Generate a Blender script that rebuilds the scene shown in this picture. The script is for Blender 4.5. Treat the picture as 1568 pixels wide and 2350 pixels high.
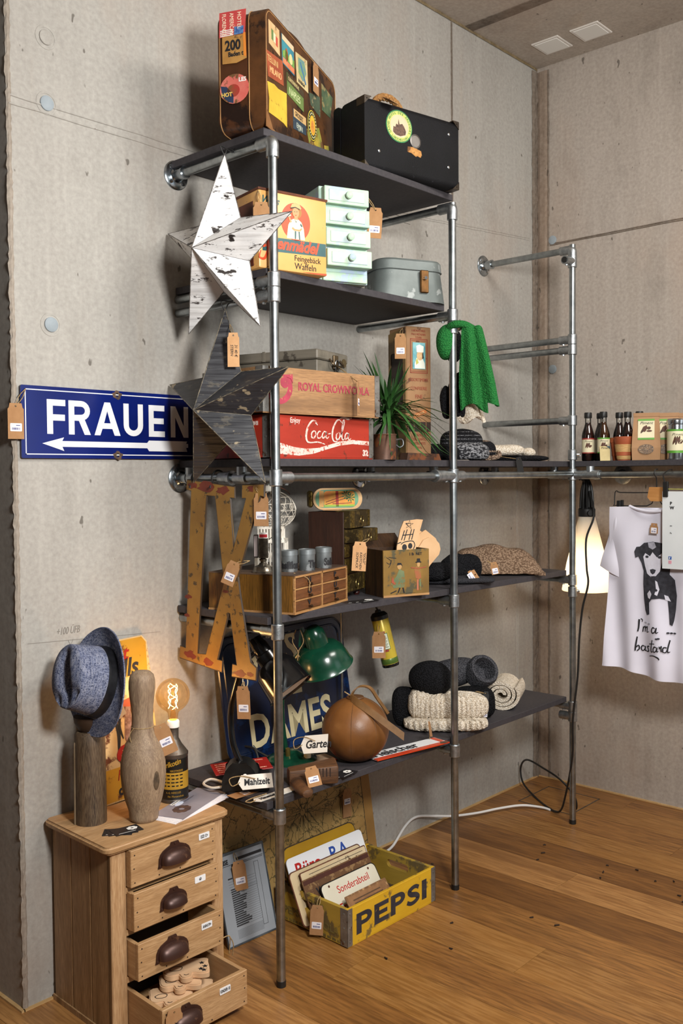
import bpy, bmesh, math, random
from mathutils import Matrix, Vector, noise
from math import pi, sin, cos, radians as rad
for o in list(bpy.data.objects): bpy.data.objects.remove(o)
S = bpy.context.scene
COL = S.collection
rng = random.Random(7)

# ---------------------------------------------------------------- camera
YAW, PITCH, ROLL, EYE = 0.828, -0.032, -0.0084, (-4.0834, -2.4374, 1.5)
fw = Vector((sin(YAW)*cos(PITCH), cos(YAW)*cos(PITCH), sin(PITCH)))
rt = Vector((cos(YAW), -sin(YAW), 0)); up = rt.cross(fw)
r2 = rt*cos(ROLL) + up*sin(ROLL); u2 = up*cos(ROLL) - rt*sin(ROLL)
cam = bpy.data.cameras.new('camera')
co = bpy.data.objects.new('camera', cam); COL.objects.link(co)
cam.sensor_fit = 'HORIZONTAL'; cam.sensor_width = 36.0
cam.lens = 2174.94*36.0/1568.0; cam.shift_y = -16.4/1568.0
cam.clip_start = 0.05; cam.clip_end = 60
co.matrix_world = Matrix((( r2.x, u2.x, -fw.x, EYE[0]), (r2.y, u2.y, -fw.y, EYE[1]),
                          (r2.z, u2.z, -fw.z, EYE[2]), (0, 0, 0, 1)))
S.camera = co

# ---------------------------------------------------------------- world, lights, exposure
S.view_settings.view_transform = 'Standard'; S.view_settings.look = 'None'
S.view_settings.gamma = 1.0; S.view_settings.use_curve_mapping = False
S.view_settings.exposure = 0.0
W = bpy.data.worlds.new('shop'); S.world = W; W.use_nodes = True
bg = W.node_tree.nodes['Background']; bg.inputs[0].default_value = (1.0, 0.95, 0.9, 1); bg.inputs[1].default_value = 0.085
def area(name, loc, target, size, power, col=(1, .96, .92), sy=None):
    l = bpy.data.lights.new(name, 'AREA'); l.energy = power; l.color = col; l.size = size
    if sy: l.shape = 'RECTANGLE'; l.size_y = sy
    o = bpy.data.objects.new(name, l); COL.objects.link(o); o.location = loc
    o.rotation_euler = (Vector(target)-Vector(loc)).to_track_quat('-Z', 'Y').to_euler()
    return o
area('softbox', (-3.1, -2.45, 2.15), (-1.9, 0, 1.5), 0.34, 75, (1, .99, .965))
area('shop_ceiling_lamp', (-1.5, -2.4, 3.35), (-1.3, -1.0, 0.2), 1.1, 92, (1, .96, .9))
area('right_fill', (-1.0, -4.3, 1.8), (-.5, 0, 2.2), 1.6, 10, (.86, .94, 1))  # weak fill added to brighten right wall and ceiling, not a real window

# ---------------------------------------------------------------- node materials
def lin(h):
    h = h.lstrip('#'); v = [int(h[i:i+2], 16)/255 for i in (0, 2, 4)]
    return tuple(x/12.92 if x <= .04045 else ((x+.055)/1.055)**2.4 for x in v) + (1,)
class NB:
    def __init__(s, name):
        s.m = bpy.data.materials.new(name); s.m.use_nodes = True
        s.t = s.m.node_tree; s.b = s.t.nodes['Principled BSDF']; s.tc = s.t.nodes.new('ShaderNodeTexCoord')
    def n(s, t, **k):
        x = s.t.nodes.new('ShaderNode'+t)
        for a, v in k.items(): setattr(x, a, v)
        return x
    def l(s, a, b): s.t.links.new(a, b)
    def co(s, scale=(1, 1, 1), rot=(0, 0, 0), off=None):
        mp = s.n('Mapping'); mp.inputs['Scale'].default_value = scale; mp.inputs['Rotation'].default_value = rot
        s.l(s.tc.outputs['Object'], mp.inputs[0])
        if off is not None: s.l(off, mp.inputs['Location'])
        return mp.outputs[0]
    def noise(s, v, scale, detail=4, rough=.55, dist=0):
        x = s.n('TexNoise'); x.inputs['Scale'].default_value = scale; x.inputs['Detail'].default_value = detail
        x.inputs['Roughness'].default_value = rough; x.inputs['Distortion'].default_value = dist
        s.l(v, x.inputs['Vector']); return x.outputs[0]
    def ramp(s, f, a, b, ca=(0, 0, 0, 1), cb=(1, 1, 1, 1)):
        x = s.n('ValToRGB'); e = x.color_ramp.elements; e[0].position = a; e[1].position = b
        e[0].color = ca; e[1].color = cb; s.l(f, x.inputs[0]); return x.outputs[0]
    def mix(s, f, a, b, mode='MIX'):
        x = s.n('Mix', data_type='RGBA', blend_type=mode)
        if isinstance(f, (int, float)): x.inputs[0].default_value = f
        else: s.l(f, x.inputs[0])
        for i, v in ((6, a), (7, b)):
            if isinstance(v, tuple): x.inputs[i].default_value = v
            else: s.l(v, x.inputs[i])
        return x.outputs[2]
    def bump(s, h, st=.3, d=.01, prev=None):
        x = s.n('Bump'); x.inputs['Strength'].default_value = st; x.inputs['Distance'].default_value = d
        s.l(h, x.inputs['Height'])
        if prev is not None: s.l(prev, x.inputs['Normal'])
        s.l(x.outputs[0], s.b.inputs['Normal']); return x.outputs[0]
    def done(s, c, rough=.6, metal=0, spec=None):
        if isinstance(c, tuple): s.b.inputs['Base Color'].default_value = c
        else: s.l(c, s.b.inputs['Base Color'])
        if isinstance(rough, (int, float)): s.b.inputs['Roughness'].default_value = rough
        else: s.l(rough, s.b.inputs['Roughness'])
        s.b.inputs['Metallic'].default_value = metal
        if spec is not None: s.b.inputs['Specular IOR Level'].default_value = spec
        return s.m
CACHE = {}
def mat(c1, c2=None, rough=.6, metal=0, sc=12, wear=None, wa=.62, wsc=18, bump=.0, bsc=60, st=(1, 1, 1), spec=None):
    """plain painted / printed / metal surface: two mottled tones, optional worn patches of a third colour"""
    key = (c1, c2, rough, metal, sc, wear, wa, wsc, bump, bsc, st, spec)
    if key in CACHE: return CACHE[key]
    s = NB('surface_'+c1.strip('#')); v = s.co(st)
    f = s.ramp(s.noise(v, sc), .35, .65)
    c = s.mix(f, lin(c1), lin(c2 or c1))
    if wear: c = s.mix(s.ramp(s.noise(s.co(), wsc, 6, .65), wa-.055, wa-.005), c, lin(wear))
    if bump: s.bump(s.noise(v, bsc), bump, .004)
    CACHE[key] = s.done(c, rough, metal, spec); return CACHE[key]
def wood(c1, c2, axis='x', sc=1.0, rough=.55, c3=None, knots=0, bump=.15):
    key = ('w', c1, c2, axis, sc, rough, c3, knots)
    if key in CACHE: return CACHE[key]
    s = NB('wood_'+c1.strip('#')); k = {'x': (1.2, 14, 14), 'y': (14, 1.2, 14), 'z': (14, 14, 1.2)}[axis]
    oi = s.n('ObjectInfo'); ml = s.n('Math', operation='MULTIPLY'); ml.inputs[1].default_value = 37.0
    s.l(oi.outputs['Random'], ml.inputs[0])
    v = s.co(tuple(a*sc for a in k), off=ml.outputs[0])
    g = s.noise(v, 1.6, 5, .6, .6); fine = s.noise(s.co(tuple(a*sc*6 for a in k)), 2, 3)
    c = s.mix(s.ramp(g, .32, .68), lin(c1), lin(c2))
    c = s.mix(s.ramp(fine, .42, .62), c, s.mix(.6, c, lin(c3 or c2)))
    if c3: c = s.mix(s.ramp(s.noise(s.co(tuple(a*sc*.35 for a in k), off=ml.outputs[0]), 2.2, 3), .56, .72), c, lin(c3))
    if knots:
        vo = s.n('TexVoronoi'); vo.inputs['Scale'].default_value = knots
        kk = {'x': (.45, 1, 1), 'y': (1, .45, 1), 'z': (1, 1, .45)}[axis]
        s.l(s.co(kk, off=ml.outputs[0]), vo.inputs['Vector'])
        c = s.mix(s.ramp(vo.outputs['Distance'], .05, .1, (1, 1, 1, 1), (0, 0, 0, 1)), c, lin('#3a2412'))
    s.bump(fine, bump, .003)
    CACHE[key] = s.done(c, rough); return CACHE[key]
def knit(c1, c2, sc=160, rough=.95, bump=.8, marl=None, bands=None, el=(1, 1, 1.3)):
    key = ('k', c1, c2, sc, marl, bands)
    if key in CACHE: return CACHE[key]
    s = NB('knit_'+c1.strip('#')); v = s.co(el)
    w1 = s.n('TexWave', bands_direction='DIAGONAL'); w1.inputs['Scale'].default_value = sc/6.28; w1.inputs['Distortion'].default_value = 1.2
    w2 = s.n('TexVoronoi'); w2.inputs['Scale'].default_value = sc
    s.l(v, w1.inputs[0]); s.l(v, w2.inputs['Vector'])
    h = s.ramp(w2.outputs['Distance'], .1, .75, (1, 1, 1, 1), (0, 0, 0, 1))
    c = s.mix(h, lin(c2), lin(c1))  # shade in the gaps between stitches is put into the yarn colour
    if marl: c = s.mix(s.ramp(s.noise(s.co((1, 1, 2)), sc*.45, 3), .47, .54), c, lin(marl))
    if bands:
        z = s.n('SeparateXYZ'); s.l(s.tc.outputs['Object'], z.inputs[0])
        mu = s.n('Math', operation='MULTIPLY'); mu.inputs[1].default_value = bands[1]; s.l(z.outputs[2], mu.inputs[0])
        fr = s.n('Math', operation='FRACT'); s.l(mu.outputs[0], fr.inputs[0])
        c = s.mix(s.ramp(fr.outputs[0], bands[2], bands[2]+.06), c, s.mix(h, lin(c2), lin(bands[0])))
    s.bump(h, bump, .004)
    CACHE[key] = s.done(c, rough, 0, .15); return CACHE[key]
def concrete(name, c1, c2, dark, streak=1.0):
    s = NB(name); v = s.co()
    big = s.noise(s.co((1, 1, .35)), 1.3, 5, .6); st = s.noise(s.co((6, 6, .7)), 2.2, 7, .7, .3)
    mid = s.noise(s.co((1, 1, .6)), 6, 6, .62); fine = s.noise(v, 70, 5, .6)
    c = s.mix(s.ramp(big, .3, .7), lin(c1), lin(c2))
    c = s.mix(s.ramp(st, .50, .78), c, s.mix(.19*streak, c, lin(dark)))
    c = s.mix(s.ramp(mid, .55, .75), c, s.mix(.34*streak, c, lin(dark)))
    c = s.mix(s.ramp(s.noise(s.co((1.3, 1.3, .5)), 2.6, 7, .68, .4), .54, .72), c, s.mix(.42*max(0, streak-.5)+.1, c, lin(dark)))
    c = s.mix(s.ramp(s.noise(s.co((4, 4, .25)), 1.1, 4), .62, .75), c, s.mix(.16, c, lin('#b08a55')))
    c = s.mix(s.ramp(fine, .3, .7), s.mix(.3, c, lin(dark)), s.mix(.06, c, lin('#e6e0d6')))
    c = s.mix(s.ramp(s.noise(s.co((14, 14, .5)), 1.8, 5, .6, .2), .5, .8), c, s.mix(.09, c, lin('#efe9df')))
    c = s.mix(s.ramp(s.noise(s.co((1, 1, .5)), 1.7, 5, .6), .5, .62), c, s.mix(.16, c, lin('#b09078')))
    pit = s.ramp(s.noise(s.co((1, 1, .55)), 30, 2, .5), .712, .74)
    c = s.mix(pit, c, s.mix(.7, c, lin('#4b443c')))
    p = s.bump(s.noise(v, 9, 6, .5), .16, .01); s.bump(pit, -.5, .004, p)
    return s.done(c, .82, 0, .25)

M_WALL = concrete('concrete_wall', '#aeaba4', '#a29d96', '#746f69', .8)
M_WALLR = concrete('concrete_wall_stained', '#b5aaa0', '#a59a8e', '#70675e', 1.1)
M_CEIL = concrete('concrete_ceiling', '#bdb1a4', '#aa9e92', '#786f66', 1.0)
M_PATCH = concrete('concrete_filler', '#7d7063', '#63574c', '#3b332c', 1.3)
GALV = mat('#a9aeb0', '#8b9193', .33, 1.0, 30, bump=.03, bsc=120)
GALV2 = mat('#b7bbbd', '#989da0', .42, 1.0, 60, bump=.12, bsc=160)
CHROME = mat('#d5d8da', None, .15, 1.0)
STEEL = mat('#8f9294', '#6f7274', .4, 1.0, 25)
BLACK = mat('#141414', '#1c1b1a', .45)
BLACKMETAL = mat('#0b0b0c', '#121213', .22, 0, spec=.6)
BOARD = mat('#3a3639', '#312e32', .72, 0, 90, bump=.05, bsc=200)
CARD = mat('#a57b52', '#9b7149', .85, 0, 40, bump=.05, bsc=220)
CARDL = mat('#c79a6d', '#bd8f62', .85, 0, 40)
PAPER = mat('#e9e6ea', '#dedbe0', .7)
INK = mat('#17161a', None, .7)
PENCIL = mat('#7d766e', None, .8)
BLUEINK = mat('#3a3f78', None, .7)
TWINE = mat('#b09468', '#8a6f48', .95, 0, 200, bump=.3, bsc=400)
WHITE = mat('#e8e6e0', None, .5)
CREAM = mat('#ded3b4', '#cfc29e', .5, 0, 10)
RUST = mat('#6b3a22', '#4a2a1b', .8, 0, 20)

# ---------------------------------------------------------------- mesh helpers
FX = Matrix.Rotation(pi/2, 4, 'X')          # polygons drawn in x,z on a face that looks along -y
LX = Matrix.Rotation(-pi/2, 4, 'Z') @ FX    # on a face that looks along -x (x runs towards -y)
def nb(b): return b if b is not None else bmesh.new()
def apply(b, vs, M):
    if M is not None: bmesh.ops.transform(b, matrix=M, verts=vs)
def bx(x0, x1, y0, y1, z0, z1, bev=0, b=None, M=None, seg=1):
    t = bmesh.new(); bmesh.ops.create_cube(t, size=1)
    for v in t.verts: v.co = ((x0+x1)/2+v.co.x*(x1-x0), (y0+y1)/2+v.co.y*(y1-y0), (z0+z1)/2+v.co.z*(z1-z0))
    if bev: bmesh.ops.bevel(t, geom=t.edges[:], offset=bev, segments=seg, affect='EDGES', profile=.5)
    return join(b, t, M)
def join(b, t, M=None):
    if M is not None: t.transform(M)
    if b is None: return t
    me = bpy.data.meshes.new('tmp'); t.to_mesh(me); b.from_mesh(me); bpy.data.meshes.remove(me); t.free(); return b
def lathe(prof, n=24, b=None, M=None, closed=False):
    b = nb(b); rings = []; new = []
    for r, z in prof:
        if r < 1e-5: v = [b.verts.new((0, 0, z))]
        else: v = [b.verts.new((r*cos(2*pi*i/n), r*sin(2*pi*i/n), z)) for i in range(n)]
        rings.append(v); new += v
    for A, B in zip(rings, rings[1:]):
        if len(A) == 1 and len(B) == 1: continue
        for i in range(n):
            j = (i+1) % n
            if len(A) == 1: b.faces.new((A[0], B[j], B[i])) if False else b.faces.new((A[0], B[i], B[j]))
            elif len(B) == 1: b.faces.new((A[i], A[j], B[0]))
            else: b.faces.new((A[i], A[j], B[j], B[i]))
    if len(rings[0]) > 1 and not closed: b.faces.new(rings[0][::-1])
    if len(rings[-1]) > 1 and not closed: b.faces.new(rings[-1])
    apply(b, new, M); return b
def cyl(p, q, r, n=16, b=None, r2=None):
    p, q = Vector(p), Vector(q); d = q-p
    M = Matrix.Translation(p) @ d.to_track_quat('Z', 'Y').to_matrix().to_4x4()
    return lathe([(r, 0), (r if r2 is None else r2, d.length)], n, b, M)
def cat(pts, k=6, closed=False):
    P = [Vector(p) for p in pts]; n = len(P); out = []
    for i in range(n if closed else n-1):
        a = P[(i-1) % n] if closed or i else P[0]; p, q = P[i], P[(i+1) % n]
        d = P[(i+2) % n] if closed or i < n-2 else P[-1]
        for j in range(k):
            t = j/k; out.append(.5*((2*p)+(q-a)*t+(2*a-5*p+4*q-d)*t*t+(3*p-a-3*q+d)*t**3))
    if not closed: out.append(P[-1])
    return out
def tube(pts, r, n=8, b=None, sm=6, closed=False, M=None):
    b = nb(b); P = cat(pts, sm, closed) if sm else [Vector(p) for p in pts]; N = len(P); rings = []; new = []
    nr = None
    for i, p in enumerate(P):
        t = (P[(i+1) % N]-P[i-1]) if closed else (P[min(i+1, N-1)]-P[max(i-1, 0)])
        t = t.normalized() if t.length > 1e-9 else Vector((0, 0, 1))
        if nr is None: nr = t.orthogonal().normalized()
        nr = (nr-t*nr.dot(t)); nr = nr.normalized() if nr.length > 1e-6 else t.orthogonal().normalized()
        w = t.cross(nr); rr = r[i*len(r)//N] if isinstance(r, (list, tuple)) else r
        v = [b.verts.new(p+(nr*cos(2*pi*k/n)+w*sin(2*pi*k/n))*rr) for k in range(n)]; rings.append(v); new += v
    for i in range(N if closed else N-1):
        A, B = rings[i], rings[(i+1) % N]
        for k in range(n): b.faces.new((A[k], A[(k+1) % n], B[(k+1) % n], B[k]))
    if not closed: b.faces.new(rings[0][::-1]); b.faces.new(rings[-1])
    apply(b, new, M); return b
def prism(poly, h0, h1, b=None, M=None, holes=()):
    b0 = bmesh.new(); loops = [poly]+list(holes); tops = []
    for L in loops:
        A = [b0.verts.new((x, y, h0)) for x, y in L]; tops.append(A)
    ed = []
    for A in tops:
        for i in range(len(A)): ed.append(b0.edges.new((A[i], A[(i+1) % len(A)])))
    if holes: bmesh.ops.triangle_fill(b0, edges=ed, use_beauty=True)
    else: b0.faces.new(tops[0])
    r = bmesh.ops.extrude_face_region(b0, geom=b0.faces[:])
    for v in [g for g in r['geom'] if isinstance(g, bmesh.types.BMVert)]: v.co.z = h1
    bmesh.ops.recalc_face_normals(b0, faces=b0.faces[:])
    return join(b, b0, M)
def rrect(x0, x1, y0, y1, r, k=4):
    o = []
    for cx, cy, a in ((x1-r, y1-r, 0), (x0+r, y1-r, 90), (x0+r, y0+r, 180), (x1-r, y0+r, 270)):
        for i in range(k+1): o.append((cx+r*cos(rad(a+90*i/k)), cy+r*sin(rad(a+90*i/k))))
    return o
def oval(cx, cy, rx, ry, n=24): return [(cx+rx*cos(2*pi*i/n), cy+ry*sin(2*pi*i/n)) for i in range(n)]
def blob(c, r, nu=28, nv=16, fn=None, b=None, M=None, e=1.0):
    """closed rounded body: superellipsoid of exponent e, fn(u, v, p) may move each point"""
    b = nb(b); rows = []; new = []
    se = lambda x: math.copysign(abs(x)**e, x)
    for j in range(nv+1):
        v = -pi/2+pi*j/nv
        if j in (0, nv): ring = [(0, v)]
        else: ring = [(2*pi*i/nu, v) for i in range(nu)]
        R = []
        for u, w in ring:
            p = Vector((r[0]*se(cos(w))*se(cos(u)), r[1]*se(cos(w))*se(sin(u)), r[2]*se(sin(w))))
            if fn: p = fn(u, w, p)
            R.append(b.verts.new(p+Vector(c)))
        rows.append(R); new += R
    for A, B in zip(rows, rows[1:]):
        for i in range(nu):
            j = (i+1) % nu
            if len(A) == 1: b.faces.new((A[0], B[j], B[i]))
            elif len(B) == 1: b.faces.new((A[i], A[j], B[0]))
            else: b.faces.new((A[i], A[j], B[j], B[i]))
    bmesh.ops.recalc_face_normals(b, faces=b.faces[:])
    apply(b, new, M); return b
def sheet(fn, nu, nv, th=.003, b=None, M=None):
    t = bmesh.new(); G = [[Vector(fn(i/nu, j/nv)) for j in range(nv+1)] for i in range(nu+1)]
    def nrm(i, j):
        a = G[min(i+1, nu)][j]-G[max(i-1, 0)][j]; c = G[i][min(j+1, nv)]-G[i][max(j-1, 0)]
        n = a.cross(c); return n.normalized() if n.length > 1e-9 else Vector((0, 0, 1))
    F = [[t.verts.new(G[i][j]+nrm(i, j)*th/2) for j in range(nv+1)] for i in range(nu+1)]
    K = [[t.verts.new(G[i][j]-nrm(i, j)*th/2) for j in range(nv+1)] for i in range(nu+1)]
    for i in range(nu):
        for j in range(nv):
            t.faces.new((F[i][j], F[i+1][j], F[i+1][j+1], F[i][j+1])); t.faces.new((K[i][j], K[i][j+1], K[i+1][j+1], K[i+1][j]))
    for i in range(nu):
        t.faces.new((F[i][0], K[i][0], K[i+1][0], F[i+1][0])); t.faces.new((F[i][nv], F[i+1][nv], K[i+1][nv], K[i][nv]))
    for j in range(nv):
        t.faces.new((F[0][j], F[0][j+1], K[0][j+1], K[0][j])); t.faces.new((F[nu][j], K[nu][j], K[nu][j+1], F[nu][j+1]))
    bmesh.ops.recalc_face_normals(t, faces=t.faces[:])
    return join(b, t, M)
def strokes(lines, w, h=.0006, b=None, M=None, sm=5):
    """brush lettering: each line a list of (x, y) or (x, y, width) laid down as a flat ribbon"""
    b = nb(b)
    for L in lines:
        P = cat([(p[0], p[1], p[2] if len(p) > 2 else w) for p in L], sm) if len(L) > 2 else [Vector((p[0], p[1], p[2] if len(p) > 2 else w)) for p in L]
        l, r = [], []
        for i, p in enumerate(P):
            d = P[min(i+1, len(P)-1)]-P[max(i-1, 0)]; d.z = 0
            d = d.normalized() if d.length > 1e-9 else Vector((1, 0, 0)); n = Vector((-d.y, d.x, 0))*max(p.z, w*.15)/2
            q = Vector((p.x, p.y, 0)); l.append(q+n); r.append(q-n)
        new = []
        A = [b.verts.new((v.x, v.y, h)) for v in l]; B = [b.verts.new((v.x, v.y, h)) for v in r]; new = A+B
        for i in range(len(A)-1):
            try: b.faces.new((A[i], A[i+1], B[i+1], B[i]))
            except ValueError: pass
        apply(b, new, M)
    return b
def link(name, me, m, parent=None, loc=None, rot=None, label=None):
    o = bpy.data.objects.new(name, me); COL.objects.link(o)
    if m: me.materials.clear(); me.materials.append(m)
    if parent: o.parent = parent
    if loc: o.location = loc
    if rot: o.rotation_euler = rot
    if label: o['label'] = label
    return o
def P(parent, name, b, m, loc=None, rot=None, label=None, smooth=35):
    me = bpy.data.meshes.new(name); bmesh.ops.recalc_face_normals(b, faces=b.faces[:]) if False else None
    b.to_mesh(me); b.free()
    if smooth:
        me.polygons.foreach_set('use_smooth', [True]*len(me.polygons)); me.set_sharp_from_angle(angle=rad(smooth))
    return link(name, me, m, parent, loc, rot, label)
def tag_(o, label, cat_, group=None):
    o['label'] = label; o['category'] = cat_
    if group: o['group'] = group
    return o
def thing(name, label, cat_, loc=(0, 0, 0), rz=0, group=None, rot=None):
    o = bpy.data.objects.new(name, None); COL.objects.link(o); o.location = loc
    o.rotation_euler = rot if rot else (0, 0, rad(rz)); o.empty_display_size = .05
    return tag_(o, label, cat_, group)
def solo(name, b, m, label, cat_, loc=(0, 0, 0), rz=0, group=None, rot=None, smooth=35):
    o = P(None, name, b, m, loc, rot if rot else (0, 0, rad(rz)), None, smooth); return tag_(o, label, cat_, group)
def struct(name, b, m, parent=None, smooth=0, loc=None):
    o = P(parent, name, b, m, loc, smooth=smooth)
    if parent is None: o['kind'] = 'structure'
    return o
ROT = {'f': (pi/2, 0, 0), 'l': (pi/2, 0, -pi/2), 't': (0, 0, 0)}
def txt(parent, s, size, pos, m, face='f', bold=0, shear=0, align='LEFT', name='lettering', wx=1, ex=.0004, rot=None, sp=1, ls=1):
    """flat lettering laid on a face; its lower left (or centre) sits at pos"""
    c = bpy.data.curves.new('t', 'FONT'); c.body = s; c.size = size; c.extrude = ex; c.offset = bold; c.shear = shear
    c.align_x = align; c.resolution_u = 3; c.space_character = sp; c.space_line = ls
    t = bpy.data.objects.new('t', c); me = bpy.data.meshes.new_from_object(t)
    bpy.data.objects.remove(t); bpy.data.curves.remove(c)
    if wx != 1:
        for v in me.vertices: v.co.x *= wx
    me.name = name
    return link(name, me, m, parent, pos, rot or ROT[face])
CAMZ = -47.4                                   # the way things turn when they face the shop
def tag(label, hole, h=.1, w=.048, rz=CAMZ, tilt=(0, 0), to=None, sticker=True, lines=None, m=None, st=None):
    """cardboard price tag hanging from its punched hole; string runs to the point `to`"""
    t = thing('price_tag', label, 'price tag', hole, 0, None, (rad(tilt[0]), rad(tilt[1]), rad(rz)))
    a = w/2; c = .3*a
    P(t, 'card', prism([(-a, -h+.01), (a, -h+.01), (a, -c*1.2), (a-c*.5, -c*.6), (a-c*.9, .008), (-a+c*.9, .008), (-a+c*.5, -c*.6), (-a, -c*1.2)], -.0006, .0006, M=FX,
      holes=[oval(0, 0, .0028, .0028, 8)]), m or CARD)
    if sticker:
        y = -h*.58 if st is None else st
        k = P(t, 'sticker', prism(rrect(-a*.72, a*.72, y-.011, y+.011, .002, 2), 0.0007, .0011, M=FX), PAPER)
        b = nb(None); x = -a*.52
        while x < a*.5:
            q = rng.choice((.0008, .0013, .0018)); prism([(x, y-.007), (x+q, y-.007), (x+q, y-.001), (x, y-.001)], .0012, .0014, b, FX); x += q+rng.choice((.0008, .0014))
        prism([(a*.0, y+.004), (a*.5, y+.004), (a*.5, y+.006), (a*.0, y+.006)], .0012, .0014, b, FX)
        P(k, 'barcode', b, BLUEINK, smooth=0)
    if lines:
        for i, s in enumerate(lines): txt(t, s, .011, (-a*.45+i*.012, -.0011, -.026), INK, rot=(pi/2, pi/2, 0), name='handwriting', shear=.2)
    if to:
        q = t.matrix_basis.inverted() @ Vector(to); q2 = q*.5+Vector((.004, -.002, -.002))
        b = tube([(0, 0, .0), q2, q], .0011, 5, None, 4); tube([(0, -.001, 0), q*.5+Vector((-.005, .0, .002)), q], .0011, 5, b, 4)
        P(t, 'string', b, TWINE)
    return t
# ================================================================ the room
CEIL = 3.454
XA, XB, XC, PY = -2.195, -1.325, -0.47, -0.447
def wall_box(x0, x1, y0, y1, z0, z1): return bx(x0, x1, y0, y1, z0, z1)
wb = struct('wall_back', wall_box(-2.767, 0.3, 0, 0.9, -0.02, CEIL), M_WALL)
wr = struct('wall_right', wall_box(0, 0.3, -4.6, 0, -0.02, CEIL), M_WALLR)
struct('ceiling', wall_box(-7, 0.3, -4.6, 1.0, CEIL, CEIL+.1), M_CEIL)
struct('wall_left', wall_box(-6.8, -6.6, -1.0, 2.6, -0.02, CEIL), M_PATCH)
# crumbly edge of the wall end, rough filler in the corner
def rough_strip(x0, x1, y, z0, z1, n, amp, seed, th=.006, nx=4):
    b = bmesh.new(); G = []
    for i in range(n+1):
        row = []
        for j in range(nx+1):
            e = j in (0, nx); k = noise.noise((seed+j*1.7, i*.9, .3))
            row.append(b.verts.new((x0+(x1-x0)*j/nx+k*amp*(1 if e else .4), y+(.002 if e else -th*(.5+.8*noise.noise((seed+j*2.1, i*.53, 4)))), z0+(z1-z0)*i/n)))
        G.append(row)
    for i in range(n):
        for j in range(nx): b.faces.new((G[i][j], G[i][j+1], G[i+1][j+1], G[i+1][j]))
    return b
struct('corner_filler', rough_strip(-.052, .0, -.004, 0, CEIL-.02, 190, .007, 3, .008), M_PATCH, wb)
b = rough_strip(.004, .058, -.006, 0, CEIL-.02, 120, .002, 9, .002); b.transform(Matrix.Rotation(-pi/2, 4, 'Z'))
struct('corner_board', b, concrete('concrete_board', '#9a8878', '#877564', '#5c4c3f', 1.2), wr)
b = rough_strip(.056, .066, -.004, 0, CEIL-.02, 150, .005, 19, .004, 2); b.transform(Matrix.Rotation(-pi/2, 4, 'Z'))
struct('corner_crack', b, M_PATCH, wr)
struct('broken_edge', rough_strip(-2.769, -2.752, -.001, 0, CEIL, 260, .005, 13, .004, 3), concrete('concrete_broken', '#a99d90', '#94897c', '#5e564d', 1.2), wb)
def ridge(parent, pts, w=.022, h=.003, m=M_WALL, name='formwork_joint'):
    b = bmesh.new(); (p, q, axis) = pts; n = 60
    for s in (-.5, .5):
        A = []
        for i in range(n+1):
            t = i/n; k = noise.noise((t*21, s*7, p[2]))*.0025
            c = Vector(p)*(1-t)+Vector(q)*t
            hz = Vector((0, 0, 1)) if axis == 'h' else Vector((1, 0, 0)) if parent is wb else Vector((0, 1, 0))
            out = Vector((0, -1, 0)) if parent is wb else Vector((-1, 0, 0))
            A.append([b.verts.new(c+hz*(s*w+k+d)+out*o) for d, o in ((-.004, -.002), (-.0015, h), (.0015, h), (.004, -.002))])
        for u, v in zip(A, A[1:]):
            for k in range(3): b.faces.new((u[k], v[k], v[k+1], u[k+1]))
    bmesh.ops.recalc_face_normals(b, faces=b.faces[:])
    struct(name, b, m, parent)
ridge(wb, ((-2.76, 0, 2.535), (-1.0, 0, 2.535), 'h'))
ridge(wb, ((-1.32, 0, 2.535), (-.08, 0, 2.625), 'h'), .01, .002)
ridge(wb, ((-.705, 0, 2.62), (-.705, 0, CEIL), 'v'), .006, .003, M_PATCH)
ridge(wb, ((-.19, 0, .0), (-.19, 0, 2.45), 'v'), .012, .002)
ridge(wr, ((0, -.07, 2.60), (0, -2.5, 2.60), 'h'), .006, .003, M_PATCH)
struct('ceiling_joint', bx(-.61, -.55, -2.6, 0, CEIL-.003, CEIL+.01), M_PATCH)
b = rough_strip(-2.7, .0, -.002, 0, .014, 2, .0, 5, .004, 120); b.transform(Matrix.Translation((0, 0, CEIL-.013)))
struct('ceiling_edge', b, concrete('concrete_edge', '#8a7650', '#6f5f45', '#3d342a', 1.2), wb)
PLUG = mat('#99a2a8', '#8b959b', .6, 0, 20)
for x, z, s in ((-2.644, 2.7365, 1), (-2.645, 2.553, 0), (-2.644, 1.9326, 0)):
    struct('wall_plug', lathe([(.021, -.003), (.021, .004), (.017, .006)], 20, None, Matrix.Translation((x, 0, z)) @ FX), M_WALL if s else PLUG, wb, 30)
    struct('plug_ring', lathe([(.027, -.002), (.027, .001), (.033, .0012), (.034, -.002)], 24, None, Matrix.Translation((x, 0, z)) @ FX), M_WALL, wb, 30)
for y, z in ((-.083, 2.619), (-.0825, 2.0)):
    struct('wall_plug', lathe([(.021, -.003), (.021, .004), (.017, .006)], 20, None, Matrix.Translation((0, y, z)) @ LX), PLUG, wr, 30)
# pencil marks of the builders on the back wall
b = strokes([[(-2.735, 1.033), (-2.34, 1.012), (-2.28, 1.009)], [(-2.607, 1.027), (-2.599, 1.012), (-2.591, 1.028)]], .0014, .0006, None, FX, 2)
struct('pencil_line', b, PENCIL, wb)
t = txt(wb, '+100 ÜFB', .03, (-2.645, -.0006, 1.045), PENCIL, wx=.62, shear=.3, name='pencil_note'); 
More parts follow.
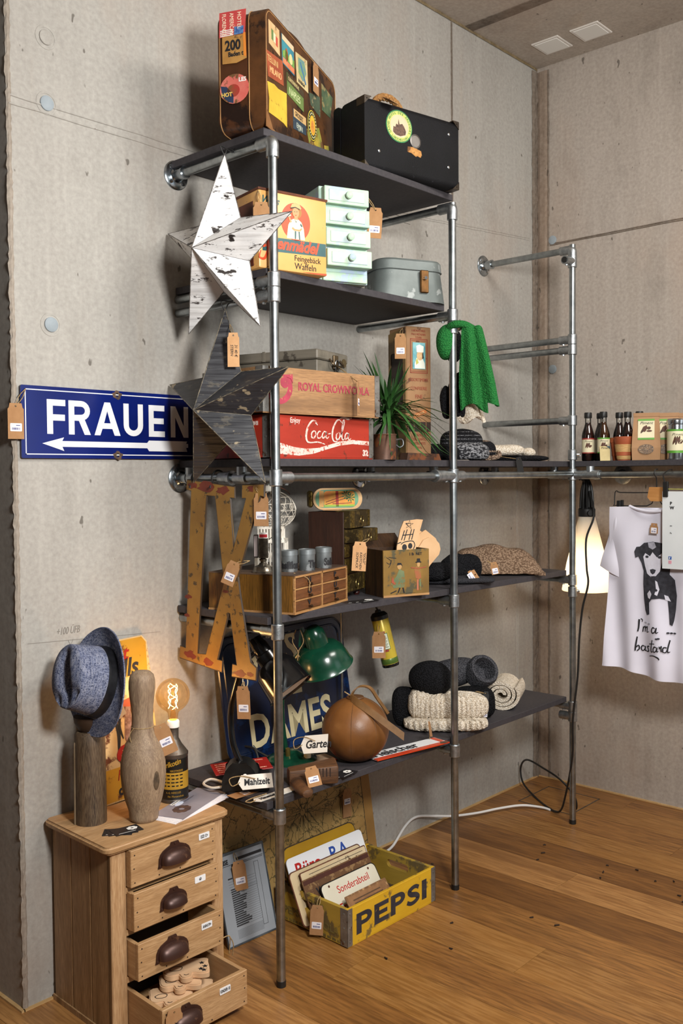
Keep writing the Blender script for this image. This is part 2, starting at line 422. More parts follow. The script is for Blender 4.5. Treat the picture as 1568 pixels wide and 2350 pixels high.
# oak floor, plank by plank
oakm = [wood('#a1703a', '#7c5127', 'y', .55, .42, '#573819', 2.2, .06), wood('#b5854f', '#976838', 'y', .55, .4, '#784f28', 1.6, .06),
        wood('#8f602f', '#6f4822', 'y', .55, .42, '#533317', 2.6, .06), wood('#946530', '#724b22', 'y', .55, .42, '#a87a44', 2.0, .06)]
fl = struct('floor', bx(-7, .3, -4.6, 2.6, -.06, -.02), mat('#3a2413', None, .8))
joints = {-2: [-.9], -1: [-1.3], 0: [-2.0], 1: [-.715], 2: [-2.2], 3: [-.02, -2.4], 4: [-.915], 5: [-2.1], 6: [-.53], 7: [-1.9], 8: [-1.3], 9: [-2.0]}
tone = {-3: 3, -2: 0, -1: 3, 0: 2, 1: 1, 2: 2, 3: 0, 4: 3, 5: 0, 6: 3, 7: 0, 8: 1, 9: 0, 10: 1}
for k in range(-4, 20):
    x1 = -.72-.192*k; x0 = x1-.192; x1 = min(x1, -.002)
    if x1-x0 < .01: continue
    cuts = [1.8 if x0 < -2.767 else -.002]+sorted(joints.get(k, [-.4-((k*.77) % 1.6)]), reverse=True)+[-4.5]
    for i, (a, c) in enumerate(zip(cuts, cuts[1:])):
        if a-c < .02: continue
        L = a-c
        o = P(fl, 'plank', bx(-(x1-x0)/2+.0005, (x1-x0)/2-.0005, -L/2+.0005, L/2-.0005, -.02, 0), oakm[tone.get(k, (k*5) % 4)], ((x0+x1)/2, (a+c)/2, 0), smooth=0)
b = bx(-2.77, 0, -.008, 0, 0, .006); bx(-.008, 0, -2.8, 0, 0, .006, b=b); bx(-2.778, -2.767, -.008, .9, 0, .006, b=b)
struct('trim_1', b, wood('#c9a878', '#b8935f', 'x', 1, .6), None)
# hatch let into the oak floor
t = thing('floor_hatch', 'square floor hatch with a thin metal rim at the foot of the far post', 'hatch', (-.25, -.257, 0))
b = bmesh.new()
for q in ((-.135, .135, .129, .134), (-.135, .135, -.134, -.129), (-.135, -.13, -.134, .134), (.13, .135, -.134, .134)): bx(*q, -.001, .0012, b=b)
P(t, 'rim', b, STEEL); P(t, 'lid', bx(-.13, .13, -.129, .129, -.001, .0006), oakm[3])
# crumbs of dry plant on the floor
b = bmesh.new(); rq = random.Random(9)
for x, y in ((-1.334, -.774), (-1.333, -.859), (-.84, -.78), (-.782, -.761), (-.743, -.868), (-.792, -.963), (-.749, -1.012), (-.897, -.793), (-.757, -.485), (-.908, -.534), (-.837, -.514), (-1.692, -.694), (-1.543, -.591), (-1.869, -.579), (-1.209, -.252), (-.853, -1.077), (-.887, -1.102)):
    tube([(x, y, .002), (x+rq.uniform(-.006, .006), y+rq.uniform(-.006, .006), .004), (x+rq.uniform(-.012, .012), y+rq.uniform(-.01, .01), .002)], .0025, 5, b, 1)
o = solo('dry_crumbs', b, mat('#2a1c12', None, .9), 'tiny dark dry plant crumbs scattered on the oak floor', 'crumbs'); o['kind'] = 'stuff'
# square ceiling panels
for y, lb in ((-.189, 'square white ceiling panel nearest the corner'), (-.383, 'square white ceiling panel farther out from the corner')):
    t = thing('ceiling_panel', lb, 'ceiling panel', (-.188, y, CEIL), 0, 'white panels on the ceiling')
    P(t, 'frame', bx(-.07, .07, -.068, .068, -.007, 0, .002), mat('#d8d2ca', None, .6)); P(t, 'face', bx(-.058, .058, -.056, .056, -.009, -.006, .001), WHITE)

# ================================================================ the pipe rack
R0 = .01345
rk = thing('pipe_rack', 'galvanised pipe shelving rack bolted to the concrete wall', 'rack', (XA, PY, 0))
def rp(name, b, m, smooth=35): 
    b.transform(Matrix.Translation((-XA, -PY, 0))); return P(rk, name, b, m, smooth=smooth)
def post(x, top=2.455):
    rp('post', cyl((x, PY, .012), (x, PY, top), R0, 20), GALV)
    rp('foot', cyl((x, PY, 0), (x, PY, .018), R0+.001, 20), BLACK)
def collar(x, z, dirs, h=.043, screw=None):
    """tee fitting: a sleeve on the post with sockets pointing along dirs"""
    b = lathe([(.0175, -h/2), (.019, -h/2+.002), (.019, h/2-.002), (.0175, h/2)], 24, None, Matrix.Translation((x, PY, z)))
    for dx, dy in dirs:
        p = Vector((x, PY, z)); d = Vector((dx, dy, 0))
        cyl(p, p+d*.058, .0178, 20, b)
        q = p+d*.042+Vector((0, 0, -.016)); cyl(q, q+Vector((0, 0, -.006)), .006, 6, b)
    o = rp('collar', b, GALV2)
    if screw:
        d = Vector((screw[0], screw[1], 0)); p = Vector((x, PY, z))
        s = cyl(p, p+d*.028, .0105, 14); cyl(p+d*.028, p+d*.034, .0075, 6, s); s.transform(Matrix.Translation((-XA, -PY, 0))); P(o, 'grub_screw', s, CHROME)
    return o
def arm(x, z, flange=True, elbow=False):
    rp('arm', cyl((x, PY, z), (x, -.004, z), R0, 20), GALV)
    if flange:
        b = lathe([(.046, 0), (.046, .004), (.042, .007), (.024, .009), (.02, .014), (.0185, .042), (.0205, .044), (.0205, .05), (.015, .051)], 32, None, Matrix.Translation((x, 0, z)) @ FX)
        o = rp('flange', b, mat('#b4bcc2', '#8f979d', .22, 1.0, 40))
        for k in range(4):
            a = pi/4+k*pi/2; c = (x+.034*cos(a)-XA, -.006-PY, z+.034*sin(a))
            P(o, 'screw', cyl(c, (c[0], c[1]-.005, c[2]), .006, 8), CHROME)
    if elbow:
        b = tube([(x, PY, z-.045), (x, PY, z-.012), (x, PY+.004, z-.002), (x, PY+.014, z), (x, PY+.055, z)], [.0185]*5, 20, None, 4)
        rp('elbow', b, GALV2)
for x in (XA, XB, XC): post(x)
arm(XA, 2.452, True, True); arm(XB, 2.44, True, True); arm(XC, 2.435, True, True)
for x in (XA, XC):
    for z in (2.06, 2.017): arm(x, z, False); collar(x, z, [(0, 1)])
arm(XB, 2.06, False); collar(XB, 2.06, [(0, 1)]); collar(XB, 2.016, [], screw=(.7, -.7))
collar(XC, 2.385, [(-.96, .1)], .05)
rp('dark_socket_disc', cyl((XC-.0545, PY+.0057, 2.385), (XC-.0585, PY+.0061, 2.385), .0125, 16), BLACK)  # black disc in place of the shaded mouth of an open socket
arm(XC, 1.72, False); collar(XC, 1.72, [(0, 1)])
collar(XC, 1.575, [], screw=(.6, -.8))
for x in (XA, XB, XC):
    arm(x, 1.492); collar(x, 1.492, [(0, 1), (1, 0)] if x != XB else [(0, 1), (1, 0), (-1, 0)], .048)
    for z in (1.045, .505): arm(x, z, False); collar(x, z, [(0, 1)], .045)
for z in (.995, .462): collar(XC, z, [(0, 1)] if z < .6 else [], screw=(.7, -.7) if z > .6 else None)
rp('rail', cyl((XA, PY, 1.492), (XC, PY, 1.492), R0, 20), GALV)
rp('rail', cyl((XC, PY-.0, 1.49), (XC, -2.6, 1.49), R0, 20), GALV)
b = cyl((XC, PY-.015, 1.49), (XC, PY-.13, 1.49), .0185, 20); cyl((XC, PY-.10, 1.49), (XC, PY-.125, 1.49), .0205, 20, b); rp('collar', b, GALV2)
for y in (PY, -1.9):
    rp('arm', cyl((XC, y, 1.49), (-.004, y, 1.49), R0, 16), GALV)
    b = lathe([(.046, 0), (.046, .004), (.042, .007), (.024, .009), (.02, .014), (.0185, .042), (.015, .045)], 28, None, Matrix.Translation((0, y, 1.49)) @ LX); rp('flange', b, GALV2)
def stub(x, y):
    b = cyl((x, y, 1.492), (x, y, 1.5258), .0165, 16); cyl((x, y-.026 if abs(x-XC) > .001 or y > PY else y-.026, 1.492), (x, y+.026, 1.492), .0185, 18, b); rp('stub', b, GALV2)
for y in (-.055, -.30): stub(XA, y)
for x in (XB, XC):
    for y in (-.06, -.36): stub(x, y)
stub(XC, -.53)
b = cyl((XA, -.205, 1.492), (XA, -.255, 1.492), .0195, 20); cyl((XA, -.245, 1.492), (XA, -.257, 1.492), .022, 20, b); rp('ring', b, GALV2)
b = cyl((XB-.10, PY, 1.492), (XB-.05, PY, 1.492), .0195, 20); cyl((XB-.1, PY, 1.492), (XB-.112, PY, 1.492), .022, 20, b); rp('ring', b, GALV2)

# shelf boards (lie loose on the pipes)
FE = -.427
def board(x0, x1, y0, y1, top, label, poly=None):
    solo('shelf_board', bx(x0, x1, y0, y1, top-.022, top, .0012), BOARD, label, 'shelf', group='dark grey shelf boards', smooth=0)
board(-2.215, -1.302, FE-.006, -.006, 2.491, 'dark grey shelf board at the very top, under the two suitcases')
board(-2.205, -1.347, FE, -.006, 2.096, 'dark grey shelf board under the biscuit tin and mint drawers')
b = prism([(-2.2, FE), (-.455, FE), (-.455, -2.6), (-.006, -2.6), (-.006, -.006), (-2.2, -.006)], 1.526, 1.548)
solo('shelf_board', b, BOARD, 'long dark grey shelf board at eye height, under the cola crates and the bottles', 'shelf', group='dark grey shelf boards', smooth=0)
board(-2.215, -.486, FE, -.006, 1.0865, 'dark grey shelf board under the small drawer cabinet and beige knit')
board(-2.225, -.486, FE, -.006, .546, 'lowest dark grey shelf board, under the leather ball and lamps')
T1, T2, T3, T4, T5 = 2.491, 2.096, 1.548, 1.0865, .546
# ================================================================ top shelf: two suitcases
LEATHER = mat('#4f2d18', '#38200f', .42, 0, 9, '#1e100a', .57, 9, .12, 60)
LEATHER2 = mat('#593619', '#3d2410', .45, 0, 14, '#26150a', .6, 12, .12, 60)
STITCH = mat('#a97f4e', '#8a6238', .8)
t = thing('leather_suitcase', 'old brown leather suitcase covered in travel stickers, standing on edge on the top shelf', 'suitcase', (-2.215, -.443, T1), 23.4)
w, d, h = .598, .15, .342
P(t, 'body', prism(rrect(.004, w-.004, .004, h-.004, .035, 5), -d, -.053, M=FX), LEATHER)
P(t, 'lid', prism(rrect(0, w, 0, h, .038, 5), -.052, 0, M=FX), LEATHER2)
o = rrect(.006, w-.006, .006, h-.006, .034, 5)
b = tube([(x, -.0005, z) for x, z in o], .0016, 5, None, 0, True); tube([(x, .051, z) for x, z in rrect(.0, w, .0, h, .038, 5)], .0016, 5, b, 0, True)
tube([(x, .145, z) for x, z in rrect(.004, w-.004, .004, h-.004, .035, 5)], .0018, 5, b, 0, True)
P(t, 'stitched_edge', b, STITCH)
P(t, 'corner_cap', prism([(-.001, .0), (.05, 0), (.036, .018), (.018, .036), (0, .05)], 0, .0025, M=FX), mat('#8a5f36', '#6a4524', .6))
P(t, 'handle', tube([(.22, .03, h), (.23, .03, h+.022), (.30, .03, h+.03), (.37, .03, h+.022), (.38, .03, h)], .009, 8), LEATHER2)
def stick(poly, m, face='f', y=.0, th=.0012, name='sticker'):
    if face == 'f': return P(t, name, prism(poly, -y, -y+th, M=FX), m, smooth=0)
    return P(t, name, prism([(-a, z) for a, z in poly], -y, -y+th, M=LX), m, smooth=0)
def dec(par, poly, m, off=.0014, face='f', name='print'):
    pl = poly if face == 'f' else [(-a, z) for a, z in poly]
    return P(par, name, prism(pl, off, off+.0004, M=FX if face == 'f' else LX), m, smooth=0)
OLD = '#6a4a2a'
k = stick([(.024, .31), (.102, .312), (.105, .238), (.026, .244)], mat('#d2b184', '#bb9866', .7, 0, 20, OLD, .66))
dec(k, [(.042, .292), (.056, .291), (.056, .262), (.043, .262)], mat('#5f7a45')); dec(k, [(.074, .284), (.088, .282), (.088, .256), (.075, .258)], mat('#b8463a')); dec(k, [(.057, .288), (.073, .286), (.073, .26), (.057, .261)], mat('#d9cba6'))
k = stick([(.12, .312), (.214, .311), (.219, .225), (.125, .227)], mat('#3f8d96', '#2f6f84', .6, 0, 12, OLD, .7))
dec(k, [(.121, .311), (.213, .31), (.214, .294), (.122, .296)], mat('#d3b995')); dec(k, [(.125, .264), (.15, .275), (.18, .262), (.217, .27), (.218, .246), (.126, .248)], mat('#5c8a3e', '#86a552', .6, 0, 60))
dec(k, oval(.155, .262, .012, .02, 10), mat('#a0522d')); dec(k, [(.127, .246), (.218, .245), (.218, .228), (.127, .229)], mat('#d98b62', '#c46f48')); dec(k, oval(.188, .262, .014, .016, 10), mat('#c9c389'), .0019)
k = stick([(.003, .217), (.125, .232), (.132, .162), (.019, .147)], mat('#a5542f', '#8d3f26', .6, 0, 14, OLD, .66))
txt(k, 'TELLINI', .026, (.012, -.0016, .19), mat('#c9a36a'), wx=.9, rot=(pi/2, -.08, 0), name='print'); txt(k, 'MILANO', .026, (.028, -.0016, .163), mat('#e2b37a'), wx=.9, rot=(pi/2, -.1, 0), name='print')
k = stick([(.23, .303), (.327, .314), (.336, .216), (.24, .215)], mat('#cbb98a', '#b5a06c', .6, 0, 20, OLD, .68))
dec(k, [(.25, .295), (.3, .3), (.318, .27), (.29, .235), (.252, .25)], mat('#7f9a5a', '#4b7f9c', .6, 0, 45)); dec(k, [(.262, .285), (.27, .287), (.316, .235), (.308, .232)], mat('#3c6f99'), .002)
txt(k, 'ROSSIGN', .013, (.25, -.0016, .221), INK, name='print')
stick([(.012, .131), (.06, .14), (.09, .138), (.154, .148), (.156, .048), (.13, .052), (.08, .05), (.021, .046), (.024, .09)], mat('#d6b73d', '#c29d2e', .6, 0, 10, '#8f6a20', .66, 30))
k = stick([(.159, .214), (.294, .205), (.295, .143), (.16, .15)], mat('#6f8448', '#5c7138', .6, 0, 14, OLD, .68))
dec(k, [(.16, .213), (.294, .204), (.294, .185), (.16, .19)], mat('#352a1c', '#4a3a24')); txt(k, 'CONTINENTAL', .015, (.165, -.002, .194), mat('#c8b57e'), name='print', wx=.85); txt(k, 'NAPLES', .03, (.172, -.002, .155), mat('#c7d29a'), name='print', wx=.9)
stick([(.345, .223), (.441, .243), (.444, .177), (.359, .188)], mat('#4b5a45', '#3a4636', .6, 0, 30, '#a3936c', .62, 30)); stick([(.459, .295), (.566, .286), (.541, .21), (.462, .209)], mat('#5c6f4c', '#3b4f3a', .6, 0, 24, '#8b7d52', .6))
k = stick([(.206, .124), (.312, .13), (.315, .077), (.207, .063)], mat('#34424d', '#283540', .6, 0, 30, '#9aa38e', .62)); dec(k, [(.208, .124), (.311, .13), (.312, .106), (.209, .1)], mat('#c4a06a')); txt(k, 'GROSSET', .02, (.218, -.002, .107), INK, name='print', wx=.8); txt(k, 'EMIN', .022, (.23, -.002, .075), mat('#b9c0ae'), name='print')
stick([(.32, .10), (.36, .03), (.44, .02), (.47, .09), (.43, .14)], mat('#b79a35', '#5d7a3b', .6, 0, 14, OLD, .6)); stick([(.48, .1), (.52, .11), (.54, .05), (.5, .04)], mat('#c9a63b', '#8c9440', .6))
k = stick(oval(.367, .126, .043, .05, 28), mat('#23301f', '#1c2819')); dec(k, oval(.367, .126, .04, .047, 28), mat('#d8b83e')); dec(k, oval(.367, .126, .037, .044, 28), mat('#23301f'), .002); dec(k, oval(.367, .126, .025, .031, 24), mat('#e0b93c', '#cf9a30'), .0026); dec(k, oval(.367, .122, .015, .02, 16), mat('#b5632e', '#d79a44', .6, 0, 80), .0032)
for i in range(22):
    a = i*2*pi/22; dec(k, oval(.367+.031*cos(a), .126+.0375*sin(a), .0024, .003, 6), mat('#e5d9a0'), .0027)
# end face stickers
k = stick([(.142, .338), (.058, .338), (.062, .268), (.144, .268)], mat('#c9504a', '#b93f40', .6, 0, 14, '#d9c9b0', .68), 'l', .0); k['label'] = 'red hotel sticker with a flag'
for i, s in enumerate(('HOTEL', 'AMERICAN', 'FLORENCE')): txt(k, s, .017, (-.0016, .085+.024*i, .333), mat('#ead9bd'), rot=(pi/2, pi/2, -pi/2), name='print', wx=.74 if i else .9)
dec(k, [(.066, .292), (.095, .292), (.096, .27), (.067, .27)], mat('#2c4f8d', '#5f86b5', .6, 0, 120), face='l')
for i in range(4): dec(k, [(.1, .287-i*.005), (.14, .287-i*.005), (.14, .2845-i*.005), (.1, .2845-i*.005)], WHITE, face='l')
k = stick([(.134, .268), (.062, .272), (.058, .2), (.09, .19), (.134, .192)], mat('#b98a48', '#a37437', .7, 0, 14, '#6a4a24', .64), 'l', .0)
txt(k, '200', .04, (-.0016, .125, .228), INK, 'l', .0012, name='print', wx=.82); txt(k, 'Baden t', .018, (-.0016, .115, .21), INK, 'l', .0005, name='print', wx=.85); dec(k, [(.06, .272), (.068, .272), (.066, .205), (.058, .205)], mat('#d9822f'), face='l')
k = stick(oval(.097, .118, .046, .042, 26), mat('#c65a50', '#d17a6a', .6, 0, 12, '#6a4a2a', .6), 'l', .0)
dec(k, [(.14, .13), (.135, .1), (.115, .082), (.1, .077), (.1, .1), (.12, .125)], mat('#25344f'), face='l'); dec(k, oval(.1, .113, .02, .018, 16), mat('#a82c2a', '#7a4a2a', .6, 0, 40), face='l'); txt(k, 'LES', .016, (-.002, .083, .136), WHITE, 'l', .0005, name='print'); txt(k, 'HOT', .016, (-.0022, .138, .098), mat('#d8b65a'), 'l', .0005, name='print')
tag('brown card price tag hanging over the stickers on the front of the leather suitcase', (-1.86, -.30, 2.81), .098, .05, 23.4, to=(-1.88, -.29, 2.84), st=-.05)

BLK = mat('#101013', '#0a0a0c', .6, 0, 8, '#26262b', .7, 40, .2, 220, spec=.2)
t = thing('black_suitcase', 'black cardboard suitcase with rope handle and round green hotel sticker on the top shelf', 'suitcase', (-1.745, -.405, T1), -10.6)
w, d, h = .418, .165, .233
P(t, 'body', prism(rrect(0, .125, 0, h, .02, 3), 0, w, M=Matrix.Rotation(pi/2, 4, 'Z') @ FX), BLK)
P(t, 'lid', prism(rrect(.128, d, -.0, h+.001, .012, 3), -.002, w+.002, M=Matrix.Rotation(pi/2, 4, 'Z') @ FX), BLK)
for x, z, sx, sz in ((0, h, 1, -1), (w, h, -1, -1), (w, 0, -1, 1), (0, 0, 1, 1)):
    b = prism([(x-.001*sx, z-.001*sz*-0), (x+sx*.028, z), (x+sx*.012, z+sz*.014), (x, z+sz*.026)], -.001, .0022, M=FX)
    bx(min(x-.0015*sx, x+.0015*sx), max(x-.0015*sx, x+.0015*sx), -.002, .04, min(z, z+sz*.026), max(z, z+sz*.026), .0006, b); bx(min(x, x+sx*.028), max(x, x+sx*.028), -.002, .04, z-.0015, z+.0015, .0006, b)
    cyl((x+sx*.01, -.003, z+sz*.008), (x+sx*.01, -.0045, z+sz*.008), .0022, 8, b)
    P(t, 'corner_cap', b, mat('#4a3f33', '#2e2822', .4, .6, 20))
for x, z in ((.059, .065), (.371, .182), (.369, .069)): P(t, 'stud', lathe([(.0055, 0), (.005, .002), (0, .0042)], 12, None, Matrix.Translation((x, 0, z)) @ FX), CHROME)
ROPE = mat('#a97b45', '#80582c', .9, 0, 120, bump=.4, bsc=260)
b = bmesh.new()
for ph in (0, 2.1, 4.2):
    L = []
    for i in range(46):
        s = i/45; a = pi*s; c = Vector((.145-.062*cos(a), .06, h-.008+.05*sin(a))); L.append(c+Vector((cos(a)*0, .007*cos(s*26+ph), .007*sin(s*26+ph))))
    tube(L, .0068, 6, b, 1)
P(t, 'rope_handle', b, ROPE)
GRN = mat('#2f7a45', '#256a3b'); YEL = mat('#c3c46a', '#aab45a')
k = P(t, 'hotel_sticker', prism(oval(.146, .162, .057, .053, 36), 0, .0012, M=FX), GRN)
dec(k, oval(.146, .162, .053, .049, 36), YEL); dec(k, oval(.146, .162, .04, .037, 32), mat('#d2bb9a', '#c4a988'), .002); 
s = 'GRAND HOTEL DES ARDENNES'
def ring(par, s, cx, cz, rx, rz, a0, a1, size, m, y=-.0022, flip=1):
    n = len(s)
    for i, ch in enumerate(s):
        if ch == ' ': continue
        a = a0+(a1-a0)*i/(n-1); txt(par, ch, size, (cx+rx*cos(a), y, cz+rz*sin(a)), m, rot=(pi/2, -(a-pi/2*flip), 0), align='CENTER', name='print')
ring(k, 'GRAND HOTEL DES ARDENNES', .146, .162, .0435, .04, rad(215), rad(-20), .0105, GRN)
ring(k, 'LAROCHE(LUX)', .146, .162, .051, .047, rad(232), rad(318), .0105, GRN, flip=-1)
b = prism([(.118, .14), (.12, .158), (.128, .156), (.132, .168), (.14, .165), (.142, .185), (.146, .168), (.158, .172), (.166, .164), (.174, .15), (.172, .138), (.15, .13), (.13, .132)], .0025, .003, M=FX); P(k, 'print', b, mat('#6b4f40', '#3f2d26', .7, 0, 160), smooth=0)
P(t, 'name_disc', lathe([(.0235, 0), (.0235, .002), (.02, .0035), (.019, .002), (0, .002)], 24, None, Matrix.Translation((.217, 0, .127)) @ FX), mat('#8a8580', '#6d6863', .4, .8))
P(t, 'torn_sticker', prism([(.183, .104), (.21, .106), (.243, .099), (.246, .085), (.24, .077), (.225, .08), (.22, .076), (.2, .085), (.182, .086)], 0, .001, M=FX), mat('#c08c4c', '#9c6a34', .8, 0, 50, '#6a4420', .6), smooth=0)
tag('brown card price tag laid over the top edge of the black suitcase', (-1.645, -.418, T1+.241), .06, .045, -10, (-62, 12), to=(-1.61, -.385, T1+.255), st=-.035)

# ================================================================ second shelf
TIN = mat('#dba763', '#d29b55', .38, 0, 5, '#4a2f1c', .70, 55)
t = thing('biscuit_tin', 'large cream and orange biscuit tin with a teal lettered band on the second shelf', 'tin', (-2.222, -.415, T2), -12)
w, d, h = .237, .17, .226
P(t, 'body', bx(0, w, 0, d, 0, h, .006, seg=2), TIN)
P(t, 'rim', tube([(0, 0, h), (w, 0, h), (w, d, h), (0, d, h)], .004, 6, None, 0, True), RUST)
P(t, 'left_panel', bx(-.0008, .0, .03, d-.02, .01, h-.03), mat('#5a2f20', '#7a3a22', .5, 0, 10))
TEAL = mat('#2f5a5c', '#264c50', .45, 0, 20, '#caa86c', .72, 50); ORG = mat('#d1491f', '#c23f1a', .45)
dec(t, oval(.126, .147, .051, .055, 36), ORG, 0, name='orange_disc')
dec(t, [(.012, .05), (.012, .092), (w-.004, .096), (w-.004, .058)], TEAL, 0, name='teal_band')
txt(t, 'Jausenmädel', .047, (-.008, -.0006, .062), ORG, bold=.0016, shear=.35, wx=.9, name='lettering')
b = strokes([[(.012, .1, .003), (.028, .11, .006), (.034, .07, .009), (.02, .03, .008), (.002, .03, .005), (.006, .05, .003)]], .006, .0009, None, FX); P(t, 'lettering', b, ORG, smooth=0)
txt(t, 'Feingebäck', .0235, (.12, -.0006, .034), INK, name='lettering', wx=.9); txt(t, 'Waffeln', .0265, (.121, -.0006, .01), INK, name='lettering', wx=.92)
txt(t, 'Wars', .032, (.006, -.0006, .186), TEAL, shear=.45, name='lettering', wx=.85, bold=.0008)
dec(t, [(.19, 0.002), (w-.002, .002), (w-.002, .008), (.15, .004)], ORG, 0, name='orange_foot')
# plain figure of a woman in a cap and apron on the orange disc
SK = mat('#c98f62'); LINE = mat('#37342f'); HAIR = mat('#a8763c', '#8f6230'); APR = mat('#ecdcb8', '#e0cda4')
f = dec(t, [(.094, .096), (.1, .135), (.108, .15), (.12, .156), (.134, .156), (.146, .148), (.154, .13), (.158, .097)], APR, .0006, name='printed_figure')
for pl, m, o in ((oval(.13, .176, .017, .018, 18), HAIR, .0008), (oval(.126, .174, .0115, .0145, 18), SK, .0012), ([(.121, .162), (.132, .162), (.134, .154), (.12, .154)], SK, .001), ([(.107, .186), (.112, .197), (.124, .203), (.138, .2), (.146, .188), (.14, .184), (.124, .189), (.11, .183)], mat('#c2a873', '#b1965f'), .0016),
                 ([(.107, .186), (.114, .188), (.124, .1905), (.14, .186), (.14, .184), (.124, .188), (.11, .183)], LINE, .002), ([(.094, .166), (.106, .17), (.11, .163), (.1, .158)], APR, .001), ([(.1, .158), (.106, .158), (.112, .145), (.106, .142)], SK, .0012), ([(.12, .156), (.127, .148), (.134, .156), (.13, .152), (.127, .144), (.123, .152)], TEAL, .0014),
                 ([(.112, .126), (.12, .121), (.14, .121), (.148, .128), (.146, .132), (.138, .126), (.122, .126), (.115, .131)], SK, .0014), ([(.122, .12), (.127, .12), (.126, .097), (.122, .097)], TEAL, .0014), ([(.135, .12), (.139, .12), (.141, .097), (.137, .097)], TEAL, .0014), ([(.141, .14), (.147, .134), (.149, .138), (.143, .145)], TEAL, .0014),
                 (oval(.122, .176, .0014, .0012, 8), LINE, .0018), (oval(.13, .177, .0014, .0012, 8), LINE, .0018), ([(.122, .167), (.13, .168), (.126, .1645)], ORG, .0018)): dec(f, pl, m, o)
tag('brown card price tag hanging on the left edge of the cream biscuit tin', (-2.225, -.43, 2.27), .095, .046, CAMZ, to=(-2.222, -.415, 2.315))

MINT = mat('#a9c2b2', '#95b1aa', .6, 0, 14, '#98a9bb', .56, 22); MINT2 = mat('#b3cbb0', '#9cbaa6', .6, 0, 16, '#9fb0c0', .6, 20)
t = thing('mint_drawer_chest', 'little mint green chest of small drawers on the second shelf', 'chest of drawers', (-1.962, -.41, T2), -22)
w, d, h = .166, .13, .292
b = bx(0, w, .008, d, 0, h, .002); P(t, 'carcass', b, MINT)
for i in range(5):
    z1 = h-.004-i*.0645; z0 = max(z1-.052, .002); pull = (.018, .022, .028, .036, .004)[i]; x0 = .008
    if z1-z0 < .02: z0 = .003
    dr = P(t, 'drawer', bx(x0, w-.006, -pull, .1, z0, z1, .0018), MINT2)
    if i < 4:
        P(dr, 'drawer_panel', bx(x0+.014, w-.022, -pull-.0022, -pull+.001, z0+.009, z1-.009, .0015), mat('#a7b6bf', '#b9cdb6', .6, 0, 26))
        P(dr, 'knob', lathe([(.006, 0), (.007, .006), (.0115, .011), (.011, .017), (.005, .021), (0, .0215)], 18, None, Matrix.Translation((w/2+.002, -pull-.002, (z0+z1)/2)) @ FX), MINT2)
tag('brown card price tag hanging on the right edge of the mint drawer chest', (-1.775, -.475, 2.335), .098, .046, -44, (0, 4), to=(-1.81, -.47, 2.372), st=-.06)

ZINC = mat('#6f7674', '#5b6260', .5, .35, 8, '#8e9391', .66, 14, .1, 80)
t = thing('grey_metal_case', 'dull grey metal case with curved sides and a brass clasp on the second shelf', 'case', (-1.60, -.345, T2), -24)
def case(z0, z1, s0, s1): 
    b = bmesh.new(); R = []
    for z, s in ((z0, s0), (z1, s1)):
        R.append([b.verts.new((.13+(x-.13)*s, .085+(y-.085)*s, z)) for x, y in rrect(0, .262, 0, .17, .055, 8)])
    n = len(R[0])
    for i in range(n): b.faces.new((R[0][i], R[0][(i+1) % n], R[1][(i+1) % n], R[1][i]))
    b.faces.new(R[0][::-1]); b.faces.new(R[1]); return b
P(t, 'body', case(0, .115, 1.06, .95), ZINC); b = case(.108, .139, .985, .97); join(b, case(.139, .146, .97, .92)); P(t, 'lid', b, ZINC)
P(t, 'rim', tube([(.13+(x-.13)*.985, .085+(y-.085)*.985, .109) for x, y in rrect(0, .262, 0, .17, .055, 8)], .002, 5, None, 0, True), ZINC)
c = P(t, 'clasp', bx(.15, .182, -.012, -.002, .03, .108, .003), mat('#8a6238', '#5e4226', .35, .8, 20)); P(c, 'clasp_knob', cyl((.166, -.012, .08), (.166, -.02, .08), .006, 10), CHROME)

# ================================================================ hanging stars
def star(name, label, tips, apex, m, hook):
    t = thing(name, label, 'star', (0, 0, 0)); tips = [Vector(p) for p in tips]; c = sum(tips, Vector())/5; A = Vector(apex)
    inn = []
    order = [0, 1, 2, 3, 4]
    for i in range(5):
        mid = (tips[i]+tips[(i+1) % 5])/2-c; inn.append(c+mid*.5)
    b = bmesh.new(); a = b.verts.new(A); bk = b.verts.new(c+Vector((.03, 0, 0)))
    T = [b.verts.new(p) for p in tips]; I = [b.verts.new(p) for p in inn]
    for i in range(5):
        b.faces.new((a, T[i], I[i])); b.faces.new((a, I[i-1], T[i])); b.faces.new((bk, I[i], T[i])); b.faces.new((bk, T[i], I[i-1]))
    bmesh.ops.recalc_face_normals(b, faces=b.faces[:]); P(t, 'star_body', b, m[0], smooth=0)
    # folded edges, worn through
    b = bmesh.new()
    for i in range(5):
        tube([A, tips[i]], .0012, 4, b, 0); tube([tips[i], inn[i]], .0011, 4, b, 0); tube([inn[i-1], tips[i]], .0011, 4, b, 0); tube([A, inn[i]], .0009, 4, b, 0)
    P(t, 'folded_edge', b, m[1], smooth=0)
    b = tube([tips[0]+Vector((0, 0, -.01)), tips[0]+Vector((-.012, .004, .02)), Vector(hook)+Vector((-.018, 0, .0)), Vector(hook)+Vector((0, 0, .018)), Vector(hook)+Vector((.018, 0, 0)), tips[0]+Vector((.01, -.004, .015)), tips[0]+Vector((0, 0, -.02))], .0018, 6)
    P(t, 'wire', b, BLACK); return t
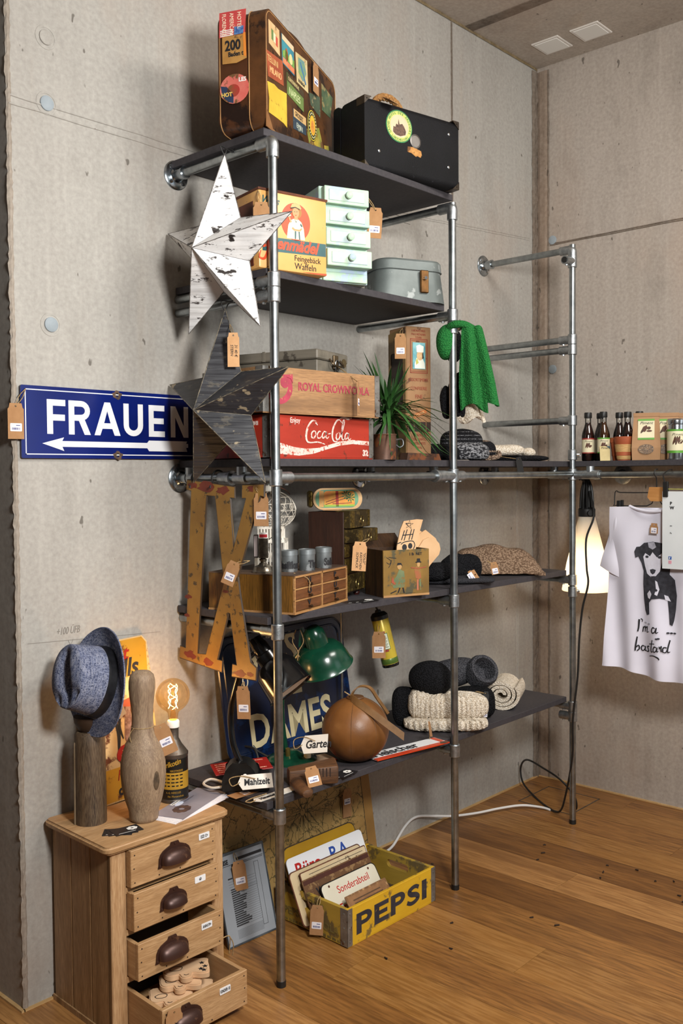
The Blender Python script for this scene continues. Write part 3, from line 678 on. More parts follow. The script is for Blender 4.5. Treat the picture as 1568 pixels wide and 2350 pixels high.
def starpaint(c1, c2, dark, edge):
    s = NB('crinkled_'+c1.strip('#')); v = s.co((1, 1, 14)); w = s.co((2, 2, 10))
    c = s.mix(s.ramp(s.noise(s.co(), 14), .35, .65), lin(c1), lin(c2))
    c = s.mix(s.ramp(s.noise(s.co((3, 3, 9)), 6, 6, .75), .575, .61), c, lin(edge)); c = s.mix(s.ramp(s.noise(s.co((1, 1, 1.6)), 16, 3, .5), .655, .675), c, lin(dark))
    s.bump(s.noise(v, 4.5, 2, .5), .6, .012); return s.done(c, .5)
star('white_star', 'large white metal star with chipped paint hanging from the top pipe', [(-2.242, -.294, 2.443), (-2.24, -.57, 2.222), (-2.242, -.44, 1.922), (-2.242, -.115, 1.935), (-2.24, -.016, 2.258)],
     (-2.362, -.285, 2.15), (starpaint('#e9e7e5', '#d6d5d4', '#241d1a', '#4a4442'), mat('#8c8680', '#2c2623', .6, 0, 90)), (XA, -.294, 2.452))
star('black_star', 'large black metal star with scratched edges hanging below the white star', [(-2.242, -.288, 1.992), (-2.24, -.552, 1.80), (-2.244, -.455, 1.478), (-2.244, -.131, 1.478), (-2.24, -.014, 1.787)],
     (-2.36, -.28, 1.688), (starpaint('#232327', '#2c2c30', '#8d7f68', '#4c4740'), mat('#2a2927', '#8f836d', .6, 0, 60)), (XA, -.288, 2.017))
tag('pale card price tag with handwriting tied to the upper point of the black star', (-2.275, -.36, 1.902), .1, .034, CAMZ, to=(-2.235, -.30, 1.945), sticker=False, lines=('STERN', '31 40 €'), m=CARDL)
# ================================================================ third shelf: crates, tin plant, dispenser
STRAP = mat('#9c9a96', '#77736d', .45, .7, 25, '#5c3b24', .64, 40)
def crate(name, label, loc, rz, w, d, h, pm, inside, decor, hand=True, straps=True, em=None):
    t = thing(name, label, 'crate', loc, rz); th = .011
    P(t, 'front_board', bx(0, w, 0, th, .004, h, .0012), pm); P(t, 'back_board', bx(0, w, d-th, d, .004, h, .0012), pm)
    for x, nm in ((0, 'end_board'), (w-.014, 'end_board')):
        hole = [rrect(d/2-.05, d/2+.05, h*.58, h*.58+.028, .013, 4)] if hand else []
        P(t, nm, prism(rrect(th, d-th, .004, h-.001, .002, 1), x, x+.014, M=Matrix.Rotation(pi/2, 4, 'Z') @ FX, holes=hole), em or pm)
    for i in range(5): P(t, 'slat', bx(.014, w-.014, th+.002+i*(d-2*th)/5, th-.003+(i+1)*(d-2*th)/5, .004, .011), inside)
    P(t, 'base_strip', bx(.002, w-.002, .001, .006, 0, .012, .001), pm)
    if straps:
        for x in (0, w):
            for y in (0, d):
                sx = 1 if x == 0 else -1; sy = 1 if y == 0 else -1
                b = bx(min(x-.0012*sx, x+.022*sx), max(x-.0012*sx, x+.022*sx), min(y-.0012*sy, y+.0004*sy), max(y-.0012*sy, y+.0004*sy), .004, h)
                bx(min(x-.0012*sx, x+.0004*sx), max(x-.0012*sx, x+.0004*sx), min(y-.0012*sy, y+.03*sy), max(y-.0012*sy, y+.03*sy), .004, h, b=b)
                for zz in (.018, h*.5, h-.016):
                    cyl((x+.011*sx, y-.001*sy, zz), (x+.011*sx, y-.003*sy, zz), .003, 8, b); cyl((x-.001*sx, y+.015*sy, zz), (x-.003*sx, y+.015*sy, zz), .003, 8, b)
                P(t, 'corner_strap', b, STRAP, smooth=0)
    decor(t); return t
REDP = mat('#a52d19', '#902514', .55, 0, 6, '#5a2415', .655, 26, .08, 90, (.5, 2, 2)); REDDK = mat('#9d2a18', '#7e2114', .6, 0, 8, '#4a2014', .62, 18)
CHALK = mat('#dcc8bf', '#d0b3a6', .6, 0, 20, '#a5402c', .60, 90)
BROWNIN = wood('#7a5c3c', '#5e452c', 'x', 1, .7)
def coke(t):
    M = FX
    txt(t, 'Enjoy', .023, (.082, -.0006, .108), CHALK, wx=.84, bold=.0003)
    L = [[(.197, .109, .002), (.188, .117, .004), (.172, .114, .006), (.155, .092, .008), (.149, .068, .008), (.155, .053, .006), (.17, .05, .004), (.2, .052, .004), (.232, .046, .003)],   # C with its tail
         [(.183, .086, .004), (.174, .08, .005), (.172, .068, .006), (.181, .064, .005), (.19, .072, .005), (.19, .083, .004), (.183, .086, .003)],
         [(.213, .084, .003), (.206, .085, .004), (.198, .076, .005), (.199, .066, .005), (.21, .065, .003), (.218, .072, .003)],
         [(.237, .083, .003), (.228, .085, .004), (.22, .074, .005), (.223, .065, .005), (.233, .071, .004), (.239, .084, .004), (.236, .07, .005), (.241, .064, .004), (.25, .07, .002)],
         [(.247, .078, .003), (.258, .08, .003)],
         [(.309, .115, .003), (.298, .124, .004), (.284, .118, .006), (.27, .098, .007), (.265, .075, .007), (.27, .058, .005), (.283, .055, .003), (.294, .062, .002)],
         [(.293, .084, .004), (.285, .078, .005), (.283, .066, .006), (.291, .061, .005), (.299, .069, .005), (.3, .081, .004), (.293, .084, .003)],
         [(.303, .07, .003), (.316, .098, .004), (.322, .12, .004), (.316, .122, .004), (.31, .095, .005), (.309, .07, .006), (.314, .061, .004), (.322, .066, .003)],
         [(.339, .081, .003), (.331, .083, .004), (.324, .073, .005), (.326, .063, .005), (.336, .069, .004), (.342, .082, .004), (.339, .068, .005), (.344, .061, .004), (.352, .067, .002)],
         [(.30, .128, .003), (.32, .131, .006), (.34, .128, .007), (.356, .131, .003)], [(.19, .112, .005), (.2, .104, .003)]]
    P(t, 'lettering', strokes(L, .005, .0012, None, M), CHALK, smooth=0)
    dec(t, [(.002, .052), (.04, .047), (.1, .035), (.15, .031), (.2, .034), (.25, .044), (.3, .056), (.36, .062), (.45, .058), (.45, .045), (.36, .049), (.3, .043), (.24, .03), (.18, .016), (.12, .010), (.06, .013), (.002, .018)], CHALK, 0.0002, name='white_wave')
    txt(t, '32', .026, (.408, -.0006, .012), CHALK, bold=.0014, wx=1.05)
    dec(t, [(.05, .100), (.29, .100), (.29, .114), (.05, .112)], CHALK, .0002, 'l', 'white_wave')
crate('cola_crate', 'red wooden cola crate with white script, lower of the two stacked crates', (-2.187, -.415, T3), 0, .462, .30, .131, REDP, BROWNIN, coke)
PINE = wood('#ab835a', '#916b45', 'x', 2, .6, '#75563a'); PINKINK = mat('#a6364a', '#8f3040', .7, 0, 30, '#b08050', .66, 80)
def rc(t):
    h = .138
    o = dec(t, oval(.062, .077, .052, .05, 36), PINKINK, .0002, name='printed_emblem'); dec(o, oval(.056, .083, .040, .040, 30), PINE, .0008); dec(o, [(.05, .112), (.114, .112), (.114, .128), (.05, .128)], PINE, .0012)
    dec(o, [(.056, .112), (.114, .117), (.114, .09), (.106, .104), (.09, .108)], PINKINK, .0015); dec(o, oval(.083, .092, .017, .017, 20), PINKINK, .0016)
    txt(t, "ROYAL CROWN'COLA", .034, (.135, -.0008, .072), PINKINK, bold=.0007, wx=.86)
    dec(t, [(.02, .0), (.05, .09), (.048, .092), (.018, .002)], BROWNIN, .0001, name='scratch')
crate('cola_crate', 'bare pine cola crate with pink lettering, upper of the two stacked crates', (-2.222, -.424, T3+.132), -3.5, .485, .29, .136, PINE, BROWNIN, rc)
# grey tool case on the crates
t = thing('grey_tool_case', 'low grey green wooden case with a metal clasp lying on the pine crate', 'case', (-1.955, -.385, T3+.269), 14.4)
GREYW = mat('#6d665a', '#575248', .6, 0, 8, '#3c362e', .66, 14, .1, 60, (3, .4, 3))
P(t, 'body', bx(0, .2, 0, .345, 0, .042, .003), GREYW); P(t, 'lid', bx(-.002, .202, -.002, .347, .044, .075, .004), GREYW); P(t, 'lid_batten', bx(-.0035, .0, .19, .2, .044, .077), GREYW)
k = P(t, 'clasp', bx(.095, .125, -.009, -.002, .02, .064, .002), mat('#6b5a44', '#4a3d2e', .4, .7)); P(k, 'ring', tube([(.11+.014*cos(a), -.012, .03+.018*sin(a)) for a in [i*2*pi/10 for i in range(10)]], .002, 5, None, 2, True), STEEL)
P(t, 'handle', tube([(.075, -.003, .05), (.08, -.018, .03), (.14, -.018, .03), (.145, -.003, .05)], .003, 6), mat('#6b5a44', '#4a3d2e', .4, .7))
P(t, 'coin_badge', lathe([(.014, 0), (.014, .003), (0, .003)], 18, None, Matrix.Translation((.172, -.002, .045)) @ FX), mat('#7a6a4a', '#5d4f38', .5, .6))
tag('brown price tag seen edge on, hanging from the tool case over the pine crate', (-1.872, -.482, 1.785), .105, .046, 35, to=(-1.85, -.375, 1.845))

# potted dracaena behind the rusty mug
t = thing('spiky_plant', 'spiky green plant with long thin leaves beside the cola crates', 'plant', (-1.565, -.345, T3))
P(t, 'pot', lathe([(.03, 0), (.036, .07), (.038, .075), (.034, .075), (.03, .06), (0, .06)], 20), mat('#4a4038', '#352d27', .6, .3))
P(t, 'stem', cyl((0, 0, .06), (.005, 0, .17), .007, 8), mat('#6b5a3a', '#52452d', .8))
LEAF = mat('#3d6631', '#244a20', .4, 0, 9); LEAF2 = mat('#2a4a22', '#1c3418', .45, 0, 9)
cam_r = Vector((.676, -.737, 0)); rl = random.Random(5)
for i in range(120):
    a = rl.uniform(0, 2*pi); el = rl.uniform(-.35, 1.35); L = rl.uniform(.15, .27)*(1 if el < 1.1 else 1.05)
    dx = Vector((cos(a)*cos(el), sin(a)*cos(el), sin(el))); base = Vector((.004*cos(a), .004*sin(a), .13+rl.random()*.06)); pts = []
    for k in range(7):
        s = k/6; p = base+dx*L*s+Vector((0, 0, -.13*s*s*cos(el))); 
        w_ = Vector((-1.565, -.345, T3))+p
        if w_.y > -.012: p.y = -.012+.345
        if w_.z < T3+.01: p.z = .01
        if w_.x < -1.705 and w_.y > -.45 and w_.z < T3+.29: p.x = -.14+.004*s
        pts.append(p)
    sd = dx.cross(Vector((0, 0, 1))); sd = sd.normalized() if sd.length > .01 else Vector((1, 0, 0)); b = bmesh.new(); R = []
    for k, p in enumerate(pts):
        wd = (.0056, .0068, .0068, .006, .0046, .003, .0004)[k]
        R.append([b.verts.new(p-sd*wd), b.verts.new(p+Vector((0, 0, -.0016 if k < 6 else 0))), b.verts.new(p+sd*wd)])
    for u, v in zip(R, R[1:]):
        for k in range(2): b.faces.new((u[k], u[k+1], v[k+1], v[k]))
    P(t, 'leaf', b, LEAF if i % 3 else LEAF2, smooth=60)
t = thing('rusty_mug', 'rusty brown metal mug with a wire handle next to the red cola crate', 'mug', (-1.655, -.405, T3), -20)
RM = mat('#6a4b3a', '#4a352b', .5, .4, 14, '#7f4a2a', .6, 24)
P(t, 'body', lathe([(.038, 0), (.0385, .08), (.04, .084), (.037, .084), (.036, .004), (0, .004)], 28), RM); P(t, 'handle', tube([(.036, -.012, .066), (.058, -.016, .068), (.062, -.016, .05), (.05, -.013, .042), (.037, -.012, .05)], .0025, 6), STEEL)
P(t, 'rim', tube([(.039*cos(a), .039*sin(a), .083) for a in [i*2*pi/16 for i in range(16)]], .002, 5, None, 2, True), RM)

# tall tin dispenser
DT = mat('#9a7450', '#866240', .5, .1, 6, '#5f402a', .64, 30); DS = mat('#8b6f43', '#75592f', .5, .1, 6, '#4f3723', .6, 18); RI = mat('#8d3a26', '#7a3322', .7)
t = thing('tin_dispenser', 'tall brown tin chocolate dispenser with red lettering and a small coloured picture', 'dispenser', (-1.413, -.305, T3), -18.8)
w, d, h = .107, .116, .482
P(t, 'body', bx(.002, w, .0, d, .0, h, .0025), DT)
P(t, 'side_panel', prism([(-d, .0), (0, .0), (0, h-.004), (-d, h-.018)], 0, .0025, M=LX, holes=[rrect(-d*.86, -.018, .2, h-.09, .01, 3)]), DS)
P(t, 'side_recess', bx(-.0005, .0022, .018, d*.86, .2, h-.09), mat('#3a2c24', '#2a201a', .7))
P(t, 'slot', bx(.003, w-.003, -.0012, .0, .105, .14), mat('#2b1a12', None, .6))
for i in range(4): P(t, 'divider', bx(.004+i*.026, .006+i*.026, -.003, 0, .105, .14), DT)
P(t, 'foot_tray', prism([(-.012, 0), (w+.03, 0), (w+.02, .024), (-.006, .028)], -.03, .02, M=FX), RM)
k = P(t, 'picture', bx(.028, .082, -.0015, 0, .33, .425), mat('#4d8f9a', '#7fb3b5', .5, 0, 30))
f = dec(k, [(.036, .332), (.036, .35), (.044, .37), (.068, .372), (.078, .352), (.08, .332)], mat('#dfe0d2'), .0018)
dec(f, oval(.058, .378, .014, .017, 18), mat('#d9b98a', '#c9a070', .6, 0, 90), .0024); dec(f, [(.044, .39), (.042, .412), (.056, .418), (.074, .412), (.073, .39)], mat('#e6e4d6'), .0026); dec(f, [(.071, .392), (.074, .37), (.068, .366), (.068, .385)], mat('#1d1a18'), .003); dec(f, [(.04, .36), (.046, .368), (.052, .352), (.042, .345)], mat('#b9b45a'), .003)
b = bmesh.new()
for q in ((.018, .092, .315, .3175), (.018, .092, .436, .4385), (.018, .0205, .315, .4385), (.0895, .092, .315, .4385), (.023, .087, .321, .3225), (.023, .087, .431, .4325)): bx(q[0], q[1], -.0012, 0, q[2], q[3], b=b)
P(t, 'red_frame', b, RI, smooth=0)
for s, z, sz in (('LABORATOIRES', .464, .0105), ('PAUL METADIER', .451, .0105), ('TOURS', .438+.002, .0105), ('ASSORTIMENT', .286, .016), ('CONFISERIE', .255, .0165), ('FINE', .224, .02), ('CROIX', .088, .013), ('COLORANTES', .073, .013), ('ENTREMETS', .058, .013), ('LAVAL', .043, .012)):
    txt(t, s, sz, (w*.5, -.0007, z), RI, align='CENTER', wx=.8)
dec(t, [(.03, .15), (.086, .172), (.09, .19), (.034, .168)], mat('#a5602e'), .0003, name='slanted_label'); txt(t, 'Escorzet', .014, (.036, -.0012, .157), mat('#d8b480'), rot=(pi/2, -.37, 0), wx=.9)
tag('brown card price tag on the left side of the tall tin dispenser', (-1.475, -.33, 1.985), .09, .04, CAMZ, to=(-1.425, -.30, 2.02))

# knitwear on the third shelf
KB = knit('#232326', '#0c0c0e', 170); KG = knit('#3a3a3e', '#1c1c1e', 230, marl='#8f8f92'); KC = knit('#ebe2d3', '#b8a994', 150, bump=.5); KGREY = knit('#5c5c61', '#303034', 170)
KBEIGE = knit('#a58a72', '#5f4a3a', 130)
def rough(amp, f, seed=0):
    def fn(u, v, p):
        k = noise.noise(p*f+Vector((seed, seed*1.7, 0))); return p*(1+amp*k)
    return fn
def flatbottom(fn, zb):
    def g(u, v, p):
        p = fn(u, v, p) if fn else p; p.z = max(p.z, zb); return p
    return g
def heap(name, label, loc, r, m, amp=.12, f=14, seed=1, rz=CAMZ, cat_='knitwear', e=.75, parts=None, zb=None):
    return solo(name, blob((0, 0, r[2]*.92), r, 40, 20, flatbottom(rough(amp, f, seed), -r[2]*.9), e=e), m, label, cat_, loc, rz)
heap('folded_knit', 'flat pile of black knitwear between the tin dispenser and the middle post', (-1.20, -.27, T3), (.085, .07, .034), KB, .16, 22, 4)
# marled beanie
t = thing('knit_hat', 'grey and white marled knit hat with a black striped crown on the long shelf', 'hat', (-1.045, -.30, T3), CAMZ)
def hatfn(u, v, p):
    p = p.copy(); p.x += .018*max(p.z, 0)/.06*0; k = noise.noise(p*16); p *= 1+.06*k; p.z = max(p.z, -.028); return p
P(t, 'brim', blob((.01, -.012, .034), (.084, .062, .038), 36, 16, hatfn, e=.7), KG)
P(t, 'crown', blob((-.012, .02, .068), (.082, .055, .058), 36, 18, rough(.06, 18, 3), e=.8), knit('#2b2b2e', '#121214', 190, bands=('#9b9ba0', 70, .80)))
heap('folded_knit', 'black knit scarf end lying under the marled knit hat', (-1.165, -.29, T3), (.06, .05, .03), KB, .15, 20, 9)
t = thing('knit_hat', 'black knit hat with beige stripes along its edge, right of the marled hat', 'hat', (-.925, -.29, T3), CAMZ)
P(t, 'crown', blob((0, 0, .04), (.062, .05, .044), 36, 16, flatbottom(rough(.08, 16, 6), -.038), e=.8), knit('#26262a', '#0f0f12', 190, bands=('#b49a84', 24, .82)))
P(t, 'edge_roll', tube([(-.045, -.035, .012), (-.01, -.05, .014), (.035, -.045, .012), (.07, -.025, .02), (.072, .0, .035)], .010, 8), knit('#b59c86', '#4a3a30', 150))
tag('long black card tag hanging over the shelf edge below the striped knit hat', (-.89, -.445, 1.554), .085, .03, -20, (0, -12), to=(-.9, -.37, 1.565), sticker=False, m=BLACK)
heap('folded_knit', 'cream knit scarf folded flat on the black one at the end of the long shelf', (-.735, -.27, T3+.024), (.09, .055, .024), KC, .14, 20, 11)
heap('folded_knit', 'flat black knit scarf under the cream scarf', (-.66, -.29, T3), (.135, .06, .0135), KB, .08, 18, 13)
solo('knit_glove', blob((0, 0, .024), (.03, .024, .02), 18, 10, rough(.2, 40, 2)), KC, 'balled cream knit end at the right tip of the cream scarf', 'knitwear', (-.63, -.33, T3+.012), CAMZ)

# knitwear hanging from the middle post
GREEN = knit('#33813f', '#1a5c2b', 190)
t = thing('green_scarf', 'bright green knit scarf draped from the bolt on the middle post', 'scarf', (XB+.01, PY-.012, 2.02), CAMZ)
def drape(w0, w1, L, x0, folds, amp, lean=0, hem=.02, seed=0):
    def fn(u, v):
        w = w0+(w1-w0)*min(1, v*1.4)**.8; x = x0+(u-.5)*w+lean*v; y = -.018+amp*sin(u*folds*pi+seed)*min(1, v*2)-.012*sin(pi*u); z = -L*v*(1-hem*sin(u*5+seed))-.012*(2*u-1)**2
        return (x, y, z)
    return fn
P(t, 'front_fall', sheet(drape(.045, .092, .285, .038, 3.2, .012, .02, .04), 28, 30, .009), GREEN, smooth=70)
P(t, 'side_fall', sheet(drape(.03, .05, .272, .068, 1.4, .010, .048, .02, 1), 18, 30, .010), GREEN, smooth=70)
P(t, 'hood_lobe', blob((-.038, .02, -.05), (.034, .04, .062), 24, 18, rough(.12, 22, 5), e=.85), GREEN, smooth=70)
P(t, 'top_fold', tube([(-.04, .012, -.008), (-.015, -.02, .004), (.02, -.026, .004), (.055, -.012, -.010)], .013, 10), GREEN, smooth=70)
t = thing('black_mitten', 'black knit mitten hanging behind the green scarf', 'mitten', (XB+.03, PY+.02, 1.78), CAMZ)
P(t, 'palm', blob((.03, .0, .0), (.05, .02, .082), 24, 16, rough(.08, 20, 2), e=.85), KB); P(t, 'thumb', blob((-.026, .03, -.012), (.02, .018, .055), 18, 12, rough(.2, 26, 13)), KB); P(t, 'cuff_edge', blob((-.02, .03, -.062), (.018, .016, .02), 18, 12, rough(.1, 20, 3)), KB)
t = thing('striped_glove', 'cream and black striped knit glove hanging below the green scarf', 'glove', (XB+.06, PY+.045, 1.735), CAMZ)
ST = knit('#cfc0ab', '#857561', 160, bands=('#1c1a1b', 26, .62))
P(t, 'cuff', sheet(lambda u, v: (.0+.09*u+.02*v, -.045+.012*sin(u*9), .03-.075*v-.012*sin(u*7)), 24, 10, .014), KC, smooth=70)
P(t, 'hand', blob((.07, -.0, .03), (.026, .02, .065), 20, 14, rough(.1, 22, 7), e=.9), ST)
t = thing('black_hat', 'black knit hat hanging behind the green scarf near the wall pipes', 'hat', (XB+.09, PY+.06, 1.965), CAMZ)
P(t, 'crown', blob((.0, .0, .0), (.035, .035, .062), 20, 14, rough(.1, 20, 8)), KB); P(t, 'strap', tube([(.02, -.02, .02), (.055, -.02, .008), (.09, -.02, -.018)], [.006]*3, 6), BLACK)
P(t, 'striped_tail', blob((.065, .0, -.15), (.03, .02, .04), 20, 12, rough(.1, 20, 9)), knit('#b9ab9b', '#4a423c', 160, bands=('#232122', 45, .5)))
# ================================================================ fourth shelf
OAKF = wood('#754724', '#573317', 'y', 3, .5); OAKS = wood('#835820', '#5f3f14', 'z', 1.6, .45, '#44300f'); EDGE = wood('#b58a58', '#93673a', 'y', 3, .6)
t = thing('drawer_cabinet', 'low wooden cabinet with six little stamped drawers on the fourth shelf', 'cabinet', (-2.2107, -.157, T4), -74)
w, d, h = .304, .352, .114
P(t, 'carcass', bx(0, w-.004, 0, d, .004, h, .001), OAKS); P(t, 'base', bx(-.001, w+.002, -.001, d+.001, 0, .006), EDGE)
b = bx(w-.004, w+.001, 0, .006, 0, h); bx(w-.004, w+.001, d-.006, d, 0, h, b=b); bx(w-.004, w+.001, 0, d, h-.006, h, b=b); bx(w-.004, w+.001, d/2-.003, d/2+.003, 0, h, b=b)
for z in (.038, .072): bx(w-.004, w+.0012, 0, d, z, z+.004, b=b)
P(t, 'front_frame', b, EDGE, smooth=0)
P(t, 'top_board', bx(0, w, 0, d, h, h+.003), mat('#5a4432', '#46352a', .55, 0, 12))
for c, (y0, y1) in enumerate(((.008, d/2-.005), (d/2+.005, d-.008))):
    for r_, z0 in enumerate((.077, .043, .009)):
        k = P(t, 'drawer', bx(w-.01, w-.0005-.001*r_*0, y0, y1, z0, z0+.028, .001), OAKF)
        s = (('H', 'O', 'V'), ('P', 'U', 'T'))[c][r_]; txt(k, s, .021, (w+.0012, (y0+y1)/2-.007, z0+.0125), INK, rot=(pi/2, 0, pi/2), bold=.0009, wx=1.35)
        P(k, 'knob', lathe([(.0025, 0), (.0028, .006), (.0052, .009), (.004, .013), (0, .014)], 12, None, Matrix.Translation((w, (y0+y1)/2, z0+.007)) @ Matrix.Rotation(pi/2, 4, 'Y')), mat('#5c4630', '#3e2f22', .3, .8))
P(t, 'twine', tube([(w-.03, .05, h+.004), (w+.004, .068, h-.01), (w+.008, .082, h-.026), (w+.006, .1, h-.042)], .0014, 5, tube([(w+.008, .082, h-.026), (w+.006, .08, h-.05)], .0014, 5)), TWINE)
ZT = mat('#8e9496', '#6c7274', .45, .7, 18, '#a9aeb0', .62, 12); TOPZ = T4+h+.003
def spice(px_, py_, s, x0, label):
    t = thing('spice_tin', label, 'tin', (px_, py_, TOPZ), CAMZ, 'lettered zinc tins'); R = .0255
    P(t, 'body', lathe([(R-.001, 0), (R, .002), (R, .062), (0, .062)], 32), ZT)
    P(t, 'lid', lathe([(R+.0012, .050), (R+.0012, .064), (R-.001, .066), (R-.002, .0645), (0, .0645)], 32), ZT)
    me = txt(t, s, .031, (0, 0, 0), INK, bold=.0012, wx=.7, ex=.0)
    for v in me.data.vertices:
        x, z = v.co.x+x0, v.co.y+.011; a = x/R; v.co = (R*1.05*sin(a), -R*1.05*cos(a), z)
    me.rotation_euler = (0, 0, 0)
spice(-2.051, -.351, 'Basilikum', -.036, 'zinc spice tin lettered Basilikum, half behind the front post')
spice(-1.99, -.367, 'Thymian', .006, 'zinc spice tin lettered Thymian, middle of the three')
spice(-1.90, -.353, 'Salbei', .002, 'zinc spice tin lettered Salbei, rightmost of the three')
# silver pedestal with match holder
t = thing('match_holder', 'silver matchbox holder on a round pedestal foot, left of the bird cage', 'holder', (-2.122, -.31, TOPZ), CAMZ)
SIL = mat('#a79f92', '#7d7568', .3, .9, 30)
P(t, 'foot', lathe([(.034, 0), (.034, .004), (.031, .007), (.028, .018), (.014, .024), (.008, .032), (.012, .04), (.006, .046), (0, .046)], 28), SIL)
P(t, 'box_holder', bx(-.012, .016, -.018, .0, .045, .105, .001), mat('#5d5548', '#3e382f', .4, .7, 60)); P(t, 'matchbox', bx(-.01, .014, -.015, .004, .07, .122, .001), WHITE)
dec(t, [(-.01, .108), (.014, .108), (.014, .117), (-.01, .117)], mat('#b8202a'), .0152, name='red_band'); dec(t, [(-.01, .100), (.014, .100), (.014, .1035), (-.01, .1035)], mat('#27509a'), .0152, name='blue_band')
P(t, 'side_box', bx(-.028, -.014, -.01, .02, .045, .115, .001), mat('#3a302a', '#2a221e', .5)); P(t, 'side_paper', bx(-.0265, -.016, -.0112, -.01, .05, .112), mat('#8a7f80', '#a09490', .7)); P(t, 'ring', tube([(.018, -.009, .1), (.03, -.009, .108), (.034, -.009, .095), (.026, -.009, .085)], .0014, 5), SIL)
# bird cage
t = thing('bird_cage', 'white wire bird cage with scroll dome and turquoise tip, behind the front post', 'cage', (-2.025, -.245, TOPZ), CAMZ)
WW = mat('#ded8cc', '#c9c0b0', .55, 0, 40, '#3b8a95', .70, 26)
b = bmesh.new(); f = lambda x0, x1, y0, y1, z0, z1: bx(x0, x1, y0, y1, z0, z1, b=b)
f(-.05, .05, -.05, .05, .0, .006); f(-.05, .05, -.05, .05, .085, .095); f(-.042, .042, -.042, .042, .128, .136)
for s in (-1, 1):
    for q in (-1, 1): f(s*.047-.003, s*.047+.003, q*.047-.003, q*.047+.003, 0, .095)
P(t, 'frame', b, WW, smooth=0)
b = bmesh.new()
for s in (-1, 1):
    for i in range(9):
        x = -.042+.0105*i; bx(x-.0012, x+.0012, s*.047-.0012, s*.047+.0012, .0, .09, b=b); bx(s*.047-.0012, s*.047+.0012, x-.0012, x+.0012, .0, .09, b=b)
        bx(x*.9-.003, x*.9+.003, s*.04-.003, s*.04+.003, .095, .128, b=b)
for s in range(4):
    for sg in (-1, 1):
        L = [(sg*(.012+.012*cos(a)*(1-a/9)), -.049, .045+.022*sin(a)*(1-a/9)) for a in [i*.7 for i in range(10)]]; tube(L, .0012, 4, b, 2, M=Matrix.Rotation(s*pi/2, 4, 'Z'))
P(t, 'bars', b, WW, smooth=0)
def domep(th, ph): return Vector((.078*cos(ph)*cos(th), .078*cos(ph)*sin(th), .185+.062*sin(ph)))
b = bmesh.new()
for ph in (-.75, -.3, .0, .35, .75): tube([domep(i*2*pi/20, ph) for i in range(20)], .0011, 4, b, 2, True)
for i in range(16): tube([domep(i*2*pi/16+.15*sin(k*.9), -.9+k*.2) for k in range(12)], .0011, 4, b, 2)
for i in range(12):
    for ph in (-.5, .15):
        th = i*2*pi/12
        tube([domep(th+.17*cos(a)*(1-a/11), ph+.24*sin(a)*(1-a/11)) for a in [k*.75 for k in range(11)]], .0011, 4, b, 1)
P(t, 'scroll_dome', b, WW, smooth=0)
P(t, 'top_ring', lathe([(.02, .243), (.026, .246), (.02, .262), (.012, .268), (.012, .262), (.02, .243)], 20), WW)
P(t, 'turquoise_tip', lathe([(.013, .266), (.012, .28), (.006, .288), (.008, .294), (.005, .3), (.006, .305), (0, .31)], 16), mat('#247c88', '#1b6472', .4))
P(t, 'hanging_wire', tube([(.02, 0, .26), (.045, 0, .25), (.06, -.01, .235)], .0012, 5), RUST)
# dark chest with brass fronted drawers
DW = wood('#3c2116', '#28150d', 'z', 2.5, .45); BRASS = mat('#4a3d22', '#352b18', .45, .55, 14, '#6e5b30', .6, 60); BR2 = mat('#8a7236', '#4c3d1e', .38, .75, 140, bump=.6, bsc=220)
t = thing('brass_drawer_chest', 'dark wooden chest with brass clad drawers and ring pulls, two drawers pulled out', 'chest of drawers', (-1.827, -.213, T4), -72)
w, d, h = .13, .165, .29
P(t, 'carcass', bx(0, w, 0, d, .018, h, .002), DW)
for x in (.015, w-.02):
    for y in (.015, d-.018): P(t, 'foot', lathe([(.008, 0), (.012, .008), (.009, .018)], 12, None, Matrix.Translation((x, y, 0))), mat('#3a1712', '#2a100c', .4))
for i, (z0, z1, o) in enumerate(((.022, .08, .004), (.084, .135, .004), (.139, .184, .004), (.188, .232, .052), (.236, h+.004, .024))):
    k = P(t, 'drawer', bx(w-.03, w+o, .002, d-.002, z0, z1, .0015), BRASS)
    P(k, 'embossed_strip', bx(w+o-.0005, w+o+.0025, .003, .033, z0+.001, z1-.001), BR2); P(k, 'embossed_strip', bx(w+o-.0005, w+o+.0025, d-.014, d-.003, z0+.001, z1-.001), BR2)
    P(k, 'ring_pull', tube([(w+o+.004, d*.55+.011*cos(a), (z0+z1)/2-.004+.014*sin(a)) for a in [q*2*pi/12 for q in range(12)]], .0014, 6, None, 2, True), mat('#a58d55', '#7d683b', .3, .9))
P(t, 'paper_slip', bx(.05, .1, .01, .055, h+.004, h+.0055), CARDL)
tag('pale card price tag with handwriting tied to the ring pull of the brass drawer chest', (-1.765, -.39, 1.272), .098, .047, -40, (0, 4), to=(-1.69, -.365, 1.285), sticker=False, lines=('SCHMUCK', 'KÄSTCHEN', '"GOLD"'), m=CARDL)
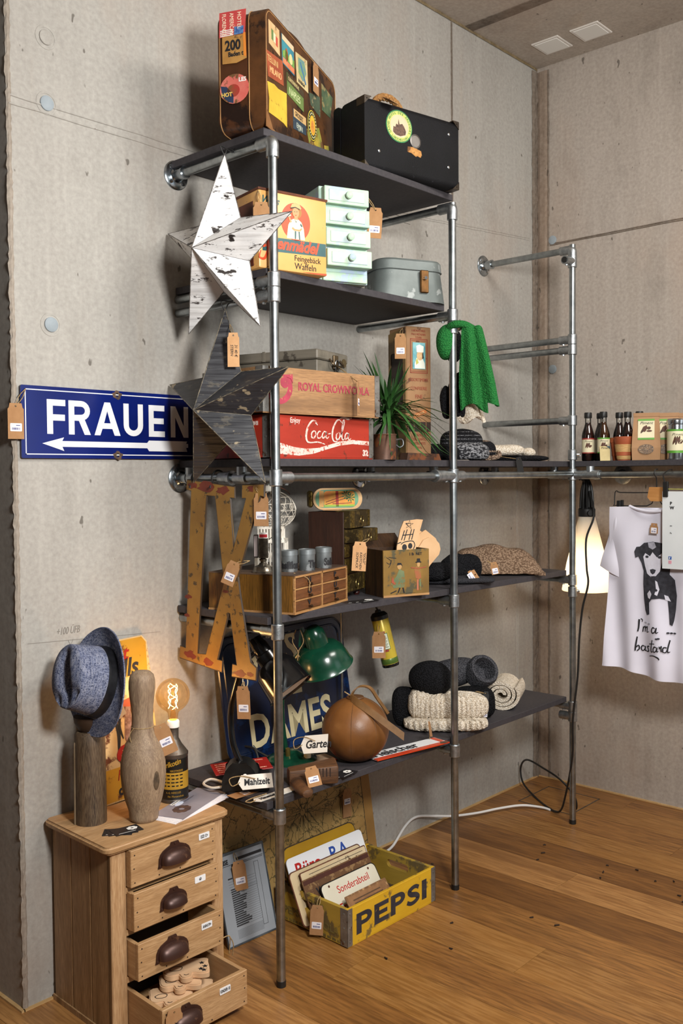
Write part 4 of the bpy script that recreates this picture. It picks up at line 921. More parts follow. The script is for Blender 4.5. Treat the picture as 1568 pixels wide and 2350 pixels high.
# little skateboard
t = thing('toy_skateboard', 'small wooden skateboard deck with a sunset palm print lying on the brass drawer chest', 'skateboard', (-1.745, -.272, T4+h+.006), -27)
DECK = mat('#cda878', '#bb925f', .5, 0, 8)
Mt = Matrix.Translation((.0, 0, .036)) @ Matrix.Rotation(rad(-4), 4, 'X')
b = prism(rrect(-.088, .088, -.036, .036, .034, 7), -.004, .004, M=Mt @ FX); k = P(t, 'deck', b, DECK)
def dp(poly, m, o=.0042, nm='print'): return P(k, nm, prism(poly, o, o+.0004, M=Mt @ FX), m, smooth=0)
dp(rrect(-.08, .074, -.03, .03, .028, 6), mat('#6f9a6b', '#4f8f7a', .5, 0, 20)); dp(rrect(-.05, .06, -.026, .026, .01, 4), mat('#e0a838', '#d8772e', .5, 0, 25), .0047); dp([(-.068, -.026), (-.052, -.028), (-.05, .027), (-.066, .027)], mat('#d0803a', '#c9a35a', .5, 0, 40), .0049); dp([(-.008, -.026), (.002, -.026), (.002, .026), (-.008, .026)], mat('#a92a1e'), .0052)
dp([(-.05, -.026), (.06, -.026), (.06, -.02), (-.05, -.02)], mat('#8fae3e'), .0052)
for (x, z, x0, z0) in ((.03, .012, -.044, -.012), (.044, .006, -.045, -.02), (.05, -.014, -.02, -.018)):
    dp([(x0, z0), (x0, z0+.0022), (x, z+.001), (x, z-.001)], mat('#6b2f1c'), .0056)
for x, z in ((.03, .012), (.044, .004)):
    for i in range(9):
        a = i*2*pi/9; dp([(x, z), (x+.014*cos(a-.16), z+.014*sin(a-.16)), (x+.018*cos(a), z+.016*sin(a)), (x+.014*cos(a+.16), z+.014*sin(a+.16))], mat('#1f6a3c'), .006)
P(t, 'side_block', bx(-.1, -.084, .0, .03, .008, .064, .006), BR2)
# printed wooden box with lid
t = thing('printed_box', 'square wooden box with a faded printed couple on its front, holding cut boards', 'box', (-1.666, -.405, T4), -20.4)
w, d, h = .18, .128, .158
PB = mat('#8a6a30', '#6f5426', .5, 0, 9, '#4f4a34', .6, 16); PBS = wood('#4a3018', '#2d1c0e', 'z', 2.5, .5, '#23150b'); RAW = wood('#b98f5e', '#9a7144', 'x', 3, .6)
P(t, 'front_board', bx(0, w, 0, .006, 0, h, .001), PB); P(t, 'left_board', bx(0, .006, .006, d, 0, h), PBS); P(t, 'right_board', bx(w-.006, w, .006, d, 0, h), PBS); P(t, 'back_board', bx(0, w, d-.006, d, 0, h), PBS); P(t, 'bottom_board', bx(.006, w-.006, .006, d-.006, 0, .006), RAW)
P(t, 'raw_edge', bx(0, w, -.0008, .004, 0, .007), RAW)
P(t, 'lid', bx(0, w*.85, 0, .006, 0, .075, .001), PBS, (.0, d-.003, h), (rad(-52), 0, 0))
FI = mat('#5a6a4c', '#6f7a55', .6, 0, 30, '#7a5a28', .6, 60)
f = dec(t, [(.04, .03), (.028, .045), (.05, .07), (.062, .095), (.08, .085), (.084, .05), (.08, .032)], FI, .0002, name='printed_couple'); dec(f, oval(.062, .103, .009, .011, 14), mat('#b08a58'), .0006); dec(f, [(.052, .106), (.055, .115), (.068, .114), (.074, .103), (.066, .108)], INK, .001); dec(f, [(.046, .04), (.034, .07), (.03, .05)], mat('#9c4a34'), .001)
for q in ([(.072, .03), (.078, .03), (.082, .012), (.078, .012)], [(.06, .03), (.066, .03), (.058, .014), (.054, .014)], [(.028, .012), (.05, .02), (.05, .023), (.026, .015)]): dec(f, q, INK, .0012)
g = dec(t, [(.125, .06), (.12, .09), (.128, .1), (.145, .098), (.148, .06), (.138, .055)], mat('#a0553a', '#8a6a34', .6, 0, 40), .0002, name='printed_couple'); dec(g, [(.13, .055), (.13, .018), (.137, .018), (.137, .055)], mat('#b0684c'), .0006); dec(g, [(.14, .055), (.14, .018), (.147, .018), (.147, .055)], FI, .0006); dec(g, oval(.137, .106, .006, .009, 12), mat('#b98f5c'), .0006); dec(g, [(.125, .115), (.13, .116), (.131, .126), (.143, .126), (.144, .116), (.149, .114), (.148, .112), (.126, .112)], INK, .001)
for s in (-1, 1): dec(g, [(.137, .09), (.137, .093), (.137+s*.03, .098), (.137+s*.03, .095)], mat('#9c4a34'), .0008)
txt(t, '1 lb  NET', .013, (.1, -.0006, .138), INK, bold=.0003); b = strokes([[(.012, .135), (.03, .12), (.02, .1)], [(.012, .118), (.024, .112), (.032, .125)], [(.02, .135), (.05, .13)]], .0022, .0005, None, FX); P(t, 'print', b, INK, smooth=0)
txt(t, '· · —— ———— · ·', .01, (.05, -.0006, .008), INK)
# cut boards standing in the box
PLY = mat('#cfa97e', '#c09669', .55, 0, 10)
def board_piece(label, x, y, rz, poly, th=.006, tilt=(-8, 10), inked=None):
    t2 = thing('cut_board', label, 'wooden board', (x, y, T4+.03), 0, 'cut wooden boards in the printed box', (rad(tilt[0]), rad(tilt[1]), rad(rz)))
    P(t2, 'blade', prism(poly, 0, th, M=FX), PLY)
    if inked: inked(t2)
    return t2
def skull(t2):
    o = .0066
    P(t2, 'drawing', strokes([[(-.012, .215), (.016, .219), (-.008, .2), (.002, .228), (.01, .2), (-.012, .215)], [(-.014, .19), (-.022, .155)], [(-.004, .195), (-.012, .155)], [(.012, .198), (.006, .16)], [(.022, .2), (.016, .162)], [(-.02, .172), (.02, .182)], [(-.036, .14), (-.022, .148)]], .0032, o, None, FX, 1), INK, smooth=0)
    dec(t2, oval(-.008, .132, .009, .011, 14), INK, o); dec(t2, oval(.013, .14, .008, .01, 14), INK, o); P(t2, 'drawing', strokes([[(-.022, .14), (-.01, .15), (.02, .158), (.03, .145), (.026, .13), (.03, .118)]], .003, o, None, FX), INK, smooth=0)
board_piece('cut wooden board with an inked star and skull, leaning in the printed box', -1.555, -.395, -28, [(-.03, .0), (.03, .0), (.035, .13), (.045, .2), (.052, .238), (.028, .236), (-.02, .222), (-.03, .19), (-.036, .13)], inked=skull)
wing = [(-.022, 0), (.02, 0), (.03, .12), (.045, .16), (.062, .19), (.05, .2), (.0, .21), (-.02, .18), (-.028, .12)]
for i, (dx, dy, rz, tl) in enumerate(((.0, .012, -24, 22), (.014, .002, -26, 27), (.026, -.008, -30, 32))):
    board_piece(('plain cut board at the back of the fan in the printed box', 'plain cut board in the middle of the fan in the printed box', 'plain rounded cut board at the front of the fan in the printed box')[i], -1.535+dx, -.375+dy, rz, wing if i < 2 else [(-.02, 0), (.03, 0), (.04, .1)]+[(.012+.04*cos(a), .15+.04*sin(a)) for a in (0, .5, 1, 1.6, 2.2, 2.8)]+[(-.03, .11)], tilt=(-6, tl))
# cards lying on shelf four
def card(label, x, y, z, rz, w=.085, d=.052, m=None, art=True, group='black and white business cards'):
    t2 = thing('business_card', label, 'card', (x, y, z), rz, group); P(t2, 'paper', bx(-w/2, w/2, -d/2, d/2, 0, .0006), m or mat('#1b1a1d', None, .5))
    if art:
        b = bmesh.new()
        for i in range(7): a = i*2*pi/7; prism(oval(.018+.010*cos(a), .004+.008*sin(a), .006, .005, 8), .0007, .0009+.00002*i, b)
        prism([(-.03, -.018), (.02, -.018), (.02, -.0165), (-.03, -.0165)], .0007, .0009, b); P(t2, 'print', b, WHITE, smooth=0)
    return t2
for i in range(3): card(('business card on the fourth shelf, bottom of the little fan by the printed box', 'business card on the fourth shelf, middle of the little fan by the printed box', 'business card on the fourth shelf, top of the little fan by the printed box')[i], -1.80+.02*i, -.392-.008*i, T4+.0008*i, -18+9*i)
# black knitwear, beige blanket
heap('folded_knit', 'rolled brown knit hat standing behind the printed box', (-1.36, -.21, T4), (.055, .04, .062), knit('#8a7365', '#5a483e', 210), .05, 14, 3, cat_='hat')
heap('folded_knit', 'pile of black knit scarves behind the middle post on the fourth shelf', (-1.26, -.28, T4+.016), (.105, .06, .034), KB, .14, 18, 21)
heap('folded_knit', 'dark grey fuzzy scarf under the pile of black scarves', (-1.175, -.345, T4), (.15, .05, .014), knit('#46464a', '#2c2c30', 260), .1, 20, 25)
heap('folded_knit', 'ruffled black scarf right of the middle post with a tag on its front', (-1.065, -.295, T4), (.082, .055, .052), KB, .2, 20, 33)
heap('folded_knit', 'rust brown knit edge behind the black scarves', (-1.21, -.13, T4), (.06, .03, .05), knit('#8a5a3a', '#4d301e', 180), .15, 22, 35)
tag('small brown tag with a barcode lying at the front of the grey fuzzy scarf', (-1.15, -.418, 1.122), .03, .05, -47, (-20, 58), st=-.018)
tag('small brown tag with a barcode standing against the ruffled black scarf', (-.99, -.395, 1.148), .05, .03, -47, (-12, -10), to=(-1.0, -.37, 1.16), st=-.027)
t = thing('beige_blanket', 'big beige knit blanket folded at the right end of the fourth shelf', 'blanket', (-.79, -.25, T4), CAMZ)
def blanket(u, v):
    x = -.175+.375*u; c = (u-.44)/.56 if u > .44 else (.44-u)/.44
    zt = .112*(1-.92*c**(3.4 if u > .44 else 4))+.006*sin(u*17)
    yy = -.088+.17*v; z = zt*(1-abs(2*v-1)**3*.93)+.004*noise.noise(Vector((u*7, v*5, 1)))
    return (x, yy-.03*u, max(z, .007))
P(t, 'folded_top', sheet(blanket, 44, 20, .012), KBEIGE, smooth=80)
P(t, 'lower_fold', blob((-.02, -.01, .03), (.16, .075, .034), 36, 14, flatbottom(rough(.08, 14, 8), -.028), e=.7), KBEIGE)
# ================================================================ hanging by the shelves
ENB = mat('#0d1f6b', '#0a1857', .18, 0, 3, spec=.6); ENW = mat('#e3e4e6', None, .25); RUSTE = mat('#5d4636', '#3f2e24', .7, 0, 60)
t = thing('enamel_sign', 'blue enamel sign with white letters FRAUEN and a white arrow on the wall', 'sign', (-2.748, -.006, 1.553))
w, h = .625, .203
P(t, 'plate', prism(rrect(0, w, 0, h, .004, 2), 0, .006, M=FX, holes=[oval(.313, h-.011, .005, .006, 12), oval(.313, .011, .005, .006, 12)]), ENB)
fr = bmesh.new()
for q in ((.012, w-.012, .010, .0128), (.012, w-.012, h-.0128, h-.010), (.012, .0148, .010, h-.010), (w-.0148, w-.012, .010, h-.010)): bx(q[0], q[1], -.0066, -.006, q[2], q[3], b=fr)
P(t, 'white_border', fr, ENW, smooth=0)
def letters(t, dx, y, z0, H, st, m):
    """block capitals F R A U E N drawn as plates"""
    def poly(pts, holes=()): return prism([(dx_+a*H, z0+c*H) for a, c in pts], -y, -y+.0006, bb, FX, [[(dx_+a*H, z0+c*H) for a, c in hh] for hh in holes])
    bb = bmesh.new(); q = .19
    dx_ = dx[0]; poly([(0, 0), (q, 0), (q, .39), (.58, .39), (.58, .57), (q, .57), (q, .82), (.6, .82), (.6, 1), (0, 1)])
    dx_ = dx[1]; arc = [(.42+.3*cos(a), .71+.29*sin(a)) for a in [pi/2-i*pi/10 for i in range(11)]]; ain = [(.42+.13*cos(a), .71+.12*sin(a)) for a in [pi/2-i*pi/8 for i in range(9)]]
    poly([(0, 0), (q, 0), (q, .41), (.34, .41), (.53, 0), (.74, 0), (.54, .44)]+arc[::-1][1:]+[(0, 1)], [[(q, .58)]+ain[::-1]+[(q, .83)]])
    dx_ = dx[2]; poly([(0, 0), (.2, 0), (.28, .2), (.63, .2), (.71, 0), (.92, 0), (.56, 1), (.36, 1)], [[(.34, .37), (.57, .37), (.455, .74)]])
    dx_ = dx[3]; o = [(.36+.36*cos(a), .34+.34*sin(a)) for a in [pi+i*pi/12 for i in range(13)]]; n_ = [(.36+.17*cos(a), .34+.165*sin(a)) for a in [2*pi-i*pi/12 for i in range(13)]]
    poly([(0, 1)]+o+[(.72, 1), (.53, 1)]+n_+[(.19, 1)])
    dx_ = dx[4]; poly([(0, 0), (.62, 0), (.62, .18), (q, .18), (q, .41), (.58, .41), (.58, .59), (q, .59), (q, .82), (.61, .82), (.61, 1), (0, 1)])
    dx_ = dx[5]; poly([(0, 0), (.18, 0), (.18, .66), (.52, 0), (.71, 0), (.71, 1), (.53, 1), (.53, .36), (.19, 1), (0, 1)])
    P(t, 'lettering', bb, m, smooth=0)
letters(t, (.079, .148, .233, .335, .427, .511), -.006, .069, .098, 0, ENW)
P(t, 'white_arrow', prism([(.063, .042), (.132, .06), (.126, .0495), (.42, .0495), (.427, .057), (.575, .057), (.571, .05), (.579, .049), (.579, .037), (.571, .036), (.575, .024), (.427, .024), (.42, .033), (.126, .033), (.132, .021)], .006, .0066, M=FX), ENW, smooth=0)
for z in (h-.012, .010): P(t, 'rust_patch', prism([(.313+(.017+.004*sin(i*2.3))*cos(a), z+(.012+.003*cos(i*1.7))*sin(a)) for i, a in enumerate([k*2*pi/14 for k in range(14)])], .006, .0068, M=FX, holes=[oval(.313, z, .0052, .0062, 10)]), RUSTE, smooth=0)
tag('brown card price tag hanging at the left end of the blue enamel sign', (-2.768, -.02, 1.695), .1, .045, -8, to=(-2.735, -.016, 1.745))

IXM = mat('#9c7430', '#866026', .5, .1, 9, '#4a3a24', .63, 40, .06, 60); IXE = mat('#4a3a2a', '#3a2c20', .6)
IXO = [(0.069, 1.487), (0.293, 1.465), (0.293, 1.433), (0.272, 1.434), (0.286, 1.28), (0.345, 1.433), (0.327, 1.433), (0.328, 1.471), (0.423, 1.473), (0.422, 1.438), (0.406, 1.441), (0.304, 1.198), (0.312, 1.147), (0.356, 0.948), (0.381, 0.934), (0.378, 0.898), (0.271, 0.895), (0.275, 0.932), (0.295, 0.931), (0.267, 1.085), (0.259, 1.086), (0.204, 0.937), (0.228, 0.936), (0.225, 0.902), (0.018, 0.921), (0.022, 0.958), (0.051, 0.955), (0.089, 1.454), (0.065, 1.457)]
IXH = [(0.161, 1.44), (0.205, 1.438), (0.237, 1.206), (0.241, 1.177), (0.151, 0.946), (0.108, 0.944)]
t = thing('roman_numeral', 'ochre metal Roman numeral IX with red worn patches hanging below the long shelf', 'metal letters', (-2.214, 0, 0), -90)
P(t, 'plate', prism(IXO, .0, .006, M=FX, holes=[IXH]), IXM, smooth=0)
P(t, 'edge', tube([(x, -.003, z) for x, z in IXO], .0034, 4, tube([(x, -.003, z) for x, z in IXH], .0034, 4, None, 0, True), 0, True), IXE, smooth=0)
RP = mat('#7c3522', '#6a2a1b', .55, .1, 20); rr = random.Random(3)
for cx, cz, s in ((.1, 1.47, .03), (.16, 1.465, .045), (.24, 1.455, .035), (.375, 1.462, .032), (.066, 1.12, .022), (.06, 1.06, .018), (.248, 1.15, .016), (.07, .935, .035), (.16, .925, .03), (.31, .91, .035), (.355, .912, .02)):
    k = 13; P(t, 'worn_patch', prism([(min(.376, max(.024, cx+s*(.5+.5*rr.random())*cos(i*2*pi/k))), cz+s*.45*(.45+.6*rr.random())*sin(i*2*pi/k)) for i in range(k)], .0061, .0066, M=FX), RP, smooth=0)
P(t, 'ceramic_ring', tube([(.33+.011*cos(a), -.004, .888+.018*sin(a)) for a in [i*2*pi/10 for i in range(10)]], .0018, 5, None, 2, True), CREAM)
for y in (-.094, -.192):
    b = tube([(-2.214, y, 1.474), (-2.222, y, 1.492), (-2.212, y, 1.510), (-2.195, y, 1.5155), (-2.178, y, 1.508), (-2.176, y, 1.485)], .003, 6)
    solo('steel_hook', tube([(-2.23, y-.001, 1.462), (-2.228, y, 1.47)], .003, 6, b), BLACK, 'black S hook over the pipe holding the %s upper bar of the ochre numeral' % ('left' if y > -.15 else 'right'), 'hook', group='black hooks on the pipe')
tag('brown card price tag hanging beside the right top of the ochre numeral', (-2.215, -.405, 1.44), .098, .044, -60, to=(-2.222, -.39, 1.466))
tag('brown card price tag at the middle of the ochre numeral before the drawer cabinet', (-2.245, -.318, 1.238), .075, .04, -60, (0, 22), to=(-2.19, -.325, 1.245), st=-.04)
tag('brown card price tag below the lower right foot of the ochre numeral', (-2.228, -.33, .867), .10, .042, -62, (0, -2), to=(-2.222, -.33, .888))
# yellow spray can
t = thing('yellow_oil_can', 'yellow and green lubricant can with a black cap hanging below the fourth shelf', 'can', (-1.452, -.20, .992), 0, None, (0, rad(-13), rad(CAMZ)))
YL = mat('#c9b13c', '#bda235', .3, .2, 8); GRB = mat('#4f6b2a', '#3f5722', .35, .2)
P(t, 'body', lathe([(.03, -.195), (.031, -.19), (.031, -.02), (.029, -.016), (0, -.016)], 32), YL); P(t, 'green_band', lathe([(.0304, -.188), (.0316, -.186), (.0316, -.168), (.0304, -.166)], 32, closed=True), GRB)
P(t, 'bottom_rim', lathe([(.0, -.194), (.026, -.194), (.03, -.199), (.032, -.194), (.031, -.188)], 32), BLACKMETAL); P(t, 'cap', lathe([(.032, -.022), (.032, -.008), (.024, .002), (.012, .004), (.01, .012), (0, .012)], 28), BLACK)
P(t, 'hook', tube([(0, 0, .01), (-.004, 0, .03), (.003, .0, .045), (.0, 0, .075)], .0035, 6), BLACK)
def curved(pts, m, nm, R=.0316):
    b = bmesh.new(); n = 8; x0, x1, z0, z1 = pts; V = [[b.verts.new((R*sin(x/.031), -R*cos(x/.031), z)) for z in (z0, z1)] for x in [x0+(x1-x0)*i/n for i in range(n+1)]]
    for u, v in zip(V, V[1:]): b.faces.new((u[0], v[0], v[1], u[1]))
    return P(t, nm, b, m)
curved((-.020, .014, -.132, -.072), GRB, 'label_border'); curved((-.018, .012, -.130, -.074), mat('#cfd6c0'), 'label', .0319)
for i in range(8): curved((-.014, .008-.004*(i % 2), -.124+i*.0055, -.1222+i*.0055), INK, 'print', .0321)
curved((-.012, .006, -.072, -.064), mat('#a13a2e', '#6a2a2a', .5, 0, 60), 'red_ornament'); curved((-.012, .006, -.14, -.132), mat('#a13a2e', '#6a2a2a', .5, 0, 60), 'red_ornament')
tag('brown card price tag hanging to the left of the yellow can', (-1.492, -.235, .925), .098, .048, CAMZ, to=(-1.452, -.2, .985))

# ================================================================ fifth shelf
t = thing('dames_sign', 'dark blue enamel sign with cream letters DE DAMES leaning on the wall behind the lamps', 'sign', (-2.065, -.075, T5), 0, None, (rad(-8.5), rad(-1), 0))
w, h = .605, .412
DB = mat('#0c1b38', '#0a1328', .25, 0, 4, '#0b2a55', .6, 5, spec=.6); CL = mat('#cfc39c', '#b8ab84', .45, 0, 8)
P(t, 'plate', prism(rrect(0, w, 0, h, .05, 8), 0, .006, M=FX), DB); P(t, 'raised_rim', tube([(x, -.006, z) for x, z in rrect(.022, w-.022, .022, h-.022, .038, 6)], .004, 6, None, 0, True), DB); P(t, 'edge', tube([(x, -.004, z) for x, z in rrect(0, w, 0, h, .05, 8)], .005, 6, None, 0, True), DB)
txt(t, 'DAMES', .155, (.095, -.0068, .034), CL, bold=.0036, wx=.83); txt(t, 'DE', .122, (.232, -.0068, .178), CL, bold=.003, wx=.86); txt(t, 'S', .15, (.115, -.0068, .288), CL, bold=.0035, wx=.83); txt(t, 'S', .15, (.305, -.0068, .288), CL, bold=.0035, wx=.83)
solo('metal_rod', cyl((0, 0, 0), (0, 0, .525), .0042, 10), STEEL, 'thin upright metal rod in front of the dark blue sign behind the leather ball', 'rod', (-1.565, -.12, T5))
# black desk lamp
BL = mat('#0a0a0b', '#111112', .16, 0, 30, spec=.7)
t = thing('black_desk_lamp', 'black enamel desk lamp with a heavy base, its shade hidden behind the front post', 'lamp', (-2.185, -.285, T5), CAMZ)
b = prism([(-.068, 0), (.076, 0), (.078, .026), (.07, .045), (.04, .045)]+[(-.012+.05*cos(a), .047+.042*sin(a)) for a in [i*pi/8 for i in range(9)]]+[(-.066, .03)], -.045, .03, M=FX); bmesh.ops.bevel(b, geom=[e for e in b.edges if e.calc_face_angle(0) > .8], offset=.004, segments=2, affect='EDGES'); P(t, 'base', b, mat('#17191a', '#0e0f10', .35, 0, 40, '#4a463f', .72, 60))
P(t, 'base_screw', lathe([(.007, 0), (.006, .003), (0, .004)], 12, None, Matrix.Translation((.004, -.03, .05)) @ FX), WHITE)
P(t, 'arm', tube([(-.012, 0, .08), (-.034, 0, .14), (-.042, .01, .22), (-.03, .01, .29), (.0, .0, .38), (.04, -.01, .425)], .0095, 12), BL)
Ml = Matrix.Translation((.066, -.01, .415)) @ Matrix.Rotation(rad(142), 4, 'Y') @ Matrix.Rotation(rad(16), 4, 'X')
P(t, 'neck', lathe([(.0, -.055), (.022, -.055), (.024, -.035), (.026, -.03), (.026, .0), (.034, .004), (.034, .03), (0, .03)], 28, None, Ml), BL)
P(t, 'shade', lathe([(.03, .028), (.05, .035), (.066, .06), (.072, .13), (.076, .136), (.074, .137), (.069, .13), (.062, .062), (.03, .034)], 36, None, Ml), BL)
P(t, 'shade_lining', lathe([(.067, .13), (.061, .064), (.03, .04), (0, .04)], 30, None, Ml), WHITE)
P(t, 'cable', tube([(-.06, .02, .012), (-.11, .06, .012), (-.13, .03, .008), (-.1, -.01, .008), (-.066, -.012, .012)], .004, 7), mat('#cfc8bc'))
# green desk lamp
GL = mat('#0f3f2c', '#0b3324', .22, 0, 20, '#6a4a2a', .74, 70, spec=.6)
t = thing('green_desk_lamp', 'dark green desk lamp with a domed shade, scratched along its top', 'lamp', (-1.885, -.185, T5), CAMZ)
P(t, 'base', lathe([(.083, 0), (.083, .008), (.074, .016), (.03, .026), (.018, .034), (0, .034)], 40), GL); P(t, 'switch', lathe([(.012, .014), (.012, .03), (.006, .032), (.005, .042), (0, .043)], 14, None, Matrix.Translation((.052, -.03, .004))), CREAM)
P(t, 'socket_screw', cyl((-.012, -.03, .02), (-.012, -.036, .05), .008, 10), mat('#a08a4a', '#7d6a38', .3, .8))
P(t, 'arm', tube([(-.02, .0, .03), (-.03, 0, .12), (-.03, 0, .22), (-.005, -.01, .31), (.05, -.03, .39)], .008, 10), GL)
Mg = Matrix.Translation((.082, -.075, .428)) @ Matrix.Rotation(rad(-16), 4, 'Y') @ Matrix.Rotation(rad(14), 4, 'X') @ Matrix.Rotation(pi, 4, 'X')
P(t, 'neck', lathe([(0, -.035), (.02, -.034), (.033, -.02), (.036, .0), (.038, .03), (0, .03)], 30, None, Mg), GL)
P(t, 'shade', lathe([(.036, .026), (.06, .036), (.078, .056), (.088, .085), (.094, .108), (.098, .112), (.096, .114), (.09, .108), (.084, .085), (.074, .06), (.036, .032)], 44, None, Mg), GL)
P(t, 'shade_lining', lathe([(.089, .106), (.083, .085), (.073, .062), (.036, .036), (0, .036)], 36, None, Mg), WHITE)
P(t, 'bracket', prism([(-.008, -.03), (.012, -.03), (.016, .02), (.008, .035), (-.004, .03)], -.008, .008, M=Matrix.Translation((.035, -.045, .42)) @ FX), GL)
P(t, 'string', tube([(.02, -.062, .448), (.009, -.075, .413), (.027, -.08, .378), (.023, -.08, .343), (.018, -.08, .308)], .0016, 5, tube([(.035, -.07, .448), (.045, -.08, .413), (.027, -.08, .378), (.035, -.08, .358)], .0016, 5)), TWINE)
P(t, 'cable', tube([(-.08, .0, .012), (-.12, .015, .03), (-.15, .03, .06), (-.19, .06, .05), (-.22, .04, .01)], .004, 7, tube([(-.17, .0, .05), (-.125, -.02, .045), (-.11, -.05, .012), (-.13, -.07, .006)], .004, 7)), BLACK)
# leather ball
LB = mat('#7d5128', '#5e3917', .42, 0, 6, '#4f2f14', .66, 8, .1, 90); LBS = mat('#6a4523', '#523418', .6)
t = thing('leather_ball', 'old brown leather exercise ball with stitched panels and a carrying strap', 'ball', (-1.745, -.345, T5), CAMZ)
bR = .112
P(t, 'panels', blob((0, 0, bR*.94), (bR, bR, bR*.96), 56, 28, lambda u, v, p: p*(1-.018*max(0, cos(u*8/1+1.2))**24*cos(v))), LB, smooth=80)
for i in range(8):
    a = (i*2*pi-1.2)/8
    P(t, 'seam', tube([(1.0*bR*.985*cos(v)*cos(a), bR*.985*cos(v)*sin(a), bR*.94+bR*.96*.99*sin(v)) for v in [-1.35+k*.3 for k in range(10)]], .0016, 5, None, 3), LBS)
P(t, 'top_cap', lathe([(.03, 0), (.028, .004), (0, .006)], 20, None, Matrix.Translation((.0, 0, bR*1.885))), LBS)
STP = mat('#7d5a33', '#64451f', .6, 0, 20)
def strap(path, wd, ax, th=.004):
    Q = cat(path, 5); n = len(Q)-1
    return sheet(lambda u, v: Q[min(n, round(u*n))]+Vector(ax)*(v-.5)*wd, n, 2, th)
P(t, 'strap_loop', strap([(-.012, -.02, .205), (-.008, -.02, .232), (.015, -.01, .25), (.05, .01, .24), (.075, .03, .2), (.1, .05, .16), (.112, .06, .14)], .022, (.35, .6, .1)), STP)
P(t, 'strap_end', strap([(-.012, -.035, .215), (.01, -.06, .206), (.06, -.085, .175), (.11, -.10, .14), (.155, -.11, .108)], .026, (.1, .25, .95)), STP)
P(t, 'twine', tube([(.0, -.02, .215), (-.02, -.02, .225), (-.036, -.02, .235)], .002, 5), TWINE)
# street name plates
ENR = mat('#c9401c', '#bb3818', .3)
t = thing('name_plate', 'white enamel plate with an orange lower edge and black lettering, right of the leather ball', 'sign', (-1.655, -.395, T5+.004), -9)
P(t, 'plate', bx(-.06, .275, -.03, .045, 0, .004, .001), ENW); P(t, 'orange_edge', bx(-.06, .275, -.034, -.014, .0005, .0045), ENR); P(t, 'orange_end', bx(.25, .272, -.01, .043, .004, .0045), ENR)
txt(t, 'Fleischer', .062, (-.045, -.006, .0046), INK, 't', .0012, wx=.92); P(t, 'rust_patch', prism([(.235, -.028), (.25, -.012), (.27, -.018), (.272, -.034), (.25, -.036)], .0047, .0052), RUSTE)
tag('brown card price tag standing on edge at the right end of the white enamel plate', (-1.392, -.385, T5+.058), .055, .04, 25, (-12, 16), to=(-1.41, -.40, T5+.01), sticker=False)
t = thing('name_plate', 'red and cream enamel plate lying half under the left side of the leather ball', 'sign', (-1.875, -.235, T5+.001), -12)
P(t, 'plate', bx(0, .1, -.045, .03, 0, .004, .001), ENR); P(t, 'cream_field', bx(.022, .1, -.025, .03, .004, .0046), mat('#c9a98a', '#b8967a', .4))
t = thing('red_notice', 'red enamel notice with rows of white text behind the black lamp base', 'sign', (-2.19, -.155, T5+.012), -22, None, (rad(14), 0, rad(-24)))
P(t, 'plate', bx(0, .19, 0, .07, 0, .004, .001), mat('#8f1f1a', '#7d1814', .35))
b = bmesh.new()
for i, L in enumerate((.16, .1, .14, .12, .16)): bx(.012, .012+L, .056-i*.0115, .061-i*.0115, .004, .0044, b=b)
P(t, 'print', b, mat('#d8a892', '#8f1f1a', .5, 0, 260), smooth=0)
# white enamel tags and paper tags
def strtag(label, loc, rz, s, L=.12, H=.045, tilt=(0, 0), paper=WHITE):
    t = thing('label_plate', label, 'label', loc, 0, None, (rad(tilt[0]), rad(tilt[1]), rad(rz)))
    P(t, 'plate', prism([(0, 0), (L, 0), (L, H), (0, H), (-.012, H*.5)], 0, .002), mat('#dcd6cc', '#cfc8bc', .5))
    txt(t, s, H*.62, (L*.06, H*.28, .0023), INK, 't', .0008, wx=.8, shear=.1)
    P(t, 'twine', tube([(-.006, H*.5, .003), (-.03, H*.3, .004), (-.035, H*.8, .004), (.0, H*.9, .006), (.04, H*.6, .01)], .0014, 5), TWINE); return t
strtag('white label plate lettered Mahlzeit leaning on the black lamp base', (-2.244, -.342, T5+.024), CAMZ+14, 'Mahlzeit', .092, .046, (48, 0))
strtag('white label plate lettered Hausmeister lying near the front post', (-2.232, -.408, T5+.001), -2, 'Hausmeister', .155, .034)
strtag('white label plate with a slanted inscription propped up on the green lamp base', (-1.93, -.285, T5+.05), -62, 'Garten', .08, .062, (52, -8))
t = thing('price_tag', 'brown card price tag lying flat on the lowest shelf left of the white labels', 'price tag', (-2.262, -.312, T5), -2)
P(t, 'card', bx(0, .098, -.02, .022, 0, .0012), CARD); P(t, 'sticker', bx(.04, .066, -.012, .014, .0012, .0017), PAPER)
b = bmesh.new()
for i in range(6): bx(.044, .062, -.009+i*.0035, -.0075+i*.0035, .0017, .0019, b=b)
P(t, 'barcode', b, BLUEINK, smooth=0)
